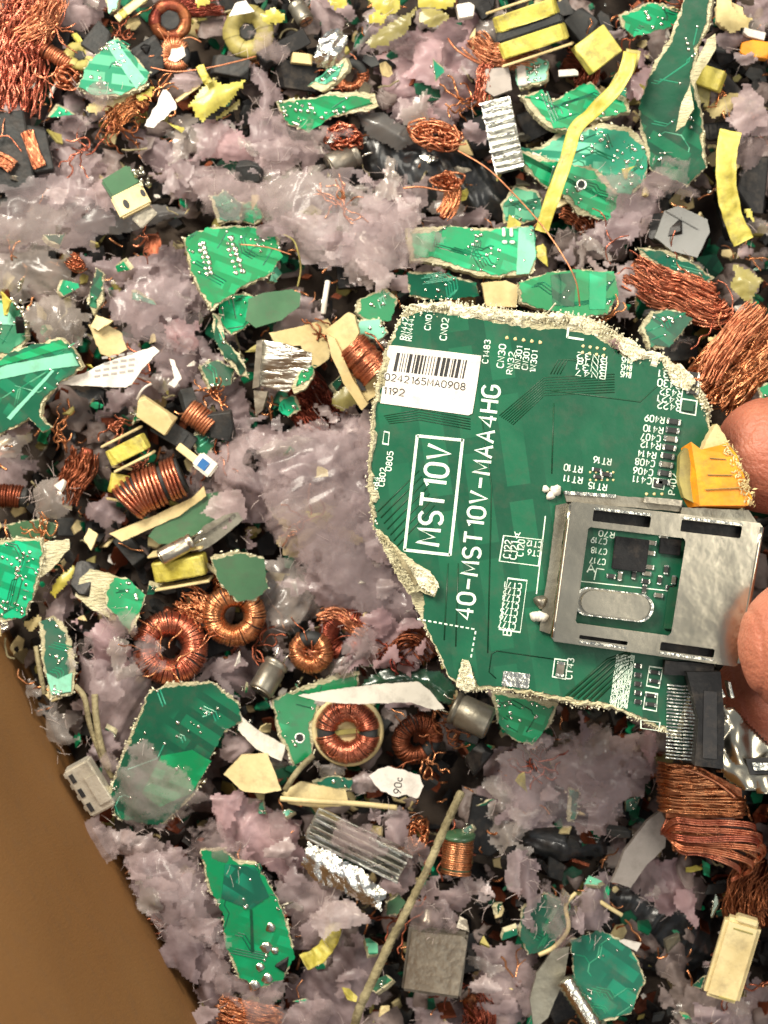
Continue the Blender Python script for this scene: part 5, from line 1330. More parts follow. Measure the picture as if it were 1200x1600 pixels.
CH('dark upright ferrite leg beside the copper striped block at left', 62, 232, 30, 30, 76, 30, (0, 8, 12), 'ferrite', 5, 'ferrite_core', 'ferrite core', 3)
CH('long black splinter chunk right of the olive tape ring', 443, 78, 18, 84, 28, 22, (0, 8, 30), 'black_plastic', 6)
CH('black broken plastic corner above the emerald strip', 462, 118, 6, 70, 44, 24, (8, 4, -8), 'black_plastic', 7)
CH('small grey stub left of the black splinter near the ring', 360, 105, 8, 60, 30, 24, (0, 0, -10), 'ferrite', 8)
CH('black lump under the yellow torn tape', 330, 200, -24, 80, 40, 20, (0, 0, 14), 'black_plastic', 9)
CH('black ferrite bit below the teal striped board', 155, 175, 0, 42, 24, 18, (0, 12, 20), 'black_plastic', 10)
CH('dark bar right of the small yellow cube near the top right', 1130, 128, 22, 84, 22, 22, (0, -10, -52), 'black_plastic', 11)
CH('black squared block at the top right beyond the dark green board', 1150, 70, 4, 80, 46, 26, (6, 6, 24), 'black_plastic', 12)
CH('dark grooved block under the pale foam at right top', 1128, 205, 10, 66, 26, 22, (0, 0, 6), 'ferrite', 13, 'ferrite_core', 'ferrite core', 2, None, 4)
CH('tall black chunk right of the bent yellow strip', 1172, 290, 10, 46, 90, 30, (0, 0, -6), 'black_plastic', 14)
CH('black rounded stub beside the aluminium fins', 838, 195, -8, 52, 50, 30, (0, 0, 22), 'black_plastic', 15)
CH('dark block right of the big yellow transformer', 908, 40, 4, 44, 44, 24, (0, 8, 40), 'ferrite', 16)
CH('black chunk at the top edge between yellow tape bits', 745, 10, -6, 60, 34, 20, (0, 0, 0), 'black_plastic', 17)
CH('small black cube below the long grey cube row', 758, 18, 16, 24, 22, 20, (0, 0, 30), 'black_plastic', 18)
CH('black E core piece above the taped yellow rod coil', 272, 678, 30, 70, 30, 22, (0, 6, -32), 'ferrite', 19, 'ferrite_core', 'ferrite core', 2, None, 2)
CH('black arched ferrite inside the yellow taped block at lower left', 305, 915, 14, 60, 30, 24, (0, 0, 12), 'black_plastic', 20)
CH('dark stub between the black and cream pieces at left middle', 205, 860, -6, 60, 26, 18, (0, 0, -50), 'ferrite', 21)
CH('black chip under the copper toroid in the left', 330, 1000, -30, 60, 50, 20, (0, 0, 20), 'black_plastic', 22)
CH('flat black block at the bottom centre under the silver can', 720, 1490, -30, 90, 60, 24, (0, 0, 12), 'black_plastic', 23)
CH('dark block right of the small copper can', 760, 1290, -10, 60, 90, 24, (0, 0, -10), 'black_plastic', 24)
CH('black slab in the gap right of the green shard with solder rows', 556, 430, -20, 60, 40, 20, (0, 0, 5), 'black_plastic', 25)
CH('black wedge right of the right copper bundle', 1150, 500, -10, 60, 46, 24, (0, 0, 40), 'black_plastic', 26)
CH('dark stub between the two right copper bundles', 1060, 545, -30, 60, 40, 20, (0, 0, 0), 'ferrite', 27)
CH('dark plastic chip below the glassy plate at right', 1150, 340, -20, 50, 60, 22, (0, 0, 15), 'black_plastic', 28)
CH('small black wedge under the pale green board pieces', 750, 215, 0, 40, 60, 20, (0, 0, 25), 'black_plastic', 29)
CH('black scrap block left of the twin connector cream socket', 560, 610, -20, 50, 60, 22, (0, 0, 0), 'black_plastic', 30)
CH('black shard left of the bottom dark green shard', 880, 1560, -40, 60, 60, 20, (0, 0, 25), 'black_plastic', 31)

# ---- rings and tape wound toroids
def tape_ring(label, px, py, z, R, r, tilt, m, hub='ferrite'):
    rn = random.Random(px); e = empty('tape_ring', px, py, z, tilt); tag(e, label, 'tape ring', 'tape wrapped toroid rings')
    for k in range(14):
        a0 = 2 * math.pi * k / 14; mb = MB(); rows = []
        for s_ in range(5):
            a = a0 + (s_ / 4 - .5) * 2 * math.pi / 14 * 1.12
            for j in range(12):
                b = 2 * math.pi * j / 12; rr = R + (r + (k % 2) * 1.2) * math.cos(b); mb.v.append((rr * math.cos(a), rr * math.sin(a), (r * .8 + (k % 2)) * math.sin(b)))
        for s_ in range(4):
            for j in range(12): q = s_ * 12 + j; w = s_ * 12 + (j + 1) % 12; mb.f.append((q, q + 12, w + 12, w))
        mb.build('tape_wrap', m, e, smooth=True)
    if hub: MB().revolve([(R - r * .9, -r * .7), (R - r * .9, r * .2), (R - r * 1.2, r * .45)], 24).build('hub', hub, e)
    return e
tape_ring('upright olive yellow tape ring with a black hole, near the top left of centre', 388, 50, 22, 27, 14, (10, -14, 0), 'olive')
tape_ring('brown rimmed ring around a dark core near the top left', 266, 32, 26, 24, 9, (8, 8, 0), 'copper_dark')
tape_ring('small yellow and black ring left of the teal striped board', 125, 88, 20, 17, 8, (-20, 14, 0), 'olive')
toroid('small orange wound ring holding a white bead at upper left', 274, 86, 26, 17, 8, (12, -6, 20), ((300, 360), (0, 15)), 26, 2.6, 'copper_pale', extra=lambda e: MB().blob((3, 0, 4), 11, 12, 9).build('white_bead', 'paper', e, smooth=True))
toroid('small half buried copper ring coil above the emerald strip', 548, 118, 6, 20, 8, (30, 0, 0), ((20, 160),), 34, 1.9)
toroid('upper copper toroid of the left pair, dark hole and bright rim', 366, 962, 34, 32, 16, (8, 6, 0), (), 74, 2.0, seed=3)
toroid('lower copper toroid of the left pair with loose wires across its hole', 266, 1012, 40, 38, 19, (-10, 8, 0), ((168, 186),), 76, 2.2, seed=5, loose=12)
toroid('small bright copper toroid just right of the clear film piece', 486, 1018, 36, 21, 13, (10, -10, 0), ((60, 120),), 46, 2.0, seed=6)
toroid('brown copper toroid half covered by a mauve foam flap', 540, 992, 26, 27, 14, (14, 10, 0), ((250, 300),), 54, 2.1, 'copper_dark', seed=8)
def creamcup(e):
    MB().revolve([(50, -16), (55, -14), (56, -4), (52, 2), (49, -2)], 40).build('cream_cup', 'cream', e, smooth=True)
    MB().box((0, 0, 2), (92, 8, 5), (0, 0, .12), 1).build('divider_bar', 'olive', e)
toroid('copper toroid in a cream ring with a bar across its hole, under the white shard', 543, 1143, 44, 33, 16, (6, -4, 0), ((-8, 9), (172, 190), (352, 360)), 74, 2.2, seed=9, extra=creamcup)
toroid('dark copper toroid partly hidden right of the cream ringed one', 652, 1155, 10, 27, 13, (16, 16, 0), ((300, 360),), 50, 2.2, 'copper_dark', seed=10)

# ---- copper wire
bundle('thick frayed copper braid at the upper left edge', [(50, -25), (45, 30), (30, 80), (28, 130), (22, 185)], 84, 150, 10, 2.4, wav=1.5, zs=22, short=.62, height=30, cross=26, seed=1)
bundle('lighter copper strands fanning right at the top of the braid', [(20, 60), (50, 45), (75, 20), (85, -8)], 44, 36, 34, 1.8, 'copper_pale', wav=1.2, seed=2, core=None)
solenoid('short ribbed copper coil pointing right from the braid', [(62, 74), (88, 88), (112, 102)], 11, 24, 2.1, 'copper_pale', seed=1, ends=2)
nest('small coppery curl with yellow edge left under the teal board', 108, 122, 54, 44, 14, 22, 1.5, 'copper_pale', 2)
MBc = bundle('brown copper foil strip on the slate block at left', [(42, 205), (52, 235), (64, 262)], 18, 26, 46, 2.0, wav=.2, zs=2, short=.1, height=5, seed=3)
bundle('copper stub at the left edge under the slate block', [(-6, 245), (8, 252), (22, 262)], 20, 20, 46, 2, 'copper_pale', wav=.3, zs=3, short=.2, height=4, seed=4)
bundle('flattened copper sheet curl below the teal striped board', [(168, 205), (185, 180), (212, 160), (226, 172)], 34, 40, 26, 1.8, wav=.8, zs=8, height=10, seed=5)
nest('round copper nest above the small metal can at upper middle', 538, 216, 62, 50, 46, 28, 1.7, 'copper', 3)
nest('loose copper tangle beside the black plastic fold', 680, 212, 96, 52, 34, 40, 1.7, 'copper_pale', 4, -12)
nest('copper tangle with a long hook at the top of the arc coil', 700, 285, 60, 34, 12, 46, 1.7, 'copper_pale', 5)
bundle('curved copper arc coil over the black plastic fold', [(690, 340), (706, 315), (706, 290), (690, 275)], 26, 30, 40, 1.9, 'copper', wav=.6, zs=5, seed=6, height=10)
bundle('orange copper hank left of the pale green board near the top', [(735, 60), (765, 85), (800, 92), (840, 98)], 36, 46, 26, 1.7, 'copper_pale', wav=1.2, zs=12, seed=7)
bundle('copper strand hank hanging down above the aluminium fins', [(770, 90), (760, 110), (756, 140), (750, 165)], 26, 26, 24, 1.6, 'copper', wav=1.2, seed=8)
bundle('brown copper strands along the top edge near the white paper triangle', [(255, 8), (300, 14), (350, 12)], 26, 30, 6, 1.8, 'copper_dark', seed=9)
bundle('large copper hank right of the held board top, swept to the right', [(985, 415), (1020, 440), (1060, 455), (1110, 480), (1130, 470)], 66, 110, 26, 2.5, 'copper', wav=.9, zs=14, short=.45, height=26, cross=10, seed=10)
bundle('second big copper hank above the fingertip at the right edge', [(1215, 500), (1175, 545), (1130, 590), (1100, 625)], 92, 130, 20, 2.7, 'copper', wav=.8, zs=16, short=.45, height=32, cross=10, seed=11)
bundle('copper strands curling over the fingertip top at right', [(1190, 480), (1150, 520), (1120, 560), (1102, 600)], 40, 40, 62, 2.2, 'copper_pale', wav=.8, zs=12, seed=12, core=None)
bundle('brown copper strands left under the mauve rag at right', [(880, 320), (910, 335), (930, 360)], 44, 40, 6, 1.8, 'copper_dark', wav=1, seed=13)
bundle('red brown copper strands near the transformer at the top', [(880, 95), (915, 110), (905, 140)], 40, 36, 0, 1.8, 'copper_dark', wav=1, seed=14)
bundle('small copper roll on the mauve foam at left', [(108, 402), (120, 412), (130, 408)], 26, 30, 22, 1.6, 'copper', wav=.5, seed=15)
solenoid('square copper block coil right of the black E core piece', [(292, 640), (315, 655), (332, 668)], 18, 36, 2.4, 'copper_pale', 'black_plastic', seed=3, ends=3)
bundle('brown copper strands left of the yellow taped block', [(135, 700), (128, 730), (110, 760), (105, 790)], 44, 46, 6, 2.0, 'copper_dark', wav=1, seed=16)
solenoid('short copper coil at the left edge under the black hollow', [(-10, 775), (20, 775), (42, 778)], 17, 10, 2.3, 'copper_dark', seed=4, ends=3)
solenoid('bright bent rod coil of thick copper wire left of centre', [(196, 790), (215, 772), (250, 757), (285, 742)], 31, 40, 3.5, 'copper', 'ferrite', seed=5, ends=5, gap=.95,
         extra=lambda e: None)
bundle('crushed copper brush under the silver sheet shield', [(455, 600), (480, 625), (500, 655), (520, 670)], 66, 90, 4, 1.9, 'copper_dark', wav=1.2, zs=18, seed=17, height=14)
bundle('dark copper strands between the two lower left toroids', [(280, 930), (310, 950), (330, 975)], 50, 46, 22, 1.8, 'copper', wav=1.3, zs=14, seed=18, core=None)
bundle('copper strands over the top of the small right toroid', [(495, 965), (525, 960), (550, 975), (572, 990)], 26, 34, 30, 1.9, 'copper_pale', wav=1, seed=19)
bundle('red copper scraps below the mauve flap against the held board', [(600, 1035), (620, 1010), (650, 1000), (675, 1030)], 40, 36, 30, 1.8, 'copper_dark', wav=1.2, seed=20)
solenoid('small upright copper wound spool right of the tilted stick', [(712, 1365), (714, 1340), (717, 1308)], 23, 34, 1.7, 'copper', 'film_green', seed=7, ends=1, gap=1.05,
         extra=lambda e: MB().revolve([(24, -3), (25, 2), (22, 4)], 20, Euler((math.radians(-80), 0, 0)).to_matrix(), (4, 34, 4)).build('green_cap', 'film_green', e, smooth=True))
nest('glinting copper wire knot left of the stick top', 652, 1300, 46, 60, 22, 12, 1.6, 'copper', 8)
bundle('copper winding at the bottom edge under the green board', [(335, 1585), (380, 1592), (440, 1606)], 60, 70, 24, 2.1, 'copper', wav=.6, zs=10, seed=21, height=14)
bundle('copper strand hank at the right edge below the thumb', [(1190, 1340), (1172, 1380), (1165, 1420), (1180, 1450)], 66, 60, 30, 2.0, 'copper_dark', wav=1.2, seed=22)
bundle('brown copper strands in the hollow near the bottom can', [(730, 1560), (750, 1590), (740, 1620)], 50, 36, 0, 1.8, 'copper_dark', seed=23)
bundle('low copper strands under the muted green board piece', [(370, 880), (345, 900), (330, 925)], 26, 20, 6, 1.8, 'copper', seed=24)

# the big hank under the connector: flat winding and bent loops
def hank():
    e = empty('copper_wire_bundle', 1110, 1260, 90); tag(e, 'big shiny copper hank with flat winding and open loops, directly below the cable socket', 'copper wire', 'bundles of copper wire')
    f = (D - 90) / D; g = lambda x, y, z=0: ((x - 1110) * f, -(y - 1260) * f, z); rn = random.Random(4)
    mb = MB()
    for k in range(58):
        y0 = 1192 + k * 1.35; xl = 1030 + rn.uniform(-3, 5); xr = min(1164, 1088 + k * 1.9) + rn.uniform(-3, 3); ly = rn.choice((0, 0, 4, 8))
        q = [g(xl + 4, y0 + 1, -22), g(xl, y0, -6), g(xl + 8, y0 - 1, 6 + ly)]
        for t in (.2, .4, .6, .8): q.append(g(xl + (xr - xl) * t, y0 + rn.uniform(-1.5, 1.5) + t * 4, 12 + ly + rn.uniform(-2, 2)))
        q += [g(xr - 6, y0 + 4, 8 + ly), g(xr, y0 + 5, -6), g(xr - 3, y0 + 5, -22)]
        mb.tube(catmull(q, 4), 1.9, 6)
    mb.build('flat_winding', 'copper', e, smooth=True, stuff=True)
    MB().prism(local([(1034, 1195), (1086, 1195), (1158, 1232), (1160, 1278), (1040, 1278)], (1110, 1260), 90), -24, 4).build('winding_former', 'copper_dark', e)
    for k, (y0, y1, x1, dz, w) in enumerate(((1276, 1284, 1172, 18, 3.2), (1288, 1300, 1182, 14, 3.4), (1302, 1306, 1176, 20, 3.2), (1312, 1322, 1184, 10, 3.2), (1318, 1340, 1168, 16, 3), (1324, 1350, 1150, 10, 2.8), (1280, 1318, 1190, 2, 3.2), (1296, 1330, 1178, 0, 3.0), (1284, 1310, 1186, -6, 3.0), (1306, 1345, 1172, -10, 3.0))):
        t = MB()
        for j in range(3):
            o = j * 3.4
            q = [g(1044 + k, 1280 + o, -10), g(1034 + k * 2, 1300 + o * .6, -4), g(1052 + k * 2, y0 + o, dz), g(1090, y0 + 2 + o, dz + 6), g((1090 + x1) / 2, (y0 + y1) / 2 - 2 + o, dz + 8), g(x1, y1 + o, dz), g(x1 + 6, y1 + 14 + o, dz - 14), g(x1 - 6, y1 + 26 + o * .5, dz - 22)]
            t.tube(catmull(q, 6), w * .62, 6)
        t.build('wire_loop', 'copper', e, smooth=True)
    t = MB(); t.tube(catmull([g(1060, 1196, 24), g(1090, 1206, 26), g(1120, 1222, 24), g(1146, 1244, 22)], 6), 2.4, 6); t.build('crossing_strand', 'copper_pale', e, smooth=True)
hank()
wire('long thin copper wire running down right from the loose tangle to the held board', [(715, 235, 60), (760, 262, 70), (800, 300, 74), (845, 350, 70), (880, 400, 84), (900, 440, 110), (906, 478, 160)], 1.3, 'copper_pale')
wire('thin reddish wire arching across the upper left under the white bead ring', [(235, 105, 50), (275, 112, 56), (330, 105, 54), (370, 96, 50), (400, 88, 40)], 1.3, 'copper_pale')
wire('short copper wire dropping from the thin arching wire', [(268, 114, 54), (258, 128, 50), (246, 140, 44)], 1.7, 'copper')
wire('thin pale wire in front of the orange copper hank', [(700, 60, 40), (712, 76, 48), (735, 92, 50), (752, 100, 44)], 1.8, 'copper_pale')
wire('pale wire loop over the yellow tape ring at the top', [(335, -8, 40), (345, 12, 50), (352, 30, 46), (345, 45, 30)], 2.6, 'fluff_pink')
wire('fine copper wire over the emerald board with solder rows', [(375, 382, 60), (400, 384, 66), (425, 388, 60), (455, 398, 50)], 1.1, 'copper_pale')
wire('long curved pale straw beside the emerald board with solder rows', [(440, 365, 50), (458, 375, 60), (466, 395, 60), (470, 420, 44), (465, 448, 40)], 1.5, 'olive')
wire('white curved wire tip above the cream chipped block', [(214, 624, 52), (220, 612, 60), (228, 604, 60), (236, 600, 52)], 2.0, 'paper')
wire('thin grey wire dangling from the big green shard at left', [(78, 672, 40), (76, 690, 44), (62, 712, 42), (45, 726, 36), (34, 728, 30)], 1.8, 'film_grey')
wire('copper hook wire over the black plastic fold', [(630, 294, 64), (655, 292, 70), (680, 296, 66), (700, 300, 58)], 1.7, 'copper_pale')
wire('bare wire hair standing from the top edge of the held board', [(852, 492, 336), (858, 486, 350), (868, 474, 372)], 1.3, 'fibre')
wire('pale curved fibre strip below the muted green plates', [(320, 880, 40), (350, 905, 46), (380, 935, 44), (400, 958, 40)], 4, 'stick')
wire('short pale twig left of the cream plate at the lower left', [(445, 1235, 60), (465, 1205, 66), (490, 1180, 60)], 5, 'stick', 'fibre_stick', 'stick')
wire('pale curved fibre edge at right of the dark teal shards', [(842, 1492, 46), (868, 1478, 50), (888, 1450, 52), (884, 1415, 48), (900, 1395, 44)], 3.6, 'cream', 'fibre_stick', 'stick')
wire('small straw coloured splinter in the dark hollow at lower right', [(934, 1406, 30), (952, 1418, 36), (972, 1430, 34)], 3.6, 'cream', 'fibre_stick', 'stick')
# tilted stick
def stick():
    e = empty('twisted_cord', 638, 1412, 96); tag(e, 'long pale twisted stick slanting across the lower middle', 'stick')
    f = (D - 96) / D; g = lambda x, y, z=0: ((x - 638) * f, -(y - 1412) * f, z)
    q = catmull([g(552, 1612, -10), g(562, 1575, 0), (g(580, 1535, 4)), g(610, 1470, 6), g(640, 1412, 8), g(672, 1345, 8), g(700, 1280, 6), g(722, 1236, 0)], 16)
    m = len(q); rr = [6.0 + 1.4 * mnoise.noise(Vector((i * .23, 3, 1))) + (1 if i < m * .4 else 0) for i in range(m)]; rr[-1] = 3
    MB().tube(q, rr, 10).build('stem', 'stick', e, smooth=True)
    t = MB()
    for k in range(260):
        i = random.randrange(2, m - 2); a = random.random() * 3.14; d = (q[i + 1] - q[i]).normalized(); n = Vector((-d.y, d.x, 0)); p = q[i] + n * (6 * math.cos(a)) + Vector((0, 0, 5.6 * math.sin(a)))
        t.shard(p, random.uniform(5, 13), 2, 1.6, (0, 0, math.atan2(d.y, d.x) + random.uniform(-.3, .3)))
    t.build('rough_fibres', 'stick', e, stuff=True)
stick()
for lab, pts, w, m in (('pale grey fibre splinter standing at the left beside the bag hump', [(148, 1085, 60), (150, 1120, 66), (158, 1165, 66), (170, 1200, 60)], 5.5, 'stick'),
                       ('pale fibre splinter right of the narrow dark green shard at left', [(56, 1010, 40), (62, 1045, 46), (70, 1085, 46)], 4.2, 'stick'),
                       ('longer ragged splinter leading from the bag hump to the silver connector', [(118, 1072, 50), (132, 1090, 62), (140, 1130, 64), (158, 1180, 58), (176, 1215, 50)], 4.5, 'stick'),
                       ('cream flat stick under the finned sink top left', [(438, 1248, 56), (490, 1252, 60), (560, 1256, 60), (620, 1262, 56)], 4.6, 'cream'),
                       ('upright pale twig above the silver shield', [(512, 440, 44), (508, 465, 56), (505, 490, 50)], 4.5, 'paper')):
    wire(lab, pts, w, m, 'fibre_stick', 'stick')

# ---- green boards
pcb('teal green board with a broad pale stripe at upper left', [(185, 56), (210, 84), (233, 112), (228, 132), (190, 152), (150, 154), (122, 140), (140, 98), (165, 70)], 58, TL, (-6, 8, 0), dots=14, seed=1, stripes=(([(165, 68), (178, 60), (226, 122), (212, 140)], 'mask_pale'),))
pcb('long bright emerald strip in the upper middle', [(430, 160), (495, 152), (515, 144), (586, 145), (592, 164), (575, 172), (520, 182), (482, 205), (450, 196)], 46, B, (6, 6, 0), dots=20, seed=2)
pcb('small emerald sliver with cream edge above the long strip', [(478, 132), (515, 108), (542, 94), (546, 104), (530, 128), (500, 142)], 54, TL, (0, -10, 0), dots=4, seed=3, inset=6)
pcb('bright emerald board near the top edge right of centre', [(968, 25), (1010, 6), (1035, 8), (1062, 22), (1050, 42), (992, 56), (974, 44)], 56, B, (8, 0, 0), rows=((1008, 20, 1014, 28, 3, 4),), dots=3, seed=4)
pcb('jagged bright emerald board under the yellow ribbon', [(812, 150), (848, 140), (862, 158), (925, 124), (950, 150), (980, 152), (986, 174), (930, 186), (885, 205), (862, 206), (838, 186)], 40, B, (-5, 4, 0), dots=4, seed=5)
pcb('pale teal board with solder clusters left of the yellow ribbon', [(802, 96), (838, 90), (858, 98), (856, 128), (812, 140), (804, 120)], 36, 'mask_pale', (0, -8, 0), dots=16, seed=6, chips=((816, 118, 14, 34, 5, 8, 'paper'),))
pcb('wide teal board with many solder dots behind the yellow ribbon', [(800, 232), (845, 228), (880, 205), (935, 195), (985, 200), (1012, 230), (1010, 280), (985, 310), (940, 322), (905, 300), (872, 312), (850, 288), (806, 258)], 30, TL, (4, -4, 0), dots=34, seed=7)
pcb('emerald board with one black hole below the dotted teal board', [(806, 236), (860, 250), (930, 262), (956, 290), (990, 330), (950, 345), (905, 335), (884, 310), (850, 290), (812, 262)], 44, B, (5, 5, 0), holes=((908, 288, 6),), dots=6, seed=8)
pcb('tall dark green board leaning at the top right', [(1085, -20), (1120, -10), (1112, 45), (1092, 80), (1086, 130), (1095, 190), (1099, 262), (1068, 288), (1040, 275), (1012, 262), (996, 200), (996, 165), (1015, 110), (1048, 62)], 78, DK, (4, -12, 0), dots=9, seed=9, inset=3, frayn=180)
MBp = plate('tan fibre splinter leaning on the tall dark green board', [(1106, 60), (1118, 52), (1120, 75), (1098, 110), (1082, 135), (1078, 120)], 104, 'fr4', (0, 8, 0), 4, 1.5, 'laminate_splinter', 'splinter')
plate('cream spearhead splinter at the lower right of the tall dark board', [(1078, 130), (1084, 170), (1070, 195), (1056, 205), (1064, 165)], 100, 'fr4', (0, -6, 0), 4, 1.5, 'laminate_splinter', 'splinter')
pcb('emerald board with three rows of solder joints left of centre', [(288, 372), (325, 355), (372, 350), (432, 356), (442, 398), (420, 430), (376, 450), (330, 486), (312, 462), (298, 420)], 52, B, (-4, 6, 0), rows=((318, 380, 330, 428, 7, 5), (312, 384, 322, 430, 6, 4), (362, 372, 378, 425, 7, 5), (355, 380, 368, 428, 6, 4), (400, 372, 408, 392, 3, 3)), dots=6, seed=10)
pcb('bright green piece below the board with three solder rows', [(345, 462), (380, 458), (410, 470), (400, 500), (360, 524), (340, 500)], 38, B, (6, -8, 0), dots=2, seed=11)
pcb('emerald board with white bars and a pale band above the held board', [(634, 358), (700, 352), (770, 355), (836, 350), (840, 400), (832, 428), (770, 434), (720, 425), (680, 412), (640, 410)], 56, B, (-4, 3, 0), dots=12, seed=12, stripes=(([(812, 354), (836, 352), (838, 400), (826, 428), (806, 430)], 'mask_pale'),),
    chips=((788, 362, 5, 14, 3, 0, 'silk'), (800, 362, 5, 14, 3, 0, 'silk'), (789, 378, 8, 5, 3, 0, 'silk'), (801, 378, 8, 5, 3, 0, 'silk')))
pcb('narrow green board edge just above the held board top left', [(636, 425), (690, 428), (745, 442), (748, 462), (690, 470), (640, 462)], 44, DK, (10, 0, 0), dots=3, seed=13)
pcb('green board tip behind the cream bobbin near the held board', [(560, 470), (600, 448), (622, 465), (612, 500), (580, 505), (556, 492)], 32, B, (0, 8, 0), dots=3, seed=14)
pcb('pale green chip at the edge between the foam skirt and the held board', [(560, 500), (592, 498), (606, 520), (590, 535), (562, 522)], 40, 'mask_pale', (0, 0, 0), dots=2, seed=15)
pcb('pale teal board with dotted corner at the left edge', [(-20, 462), (20, 470), (42, 495), (44, 530), (20, 560), (-20, 556)], 20, TL, (0, -5, 0), rows=((20, 468, 44, 502, 6, 4), (34, 472, 44, 512, 5, 4)), dots=3, seed=16, stripes=(([(-10, 478), (2, 472), (24, 500), (24, 508), (-10, 506)], 'mask_pale'),))
pcb('big two tone green board with a white band at the left edge', [(-30, 575), (20, 548), (96, 528), (118, 545), (134, 574), (96, 598), (66, 628), (62, 650), (80, 668), (66, 674), (44, 654), (20, 668), (-30, 690)], 84, DK, (4, -5, 0), dots=2, seed=17, inset=2, frayn=60,
    stripes=(([(-30, 572), (100, 532), (112, 544), (4, 570), (-30, 575)], B), ([(-30, 585), (10, 570), (118, 552), (128, 572), (60, 580), (-30, 598)], 'mask_pale'), ([(8, 652), (84, 578), (88, 580), (14, 656)], 'mask_pale')))
pcb('emerald board with a wide cream torn edge at the left edge', [(-30, 846), (30, 840), (66, 842), (70, 868), (62, 900), (40, 960), (10, 972), (-30, 968)], 66, B, (0, -4, 0), dots=30, seed=18, inset=9, frayn=300)
plate('cream laminate flake attached right of the emerald board at the left edge', [(66, 848), (108, 842), (108, 858), (80, 890), (60, 905), (66, 870)], 62, 'fr4', (0, 10, 0), 8, 2.5, 'laminate_flake', 'board scrap')
pcb('small emerald board on a cream backing left of the toroids', [(165, 925), (178, 902), (200, 905), (228, 930), (218, 960), (202, 990), (188, 968), (168, 950)], 74, B, (-6, 6, 0), dots=7, seed=19, inset=2)
plate('cream laminate slab behind the small emerald board', [(116, 932), (124, 905), (140, 890), (168, 895), (190, 905), (176, 930), (172, 965), (140, 950)], 62, 'fr4', (0, -8, 0), 8, 2, 'laminate_flake', 'board scrap')
pcb('narrow dark green board with pale foot standing at the left', [(62, 970), (84, 962), (108, 985), (118, 1040), (112, 1085), (78, 1092), (68, 1040)], 50, DK, (-8, 6, 0), dots=10, seed=20, stripes=(([(72, 1052), (90, 1062), (112, 1052), (110, 1082), (80, 1086)], 'mask_pale'),))
pcb('large dark green board behind the lower left foam, broad and uneven', [(232, 1082), (262, 1068), (330, 1066), (372, 1098), (378, 1128), (352, 1142), (330, 1180), (300, 1250), (255, 1290), (186, 1280), (168, 1245), (188, 1190), (212, 1130)], 60, DK, (3, 5, 0), dots=16, seed=21, inset=5, frayn=420,
    stripes=(([(252, 1180), (300, 1172), (330, 1190), (300, 1240), (250, 1262), (222, 1240)], 'mask_bright'),))
pcb('emerald board with four round solder rings at the bottom left', [(312, 1322), (345, 1324), (372, 1345), (402, 1348), (430, 1400), (452, 1452), (462, 1500), (445, 1538), (410, 1548), (376, 1532), (352, 1475), (350, 1430), (325, 1385)], 66, B, (4, 5, 0), dots=5, seed=22,
    rows=((424, 1452, 400, 1545, 4, 9), (430, 1490, 420, 1535, 2, 9)), stripes=(([(350, 1345), (398, 1352), (420, 1400), (390, 1420), (345, 1400)], DK), ([(390, 1420), (394, 1420), (398, 1490), (393, 1490)], DK)))
pcb('green board with a hole under the cream ringed toroid', [(425, 1092), (460, 1080), (520, 1056), (565, 1050), (560, 1075), (500, 1100), (490, 1130), (488, 1180), (458, 1194), (436, 1150)], 34, B, (-4, 6, 0), holes=((467, 1152, 6),), dots=3, seed=23)
sheet('plastic_sheet', 'dark green glossy torn film right above the white shard', 'plastic', [(545, 1078), (590, 1052), (645, 1040), (690, 1046), (716, 1078), (708, 1110), (680, 1100), (640, 1075), (590, 1082)], 40, 'film_green_dark', amp=18, L=44, ragged=3, seed=31)
pcb('small emerald board corner below the bottom edge of the held board', [(770, 1082), (830, 1092), (874, 1098), (860, 1130), (832, 1166), (800, 1156), (776, 1130)], 60, B, (4, 0, 0), dots=8, seed=24)
pcb('emerald board with dark traces directly above the held board', [(808, 442), (855, 426), (900, 420), (962, 422), (968, 458), (950, 492), (900, 496), (850, 486), (812, 474)], 70, B, (-4, 2, 0), dots=1, seed=25, stripes=(([(860, 430), (900, 425), (896, 480), (862, 478)], DK), ([(922, 424), (950, 424), (946, 484), (920, 484)], 'mask_bright')))
pcb('small green board chip with one white dot between copper hanks', [(1000, 512), (1018, 486), (1060, 484), (1084, 498), (1066, 520), (1044, 542), (1012, 545)], 60, DK, (0, 6, 0), dots=2, seed=26, rows=((1038, 500, 1041, 503, 1, 5),))
pcb('thin green board edge under the glassy grey plate at right', [(996, 388), (1040, 392), (1085, 412), (1116, 434), (1096, 446), (1050, 424), (1004, 402)], 46, DK, (8, 0, 0), dots=3, seed=27)
pcb('pale green shard under the yellow ribbon tip', [(782, 318), (806, 288), (840, 300), (852, 338), (820, 350), (786, 348)], 28, TL, (0, -6, 0), dots=3, seed=28)
pcb('muted sea green board piece right of the left toroids', [(328, 872), (370, 862), (412, 872), (420, 920), (400, 938), (372, 942), (350, 920), (338, 900)], 66, 'film_green', (4, 4, 0), dots=0, seed=29, inset=1, frayn=60)
plate('dull green glass plate behind the bright bent rod coil', [(232, 838), (262, 800), (320, 772), (372, 764), (378, 790), (330, 820), (284, 848), (248, 850)], 30, 'film_green', (0, 4, 0), 8, 1.2, 'board_plate', 'board scrap')
plate('cream board strip under the bright bent rod coil', [(170, 834), (230, 810), (300, 778), (318, 760), (322, 775), (280, 806), (190, 846)], 36, 'cream', (0, 0, 0), 8, 1.2, 'board_plate', 'board scrap')
pcb('dark teal shard at the lower right left of the hollow', [(815, 1420), (850, 1395), (884, 1410), (885, 1450), (860, 1482), (826, 1492), (812, 1460)], 20, DK, (4, 6, 0), dots=1, seed=30, inset=2)
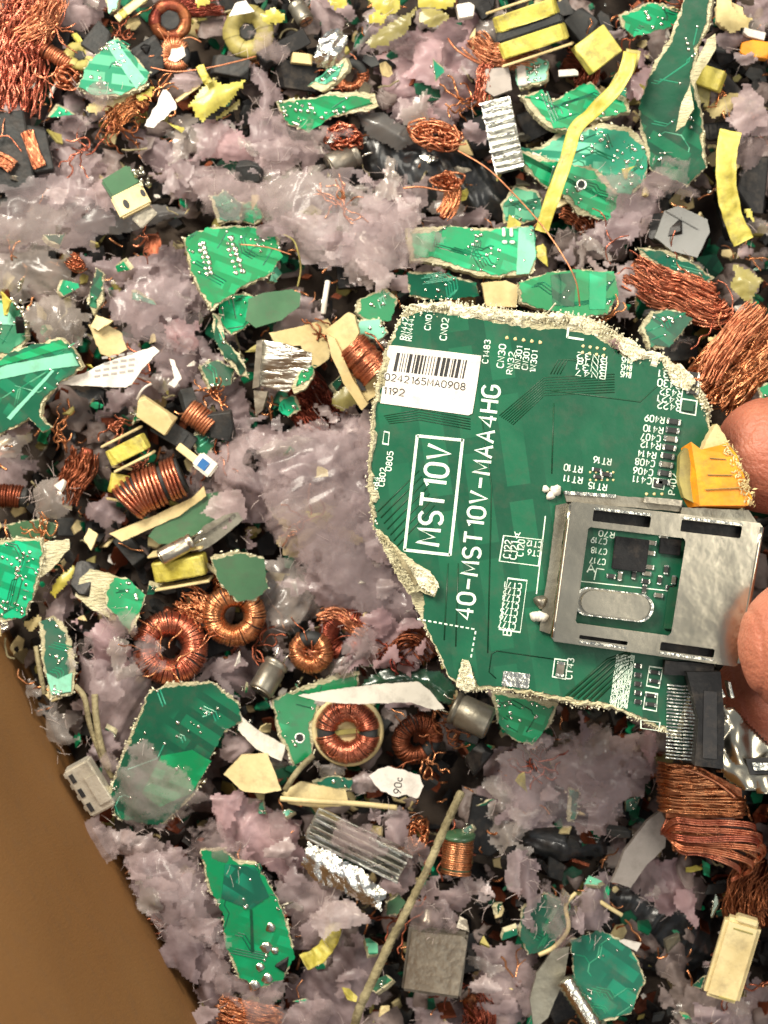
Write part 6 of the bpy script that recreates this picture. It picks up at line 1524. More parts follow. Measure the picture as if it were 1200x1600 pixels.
pcb('broad dark teal shard at the bottom right', [(890, 1470), (940, 1455), (985, 1478), (1008, 1530), (985, 1580), (940, 1596), (905, 1570), (896, 1520)], 24, DK, (-4, -6, 0), dots=5, seed=31, inset=3)
pcb('small green chip under the silver sheet shield lower edge', [(438, 622), (462, 618), (470, 640), (450, 652), (436, 640)], 34, B, (0, 0, 0), dots=2, seed=32)
pcb('green speckled corner sitting on the silver sheet shield', [(454, 604), (470, 580), (488, 570), (492, 588), (480, 604), (460, 614)], 92, B, (0, 0, 0), dots=5, seed=33)
pcb('dark green curved shard beneath the mauve foam left of the shield', [(312, 572), (340, 562), (368, 575), (360, 602), (326, 606)], 30, DK, (0, 8, 0), dots=2, seed=34)
pcb('small green board under the white scrap of paper at lower middle', [(488, 1222), (520, 1212), (550, 1218), (548, 1234), (500, 1234)], 36, DK, (0, 0, 0), dots=2, seed=35)
pcb('dark green patch inside the grey film above the solder row board', [(328, 306), (352, 298), (378, 320), (376, 345), (340, 348)], 34, DK, (0, 0, 0), dots=1, seed=36)
pcb('emerald corner peeking at the upper left of the solder row board', [(372, 320), (400, 312), (412, 340), (396, 352), (374, 345)], 24, B, (0, 0, 0), dots=2, seed=37)
pcb('green corner at the right edge above the fingertip', [(1186, 606), (1204, 596), (1216, 612), (1212, 632), (1192, 628)], 60, B, (0, 0, 0), dots=1, seed=38)
pcb('dull green board strip at left above the emerald board edge', [(10, 820), (60, 812), (90, 820), (80, 842), (20, 842)], 30, 'film_green', (0, 0, 0), dots=0, seed=39, inset=1)
pcb('green shard in the foam right of the glossy pale blob', [(136, 470), (152, 420), (162, 425), (160, 470), (146, 492)], 36, DK, (0, 0, 0), dots=1, seed=40)
pcb('thin green strip descending from the piece below the solder rows', [(332, 490), (345, 495), (352, 530), (378, 560), (388, 590), (374, 586), (350, 560), (334, 525)], 38, DK, (0, 0, 0), dots=2, seed=41)
pcb('dark green bit between fringe foam and black sheet at lower right', [(888, 1232), (904, 1236), (900, 1282), (888, 1284)], 36, DK, (0, 0, 0), seed=42)
pcb('green sliver beside the finned sink lower corner', [(604, 1412), (622, 1396), (632, 1410), (622, 1430), (604, 1430)], 46, 'film_green', (0, 0, 0), seed=43, inset=1)
pcb('green board bit left of the blue tipped component', [(300, 680), (330, 670), (338, 690), (322, 715), (304, 710)], 26, DK, (0, 0, 0), dots=1, seed=44)
pcb('small pale green board at the top edge beside stacked tape bands', [(162, -10), (190, -12), (182, 14), (170, 22)], 30, 'mask_pale', (0, 0, 0), seed=45)

# ---- yellow things
transformer('large yellow taped transformer near the top right with a black gap between its bands', 828, 44, 60, 108, 80, 56, (12, -12, 16), 2, 1)
chunk('square lemon yellow tape block left of the ribbon top', 932, 78, 66, 58, 50, 26, (8, 6, 38), 'yellow', 3, 'tape_block', 'tape', 1)
chunk('small bright yellow cube right of the tall dark board', 1108, 122, 60, 44, 32, 30, (10, -14, -22), 'yellow', 4, 'tape_block', 'tape', 1)
chunk('olive side block under the small bright yellow cube', 1094, 152, 40, 26, 34, 30, (0, 0, -8), 'olive', 5, 'tape_block', 'tape', 1)
ribbon('long yellow tape ribbon hanging from the top right down to the emerald board', [(985, 82, 112), (978, 110, 116), (960, 140, 112), (925, 176, 100), (898, 204, 92), (886, 245, 86), (870, 290, 82), (856, 330, 76), (846, 362, 66)], 21, 'yellow', tw=.25, seed=1, crinkle=5)
ribbon('pale folded end of the long yellow ribbon', [(990, 78, 96), (985, 100, 100), (968, 128, 98), (955, 150, 90)], 22, 'olive', tw=-.4, seed=2)
ribbon('bent yellow strip standing at the right edge', [(1142, 204, 60), (1136, 240, 66), (1136, 290, 66), (1146, 340, 60), (1162, 378, 50)], 33, 'yellow', tw=-.3, seed=3, crinkle=5)
ribbon('thin pale wire-like strip right of the bent yellow strip', [(1172, 212, 40), (1170, 240, 46), (1158, 275, 40)], 8, 'fluff_pale', seed=4)
sheet('tape_crumple', 'bright yellow torn tape piece at upper left of centre', 'tape', [(290, 162), (312, 140), (330, 122), (350, 128), (386, 120), (384, 138), (352, 160), (318, 188), (304, 180), (300, 168)], 56, 'yellow_sheet', amp=12, L=60, ragged=3, seed=41, droop=10, hairs=0)
sheet('tape_crumple', 'olive lower flap of the bright torn tape piece', 'tape', [(322, 190), (352, 168), (378, 150), (370, 172), (345, 186)], 34, 'olive_sheet', amp=8, L=50, ragged=2, seed=42, droop=8)
ribbon('narrow yellow tab above the torn tape piece', [(312, 102, 60), (318, 116, 64), (326, 130, 60)], 13, 'yellow', seed=5)
ribbon('brown stick crossing beside the torn tape piece', [(275, 158, 50), (295, 144, 54), (312, 132, 50)], 6, 'cream', seed=6)
for lab, pts, m in (('crumpled lemon tape above the olive ring at the top', [(398, 18), (430, 10), (448, 22), (440, 34), (408, 36)], 'yellow_sheet'), ('lemon tape scrap at the top edge left of centre', [(298, -10), (326, -12), (330, 2), (306, 10)], 'yellow_sheet'),
                    ('yellow tape tip at the top edge beside the veil', [(508, -8), (540, -10), (542, 6), (522, 16), (510, 8)], 'yellow_sheet'), ('yellow tape flap at the top edge centre', [(575, -10), (620, -12), (625, 12), (606, 22), (580, 12)], 'yellow_sheet'),
                    ('second lemon tape scrap just under the top centre flap', [(573, 22), (590, 14), (604, 24), (596, 38), (576, 36)], 'yellow_sheet'), ('dull olive tape leaf in the top centre', [(568, 62), (595, 40), (640, 18), (652, 8), (640, 45), (605, 72), (575, 76)], 'olive_sheet'),
                    ('wide yellow tape sheet at the top edge right of centre', [(650, -12), (712, -12), (710, 8), (690, 16), (655, 8)], 'yellow_sheet'), ('faded olive tape patch under the wide yellow sheet', [(652, 8), (690, 14), (702, 22), (680, 40), (652, 34)], 'olive_sheet'),
                    ('pale yellow crumb sheet at the top right corner', [(1118, -12), (1140, -12), (1152, 12), (1178, 26), (1174, 44), (1142, 52), (1118, 34)], 'cream_sheet'), ('lemon corner tape scrap under the teal striped board', [(212, 148), (238, 130), (240, 152), (216, 156)], 'yellow_sheet'),
                    ('cream torn strips below the teal striped board', [(130, 162), (168, 150), (216, 140), (190, 164), (150, 178), (134, 176)], 'cream_sheet'), ('olive diamond tape near the right edge', [(1150, 412), (1178, 420), (1198, 436), (1174, 476), (1140, 442)], 'olive_sheet'),
                    ('small orange cream flake between the right copper hanks', [(1108, 528), (1130, 516), (1150, 520), (1142, 534), (1112, 536)], 'cream_sheet'), ('small lemon scrap at right beside the black chunk', [(1162, 322), (1176, 322), (1180, 345), (1168, 342)], 'yellow_sheet'),
                    ('bright yellow lining scrap inside the foam blanket', [(478, 800), (510, 795), (524, 808), (505, 822), (482, 818)], 'yellow_sheet'), ('olive plastic curl under the cream bobbin', [(520, 615), (545, 590), (560, 600), (565, 632), (540, 642), (518, 634)], 'olive_sheet'),
                    ('silver yellow bright flake left of the cream slab', [(76, 925), (90, 900), (112, 884), (118, 890), (104, 915), (86, 938)], 'yellow_sheet'), ('yellowish flake below the emerald board at the left edge', [(30, 975), (60, 958), (66, 972), (48, 990)], 'cream_sheet'),
                    ('pale foam cream tuft right of the yellow cube', [(1100, 168), (1125, 152), (1150, 140), (1170, 150), (1150, 172), (1112, 190)], 'cream_sheet')):
    _sd[0] += 1; sheet('tape_crumple', lab, 'tape', pts, 50, m, amp=9, L=34, ragged=2.5, seed=_sd[0], droop=10, group='crumpled tape scraps')
for k in range(3):
    ribbon(('stacked pale yellow tape band at the top left edge, lower one', 'stacked pale yellow tape band at the top left edge, middle one', 'stacked orange cream tape band at the top left edge, upper one')[k], [(182 + k * 7, 30 - k * 6, 52 + k * 5), (200 + k * 7, 14 - k * 5, 54 + k * 5), (226 + k * 4, -2 - k * 5, 52 + k * 5)], 13, ('cream', 'yellow', 'cream')[k], seed=20 + k)
def taped(label, px, py, z, w, h, t, rot, seed):
    return transformer(label, px, py, z, w, h, t, rot, 1, seed)
taped('bright yellow taped block left of the black E core', 200, 702, 56, 64, 40, 34, (6, -10, 26), 3)
taped('small lemon taped block just below the bright taped block', 186, 756, 36, 30, 48, 30, (0, 10, -10), 4)
taped('yellow taped transformer under the small metal rod at lower left', 282, 886, 42, 84, 50, 40, (10, -8, 10), 5)
chunk('cream chipped laminate block above the black E core', 240, 648, 54, 66, 32, 20, (10, 0, -34), 'cream', 6, 'laminate_block', 'laminate', 3)
ribbon('yellow tape curl near the bottom below the finned sink', [(522, 1440, 40), (516, 1468, 52), (498, 1492, 52), (474, 1504, 40)], 26, 'yellow', tw=.5, seed=8, crinkle=5)
# cream bobbin with a copper coil
def bobbin():
    e = empty('coil_bobbin', 560, 570, 78, (8, -6, 0)); tag(e, 'cream plastic bobbin holding an orange copper coil beside the barcode end of the held board', 'bobbin')
    f = (D - 78) / D; g = lambda pts: [((x - 560) * f, -(y - 570) * f) for x, y in pts]
    MB().prism(rough(g([(510, 515), (545, 488), (556, 494), (562, 520), (545, 548), (530, 560)]), 1.2, 5, 3), -14, 6).build('upper_flange', 'cream', e)
    MB().prism(rough(g([(512, 520), (526, 528), (552, 590), (576, 630), (566, 640), (540, 600), (520, 556)]), 1, 5, 4), 2, 16).build('side_wall', 'cream', e)
    MB().prism(rough(g([(535, 560), (556, 558), (600, 590), (596, 612), (570, 630), (556, 600)]), 1, 5, 5), -18, 2).build('lower_flange', 'cream', e)
    MB().prism(g([(556, 590), (566, 592), (572, 610), (560, 610)]), 2.5, 6).build('slot', 'ink', e)
    rn = random.Random(3); mb = MB(); sp = [Vector((*g([p])[0], 0)) for p in ((548, 540), (560, 550), (575, 566), (588, 584))]; strands(mb, sp, 60, 10, 1.6, rn)
    for k in range(26):
        t = k / 25; c = sp[0].lerp(sp[-1], t); d = (sp[-1] - sp[0]).normalized(); n = Vector((-d.y, d.x, 0)); r = 26 + rn.uniform(-2, 2)
        mb.tube([c + n * (r * math.cos(a)) + Vector((0, 0, r * .8 * math.sin(a))) + d * rn.uniform(-.8, .8) for a in np.linspace(0, 6.28, 12, endpoint=False)], 2, 5, closed=True)
    mb.build('winding', 'copper', e, smooth=True, stuff=True)
    MB().tube([sp[0] - Vector((0, 0, 1)), sp[-1]], 22, 12).build('core', 'copper_dark', e, smooth=True)
bobbin()
plate('tan plastic wall behind the silver sheet shield', [(420, 520), (462, 512), (512, 498), (522, 516), (514, 560), (486, 580), (470, 540), (430, 540)], 44, 'cream', (0, 6, 0), 10, 1.5, 'plastic_slab', 'plastic')
# cream bar at bottom right
def bar():
    e = empty('plastic_bar', 1144, 1498, 66, (6, -6, -16)); tag(e, 'cream plastic bar with rounded corners at the bottom right', 'plastic bar')
    MB().box((0, 0, 0), (56, 128, 30), bev=6).build('bar_body', 'cream', e)
    MB().box((2, 50, 15.5), (30, 2, 1.4)).box((8, -58, 15.5), (26, 2, 1.4)).build('score_line', 'olive', e)
    MB().box((4, 66, 4), (34, 10, 22), bev=2).build('end_stub', 'cream', e)
bar()
# ---- metal things
heatsink('block of stacked bright aluminium fins at upper right of centre', 786, 212, 60, 46, 112, 12, (0, -14, 12), 11)
heatsink('long ribbed aluminium heat sink lying aslant at the lower middle', 560, 1318, 58, 160, 52, 14, (14, 4, -26), 5)
sheet('foil_flap', 'crumpled bright aluminium foil face of the lower heat sink', 'foil', [(466, 1352), (480, 1312), (520, 1332), (570, 1362), (604, 1398), (598, 1430), (540, 1402), (490, 1378)], 84, 'alu_sheet', amp=13, L=34, ragged=2, seed=51, droop=12)
sheet('foil_flap', 'white aluminium crumple left of the foam mass near the top', 'foil', [(490, 70), (505, 42), (528, 34), (542, 50), (540, 85), (522, 105), (496, 104), (488, 88)], 52, 'alu_sheet', amp=14, L=30, ragged=2.5, seed=52)
def silver_shield():
    e = empty('metal_shield', 440, 582, 76, (6, -8, 0)); tag(e, 'bent silver sheet shield left of the cream bobbin', 'metal shield')
    f = (D - 76) / D; g = lambda pts: [((x - 440) * f, -(y - 582) * f) for x, y in pts]
    def wz(x, y): return 7 * math.sin(x / 24) + 3 * math.sin(y / 15)
    face = rough(g([(412, 532), (450, 538), (490, 552), (488, 575), (470, 590), (448, 614), (405, 602), (402, 560)]), .8, 4, 3)
    MB().prism(face, -4, 0, wz).build('face', 'aluminium', e)
    MB().prism(rough(g([(402, 532), (412, 530), (404, 604), (394, 606)]), .6, 5, 3), -14, 4).build('side_wall', 'steel', e)
    MB().prism(rough(g([(394, 610), (416, 612), (408, 640), (396, 650)]), .8, 5, 3), -16, -4).build('corner_tab', 'steel', e)
silver_shield()
can('dull metal can lying under the round copper nest', 536, 250, 26, 20, 50, (78, 0, -62))
can('metal can lying beneath the lower tip of the held board', 736, 1118, 70, 26, 62, (82, 0, 66), 'steel_dull')
can('metal can standing aslant left of the small bright toroid', 420, 1058, 44, 20, 54, (70, 0, -30), 'steel_dull')
can('small metal rod capacitor on top of the yellow taped transformer', 276, 858, 70, 13, 56, (84, 0, -62), 'steel')
can('small cylinder in the foam left of the hank, mostly hidden', 470, 20, 14, 14, 36, (70, 0, 30), 'steel_dull')
plate('flat silver bracket strip right of the small metal rod capacitor', [(300, 848), (318, 822), (352, 804), (372, 800), (380, 812), (352, 836), (330, 852), (312, 862)], 56, 'steel_dull', (0, 6, 0), 5, 1, 'metal_bracket', 'bracket', folds=((304, 844, 366, 802, 6, 3),))
def crystal():
    e = empty('crystal_can', 680, 1500, 44, (4, -5, -7)); tag(e, 'matt silver rectangular metal can at the bottom centre right of the stick', 'metal can')
    MB().box((0, 0, 0), (92, 104, 26), bev=4).build('can_body', 'steel_dull', e)
    MB().prism([(-42, -46), (42, -46), (46, 40), (38, 47), (-40, 44)], 13.2, 16).build('worn_face', 'steel', e)
    MB().revolve([(11, 52), (11, 62), (7, 64), (7, 78)], 16, Euler((math.radians(-90), 0, 0)).to_matrix(), (-20, 0, 0)).build('neck', 'steel', e, smooth=True)
crystal()
def usb():
    e = empty('metal_connector', 142, 1228, 62, (8, 10, -60)); tag(e, 'bright silver slotted connector between the cardboard wall and the big dark green board', 'connector')
    MB().box((0, 0, 0), (84, 44, 26), bev=3).build('shell', 'bright_tin', e)
    for k in range(3): MB().box((-26 + k * 26, -14, 13.3), (15, 7, 2)).build('slot', 'ink', e)
    MB().box((6, 12, 15), (50, 22, 4), bev=1.5).build('cover_plate', 'bright_tin', e)
    for k in range(4): MB().box((-32 + k * 20, -24, -4), (9, 8, 12), bev=1).build('solder_tab', 'bright_tin', e)
usb()
def whitecon():
    e = empty('connector', 198, 302, 104, (0, 6, 28)); tag(e, 'cream connector with two black holes on grey plastic at upper left', 'connector')
    MB().box((0, -14, 0), (52, 36, 20), bev=3).build('body', 'cream', e)
    MB().box((-1, 19, -2), (49, 34, 16), (.06, .05, .08), 3).build('grey_top', 'film_green', e)
    for x, k_ in ((-9, 1), (21, .8)): MB().prism([(x + 4.2 * k_ * math.cos(t), -15 + x * .12 + 7.4 * k_ * math.sin(t)) for t in np.linspace(0, 6.28, 14, endpoint=False)], 10.1, 10.8).build('hole', 'ink', e)
    MB().prism([(18, 2), (27, 4), (27, -4)], 10.1, 10.9).build('chipped_corner', 'fr4', e)
    MB().box((8, -42, -6), (34, 22, 8), (0, 0, .3), 1.5).build('metal_foot', 'steel', e)
    t = MB()
    for k in range(26): t.blob((30 + random.uniform(-7, 9), random.uniform(-4, 26), random.uniform(-6, 4)), random.uniform(2, 5), 6, 6)
    t.build('solder_crumbs', 'solder', e, stuff=True)
whitecon()
def screw():
    e = empty('screw', 905, 1566, 50, (0, 0, -58)); tag(e, 'shiny ribbed metal screw at the bottom right of centre', 'screw')
    M = Euler((0, math.radians(90), 0)).to_matrix(); pr = []
    for k in range(22): pr += [(13 + (2 if k % 2 else 0), -42 + k * 4)]
    MB().revolve(pr, 20, M).build('thread', 'solder', e, smooth=True); MB().revolve([(18, 44), (19, 50), (12, 54)], 20, M).build('head', 'steel_dull', e, smooth=True)
screw()
plate('grey metal plate left of the ribbed screw', [(838, 1520), (864, 1484), (890, 1480), (882, 1530), (856, 1590), (834, 1610), (828, 1560)], 30, 'steel_dull', (0, 6, 0), 6, 1, 'metal_plate', 'metal')
plate('pale grey slanted plastic plate left of the copper hank loops', [(955, 1378), (975, 1330), (1010, 1285), (1032, 1268), (1042, 1284), (1040, 1325), (1010, 1352), (985, 1386)], 50, 'rubber_grey', (0, 6, 0), 12, 1.5, 'plastic_plate', 'plastic')
plate('grey glassy plate with silver edge at the right, over the green board edge', [(1022, 372), (1038, 330), (1060, 322), (1106, 342), (1110, 362), (1090, 402), (1050, 392)], 54, 'film_grey_solid', (0, 6, 0), 8, 1, 'glass_plate', 'glass', folds=((1040, 330, 1092, 358, 3, 3),))
plate('muted green translucent chip right of the solder row board', [(388, 468), (410, 458), (456, 452), (470, 458), (468, 478), (440, 500), (400, 512), (384, 500)], 52, 'film_green', (0, 4, 0), 4, 1.2, 'plastic_chip', 'plastic')
plate('grey square cap beside the orange copper hank', [(758, 108), (795, 105), (800, 140), (772, 150), (756, 140)], 44, 'rubber_grey', (0, 0, 0), 14, 1.5, 'plastic_square', 'plastic')
plate('cream plastic block face under the lower left big dark board', [(350, 1210), (378, 1180), (418, 1178), (440, 1235), (412, 1240), (380, 1236)], 62, 'cream', (0, 5, 0), 12, 1.5, 'plastic_slab', 'plastic')
plate('cream laminate strip above the finned sink', [(440, 1240), (470, 1222), (540, 1236), (545, 1258), (500, 1262), (450, 1256)], 46, 'cream', (0, 0, 0), 10, 1.5, 'laminate_strip', 'laminate')
plate('ivory chip with frosted end below the tan flake', [(138, 508), (158, 502), (190, 520), (198, 545), (176, 560), (158, 552)], 34, 'cream', (0, 8, 0), 14, 2, 'plastic_chip', 'plastic')
plate('cream plastic bead at the top right of the dark board', [(1118, 10), (1140, 0), (1160, 12), (1165, 36), (1138, 48), (1120, 34)], 30, 'cream', (0, 0, 0), 14, 2.4, 'plastic_chip', 'plastic')
plate('tan plastic stub above the top edge of the held board', [(752, 442), (790, 438), (812, 448), (806, 480), (760, 478)], 60, 'cream', (0, 0, 0), 16, 1.5, 'plastic_block', 'plastic')
plate('olive tinted board corner right of the mauve foam fold at bottom left', [(372, 1115), (400, 1140), (446, 1165), (440, 1190), (400, 1170), (372, 1140)], 50, 'rubber_white', (0, 0, 0), 6, 1.5, 'curved_rim', 'plastic')
# blue tipped component
def bluecomp():
    e = empty('component', 318, 724, 56, (0, 0, -38)); tag(e, 'small white component with a blue face right of the rod coil', 'component')
    MB().box((4, 0, 0), (34, 26, 18), bev=3).build('body', 'rubber_white', e); MB().box((2, -1, 9.6), (15, 15, 2), bev=.6).build('blue_face', 'blue', e)
    MB().box((-30, -3, -3), (36, 12, 8), bev=1).build('cream_leg', 'cream', e)
bluecomp()
# orange lump
chunk('rounded orange plastic lump at the top right edge', 1178, 78, 34, 44, 26, 20, (0, 0, -8), 'amber', 9, 'plastic_lump', 'plastic', 4)
chunk('white rectangular ceramic bit above the orange lump', 1178, 54, 40, 34, 12, 10, (0, 0, -14), 'paper', 10, 'ceramic_bit', 'ceramic', 1)
chunk('oblong white ceramic tab on the pale teal board', 888, 114, 50, 30, 10, 6, (0, 0, 4), 'paper', 11, 'ceramic_bit', 'ceramic', 1)
chunk('white pebble under the yellow tape above the emerald sliver', 470, 92, 30, 36, 16, 12, (0, 0, -6), 'cream', 12, 'ceramic_bit', 'ceramic', 3)
chunk('white lump pair at the top between olive tape and transformer', 726, 18, 30, 34, 22, 18, (0, 0, 10), 'paper', 13, 'ceramic_bit', 'ceramic', 4)
# ---- paper
def paper(label, pts, z, tilt=(0, 0, 0), words=(), seed=0, thick=2.0, m='paper', grid=None, amp=1.5):
    c = centroid(pts); o = MB().prism(rough(local(pts, c, z), amp, 4, seed), -thick, 0).build('paper_scrap', m); o.location = Vector(P(c[0], c[1], z)) * S; o.rotation_euler = [math.radians(a) for a in tilt]
    f = (D - z) / D
    for (s_, px, py, h, a) in words: text(s_, o, 'ink', (px - c[0]) * f, -(py - c[1]) * f, .5, h, a, name='printed_text')
    if grid: grid(o, lambda p: ((p[0] - c[0]) * f, -(p[1] - c[1]) * f))
    return tag(o, label, 'paper', 'torn paper scraps')
def grd(o, g):
    mb = MB()
    for r in range(4):
        for k in range(5):
            x, y = g((152 + k * 13 + r * 1 - (4 if r > 2 else 0), 588 - r * 9 - k * 2.2)); 
            if r > 1 and k < 1: continue
            mb.box((x, y, .4), (9, 3.4, .5), (0, 0, .12))
    mb.build('printed_lines', 'grey_ink', o, stuff=True)
paper('large torn white paper with faint grey print lines at left', [(84, 600), (100, 590), (132, 584), (150, 572), (196, 556), (240, 541), (248, 548), (226, 572), (205, 600), (196, 606), (140, 603)], 78, (0, 4, 0), grid=grd)
paper('long white pointed shard across the cream ringed toroid', [(466, 1086), (520, 1078), (600, 1068), (655, 1066), (672, 1080), (695, 1108), (680, 1110), (640, 1098), (560, 1100), (500, 1096)], 92, (4, 4, 0), seed=2, thick=5, m='rubber_white')
paper('torn white paper bit with small print right below the cream ringed toroid', [(576, 1212), (590, 1202), (606, 1198), (630, 1202), (655, 1212), (662, 1228), (652, 1248), (636, 1240), (618, 1246), (592, 1234)], 66, (0, 0, 0), words=(('90c', 626, 1240, 11, 84),), seed=3, amp=3)
paper('white paper triangle at the top edge', [(358, 26), (368, 6), (384, 0), (398, 18)], 54, seed=4)
paper('torn white papery tuft at upper left beside the torn tape', [(255, 140), (266, 148), (276, 168), (262, 180), (240, 200), (226, 196), (240, 172)], 54, seed=5, amp=3.5)
paper('tiny white paper square on the yellow bead ring', [(262, 92), (272, 78), (286, 72), (290, 86), (274, 98)], 60, seed=6)
paper('curled white paper edge right of the printed paper', [(264, 560), (272, 562), (284, 592), (272, 606), (262, 600), (272, 590)], 52, seed=7, amp=2)
paper('white paper chip on the glassy foam left of centre', [(420, 1095), (436, 1088), (440, 1104), (424, 1108)], 40, seed=8)

# ---- wide thin films draped over the heap
for lab, pts, z in (('wide clear film draped across the upper middle below the round copper nest', [(385, 265), (450, 245), (530, 255), (600, 290), (655, 330), (640, 400), (590, 440), (520, 420), (450, 365), (395, 330)], 92),
    ('wide thin grey film lying along the left edge below the slate block', [(-20, 285), (60, 270), (150, 285), (190, 330), (150, 385), (60, 400), (-20, 400)], 66),
    ('smooth clear film on the brown foam flap left of the solder row board', [(165, 430), (230, 415), (300, 430), (325, 480), (280, 530), (215, 545), (170, 500)], 70),
    ('broad clear film over the foam blanket beside the torn flap', [(395, 670), (480, 650), (570, 665), (600, 760), (590, 860), (640, 950), (560, 970), (480, 900), (420, 800)], 104),
    ('clear film slanting across the foam below the held board', [(760, 1180), (850, 1160), (960, 1150), (1010, 1200), (960, 1290), (870, 1300), (790, 1270)], 84),
    ('thin clear film over the foam along the cardboard wall', [(200, 1330), (290, 1330), (340, 1420), (340, 1500), (270, 1470), (215, 1400)], 96)):
    _sd[0] += 1; sheet('plastic_film', lab, 'film', pts, z, 'film_wide', amp=22, L=70, ragged=16, rim=9, droop=14, holes=.12, seed=_sd[0], group='torn plastic films')

# ---- thin veils of foam fluff lying over the harder pieces
for lab, pts, z in (('thin fluff veil over the lower left corner of the teal striped board', [(118, 130), (150, 122), (190, 140), (180, 175), (140, 185)], 84),
    ('thin fluff veil between the rosy foam and the emerald strip', [(400, 170), (450, 178), (500, 190), (560, 200), (520, 230), (440, 225)], 70),
    ('see-through fluff haze over the dark patch above the solder row board', [(290, 270), (350, 262), (420, 290), (440, 340), (370, 345), (310, 330)], 84),
    ('thin fluff veil on the left end of the emerald board with white bars', [(620, 340), (660, 345), (690, 370), (680, 415), (630, 420), (612, 380)], 90),
    ('see-through fluff over the dotted teal board and its hole', [(930, 270), (985, 250), (1010, 290), (960, 330), (935, 320)], 84),
    ('thin veil over the olive tape ring', [(385, 40), (430, 50), (445, 90), (410, 105), (385, 85)], 74),
    ('thin fluff veil draped on the yellow edge of the centre foam blanket', [(400, 760), (470, 740), (560, 770), (560, 880), (470, 900), (420, 850)], 96),
    ('smoky veil above the small emerald board left of the toroids', [(150, 945), (200, 940), (235, 975), (225, 1010), (170, 1000)], 110),
    ('thin veil over the dark edge of the big left toroid', [(190, 1000), (240, 985), (250, 1040), (210, 1060)], 96),
    ('see-through fluff over the left half of the big dark green board', [(150, 1190), (220, 1160), (300, 1190), (330, 1250), (270, 1300), (190, 1290)], 92),
    ('thin fluff veil on the top of the bottom emerald board with round rings', [(290, 1300), (340, 1290), (380, 1320), (370, 1370), (310, 1360)], 96),
    ('thin fluff veil over the finned sink middle', [(520, 1280), (600, 1290), (620, 1340), (570, 1360), (520, 1330)], 112),
    ('see-through fluff over the matt silver can at bottom', [(640, 1400), (700, 1420), (710, 1460), (650, 1470), (630, 1440)], 90),
    ('thin veil hanging over the dark teal shard at the lower right', [(845, 1380), (890, 1400), (910, 1470), (870, 1500), (845, 1450)], 74),
    ('pale haze of fluff around the blue tipped component', [(330, 690), (400, 680), (420, 740), (370, 780), (340, 750)], 90),
    ('thin veil over the lower tip of the tall dark green board', [(1030, 240), (1080, 250), (1090, 300), (1040, 320), (1000, 290)], 120),
    ('see-through fluff along the bottom edge of the copper winding', [(360, 1560), (440, 1555), (480, 1600), (380, 1625)], 74)):
    _sd[0] += 1; sheet('foam_veil', lab, 'foam', pts, z, 'veil', amp=14, L=50, ragged=13, rim=22, seed=_sd[0], hairs=40, group='thin veils of foam fluff')

# ---- smaller pieces wedged between the larger ones, each told by its neighbour
LM = [('frayed copper braid', 30, 100), ('teal striped board', 180, 105), ('olive tape ring', 388, 50), ('white bead ring', 274, 86), ('yellow torn tape', 335, 150), ('long emerald strip', 510, 172), ('round copper nest', 538, 216), ('loose copper tangle', 680, 212),
      ('stacked aluminium fins', 786, 212), ('big yellow transformer', 828, 44), ('lemon tape block', 932, 78), ('emerald board at the top edge', 1015, 30), ('tall dark green board', 1050, 160), ('yellow ribbon', 905, 200), ('dotted teal board', 930, 250), ('bent yellow strip', 1140, 290),
      ('two-hole cream connector', 198, 302), ('solder row emerald board', 365, 415), ('clear crumpled bag', 490, 310), ('white-barred emerald board', 740, 390), ('glassy grey plate', 1070, 365), ('upper right copper hank', 1060, 450), ('lower right copper hank', 1150, 580), ('white-banded green board', 60, 600),
      ('printed white paper', 165, 578), ('silver sheet shield', 440, 580), ('cream bobbin', 560, 570), ('black E core', 272, 678), ('bent rod coil', 240, 765), ('bright yellow taped block', 200, 702), ('blue faced component', 318, 724), ('yellow transformer with a metal rod', 282, 886), ('upper left toroid', 366, 962),
      ('lower left toroid', 266, 1012), ('small bright toroid', 486, 1018), ('cream ringed toroid', 543, 1143), ('dark hidden toroid', 652, 1155), ('long white shard', 590, 1085), ('small print paper', 620, 1225), ('finned heat sink', 560, 1318), ('aluminium foil face', 535, 1372), ('upper end of the stick', 705, 1260),
      ('lower end of the stick', 570, 1570), ('small copper spool', 715, 1335), ('matt silver can', 680, 1500), ('yellow tape curl', 500, 1475), ('big dark green board', 270, 1180), ('slotted silver connector', 142, 1228), ('round ring solder board', 390, 1440), ('big copper hank with loops', 1110, 1270),
      ('slanted grey plate', 1000, 1330), ('cream plastic bar', 1144, 1498), ('broad dark teal shard', 950, 1530), ('ribbed screw', 905, 1566), ('small dark teal shard', 850, 1445), ('wide-edged emerald board', 30, 905), ('small emerald board on cream', 200, 945), ('narrow board with pale foot', 90, 1030), ('yellow stained foam', 480, 830)]
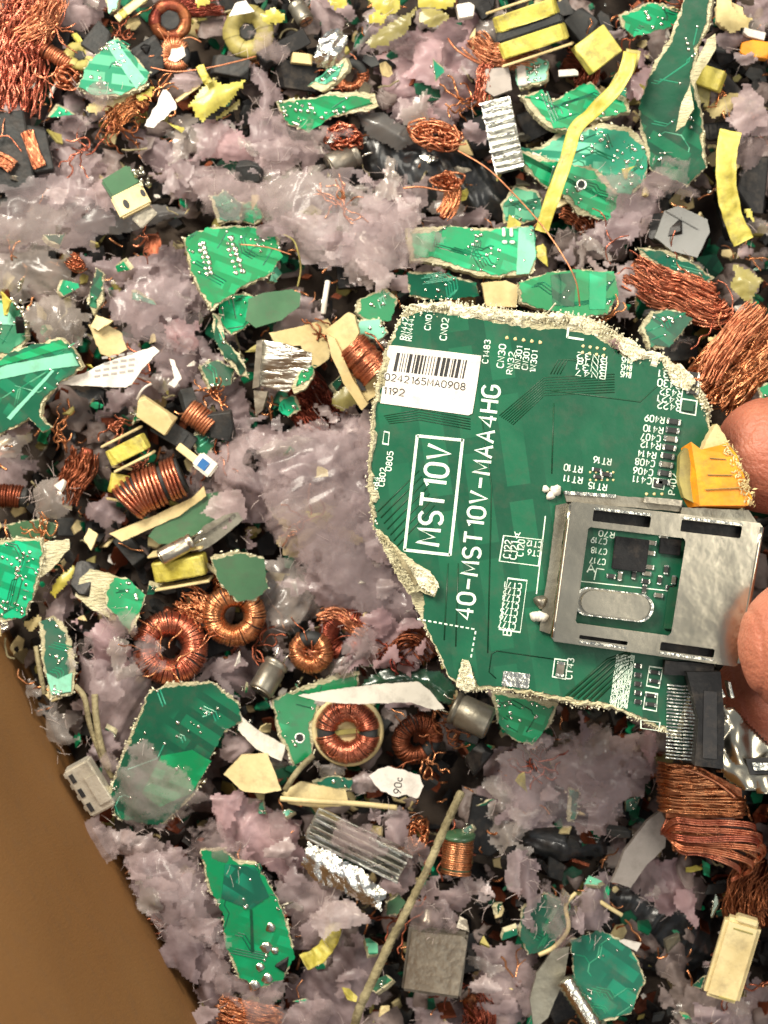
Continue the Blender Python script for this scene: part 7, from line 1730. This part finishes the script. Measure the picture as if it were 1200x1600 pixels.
def auto():
    rn = random.Random(5); pts = []; used = set(); n = 0; tries = 0
    HP = [(x, y) for x, y in H_OUT]
    def inh(x, y):
        r = False
        for i in range(len(HP)):
            ax, ay = HP[i]; bx, by = HP[i - 1]
            if (ay > y) != (by > y) and x < (bx - ax) * (y - ay) / (by - ay) + ax: r = not r
        return r
    kinds = [('black', 'plastic chip', 'black_plastic'), ('grey', 'ferrite chip', 'ferrite'), ('dark green', 'board chip', 'mask_dark'), ('bright green', 'board chip', 'mask_bright'), ('teal', 'board chip', 'mask_teal'), ('cream', 'laminate chip', 'cream'), ('yellow', 'tape flake', 'yellow'),
             ('silver', 'metal sliver', 'solder'), ('dull grey', 'metal sliver', 'steel_dull'), ('white', 'paper fleck', 'paper'), ('copper', 'wire curl', 'copper'), ('mauve', 'foam fleck', 'fluff'), ('pale', 'foam fleck', 'fluff_pale'), ('clear', 'film fleck', 'film_clear'), ('brown', 'copper curl', 'copper_dark'), ('olive', 'tape flake', 'olive')]
    while n < 290 and tries < 9000:
        tries += 1; px = rn.uniform(5, 1195); py = rn.uniform(5, 1595)
        if outside_box(px, py, 18) or inh(px, py) or (px > 1110 and 600 < py < 1240) or any(math.dist((px, py), q) < 34 for q in pts): continue
        nm, lx, ly = min(LM, key=lambda l: math.dist((px, py), l[1:]))
        d = math.dist((px, py), (lx, ly)); a = math.degrees(math.atan2(ly - py, px - lx)) % 360
        dr = ('right of', 'to the upper right of', 'above', 'to the upper left of', 'left of', 'to the lower left of', 'below', 'to the lower right of')[int((a + 22.5) // 45) % 8]
        c, k, m = rn.choice(kinds)
        w = 'just ' if d < 60 else ('' if d < 110 else 'farther ')
        if m in ('olive', 'solder') and rn.random() < .4: continue
        lab = c + ' ' + k + ' ' + w + dr + ' the ' + nm
        if lab in used: continue
        used.add(lab); pts.append((px, py)); n += 1
        z = rn.uniform(6, 52); sz = rn.uniform(18, 40); rot = (rn.uniform(-38, 38), rn.uniform(-38, 38), rn.uniform(0, 360)); el = rn.uniform(.35, .9)
        if 'foam' in k or 'film' in k:
            po = [(px + sz * 1.2 * rn.uniform(.6, 1.1) * math.cos(t), py + sz * el * 1.2 * rn.uniform(.6, 1.1) * math.sin(t)) for t in np.linspace(0, 6.28, 8, endpoint=False)]
            _sd[0] += 1; sheet('foam_fleck' if 'foam' in k else 'film_fleck', lab, 'foam' if 'foam' in k else 'film', po, z + 14, m, amp=16, L=34, ragged=7, seed=_sd[0], hairs=14, droop=22, group='small foam and film flecks', tilt=(rot[0] / 3, rot[1] / 3, 0)); continue
        po = [(sz * rn.uniform(.55, 1.1) * math.cos(t) * .6, sz * el * rn.uniform(.55, 1.1) * math.sin(t) * .6) for t in sorted(rn.uniform(0, 6.28) for _ in range(rn.choice((4, 5, 6))))]
        if 'board' in k:
            e = MB().prism(rough(po, 1.5, 4, n), -10, 0).build('board_chip', 'fr4'); MB().prism(rough(po, 1.5, 4, n + 1, 1.2), .3, 1.6).build('solder_mask', m, e)
            sj = MB()
            for _ in range(rn.randint(1, 6)): sj.blob((rn.gauss(0, sz * .14), rn.gauss(0, sz * .1), 1.4), rn.uniform(1.2, 2.8), 2, 6, rn)
            sj.build('solder_joints', 'solder', e, stuff=True, smooth=True)
        elif 'curl' in k:
            t = MB(); a = rn.random() * 6
            for q_ in range(rn.randint(4, 12)):
                a = rn.random() * 6; p = Vector((rn.gauss(0, 4), rn.gauss(0, 4), rn.uniform(-4, 8))); q = [p]
                for s_ in range(6): a += rn.uniform(-.9, 1.2); p = p + Vector((math.cos(a) * sz * .28, math.sin(a) * sz * .28, rn.uniform(-3, 3))); q.append(p)
                t.tube(catmull(q, 4), rn.uniform(1.1, 1.9), 5)
            e = t.build('wire_curl', m, smooth=True)
        elif 'ferrite' in k or 'plastic' in k:
            chunk(lab, px, py, z, sz * 1.4, sz * el * 1.4, sz * .5, rot, m, n, 'ferrite_chip' if 'ferrite' in k else 'plastic_chip', k.split()[0], 4, 'small broken chips'); continue
        else:
            b = rn.uniform(-6, 6); e = MB().prism(rough(po, 1.4, 4, n), -rn.uniform(2, 6), 0, lambda x, y: b * (x / sz * 2) ** 2).build(k.replace(' ', '_'), m)
        e.location = Vector(P(px, py, z)) * S; e.rotation_euler = [math.radians(v) for v in rot]
        tag(e, lab, {'board chip': 'circuit board', 'laminate chip': 'laminate', 'tape flake': 'tape', 'metal sliver': 'metal', 'paper fleck': 'paper', 'wire curl': 'copper wire', 'copper curl': 'copper wire'}[k], 'small loose ' + k + 's')
auto()
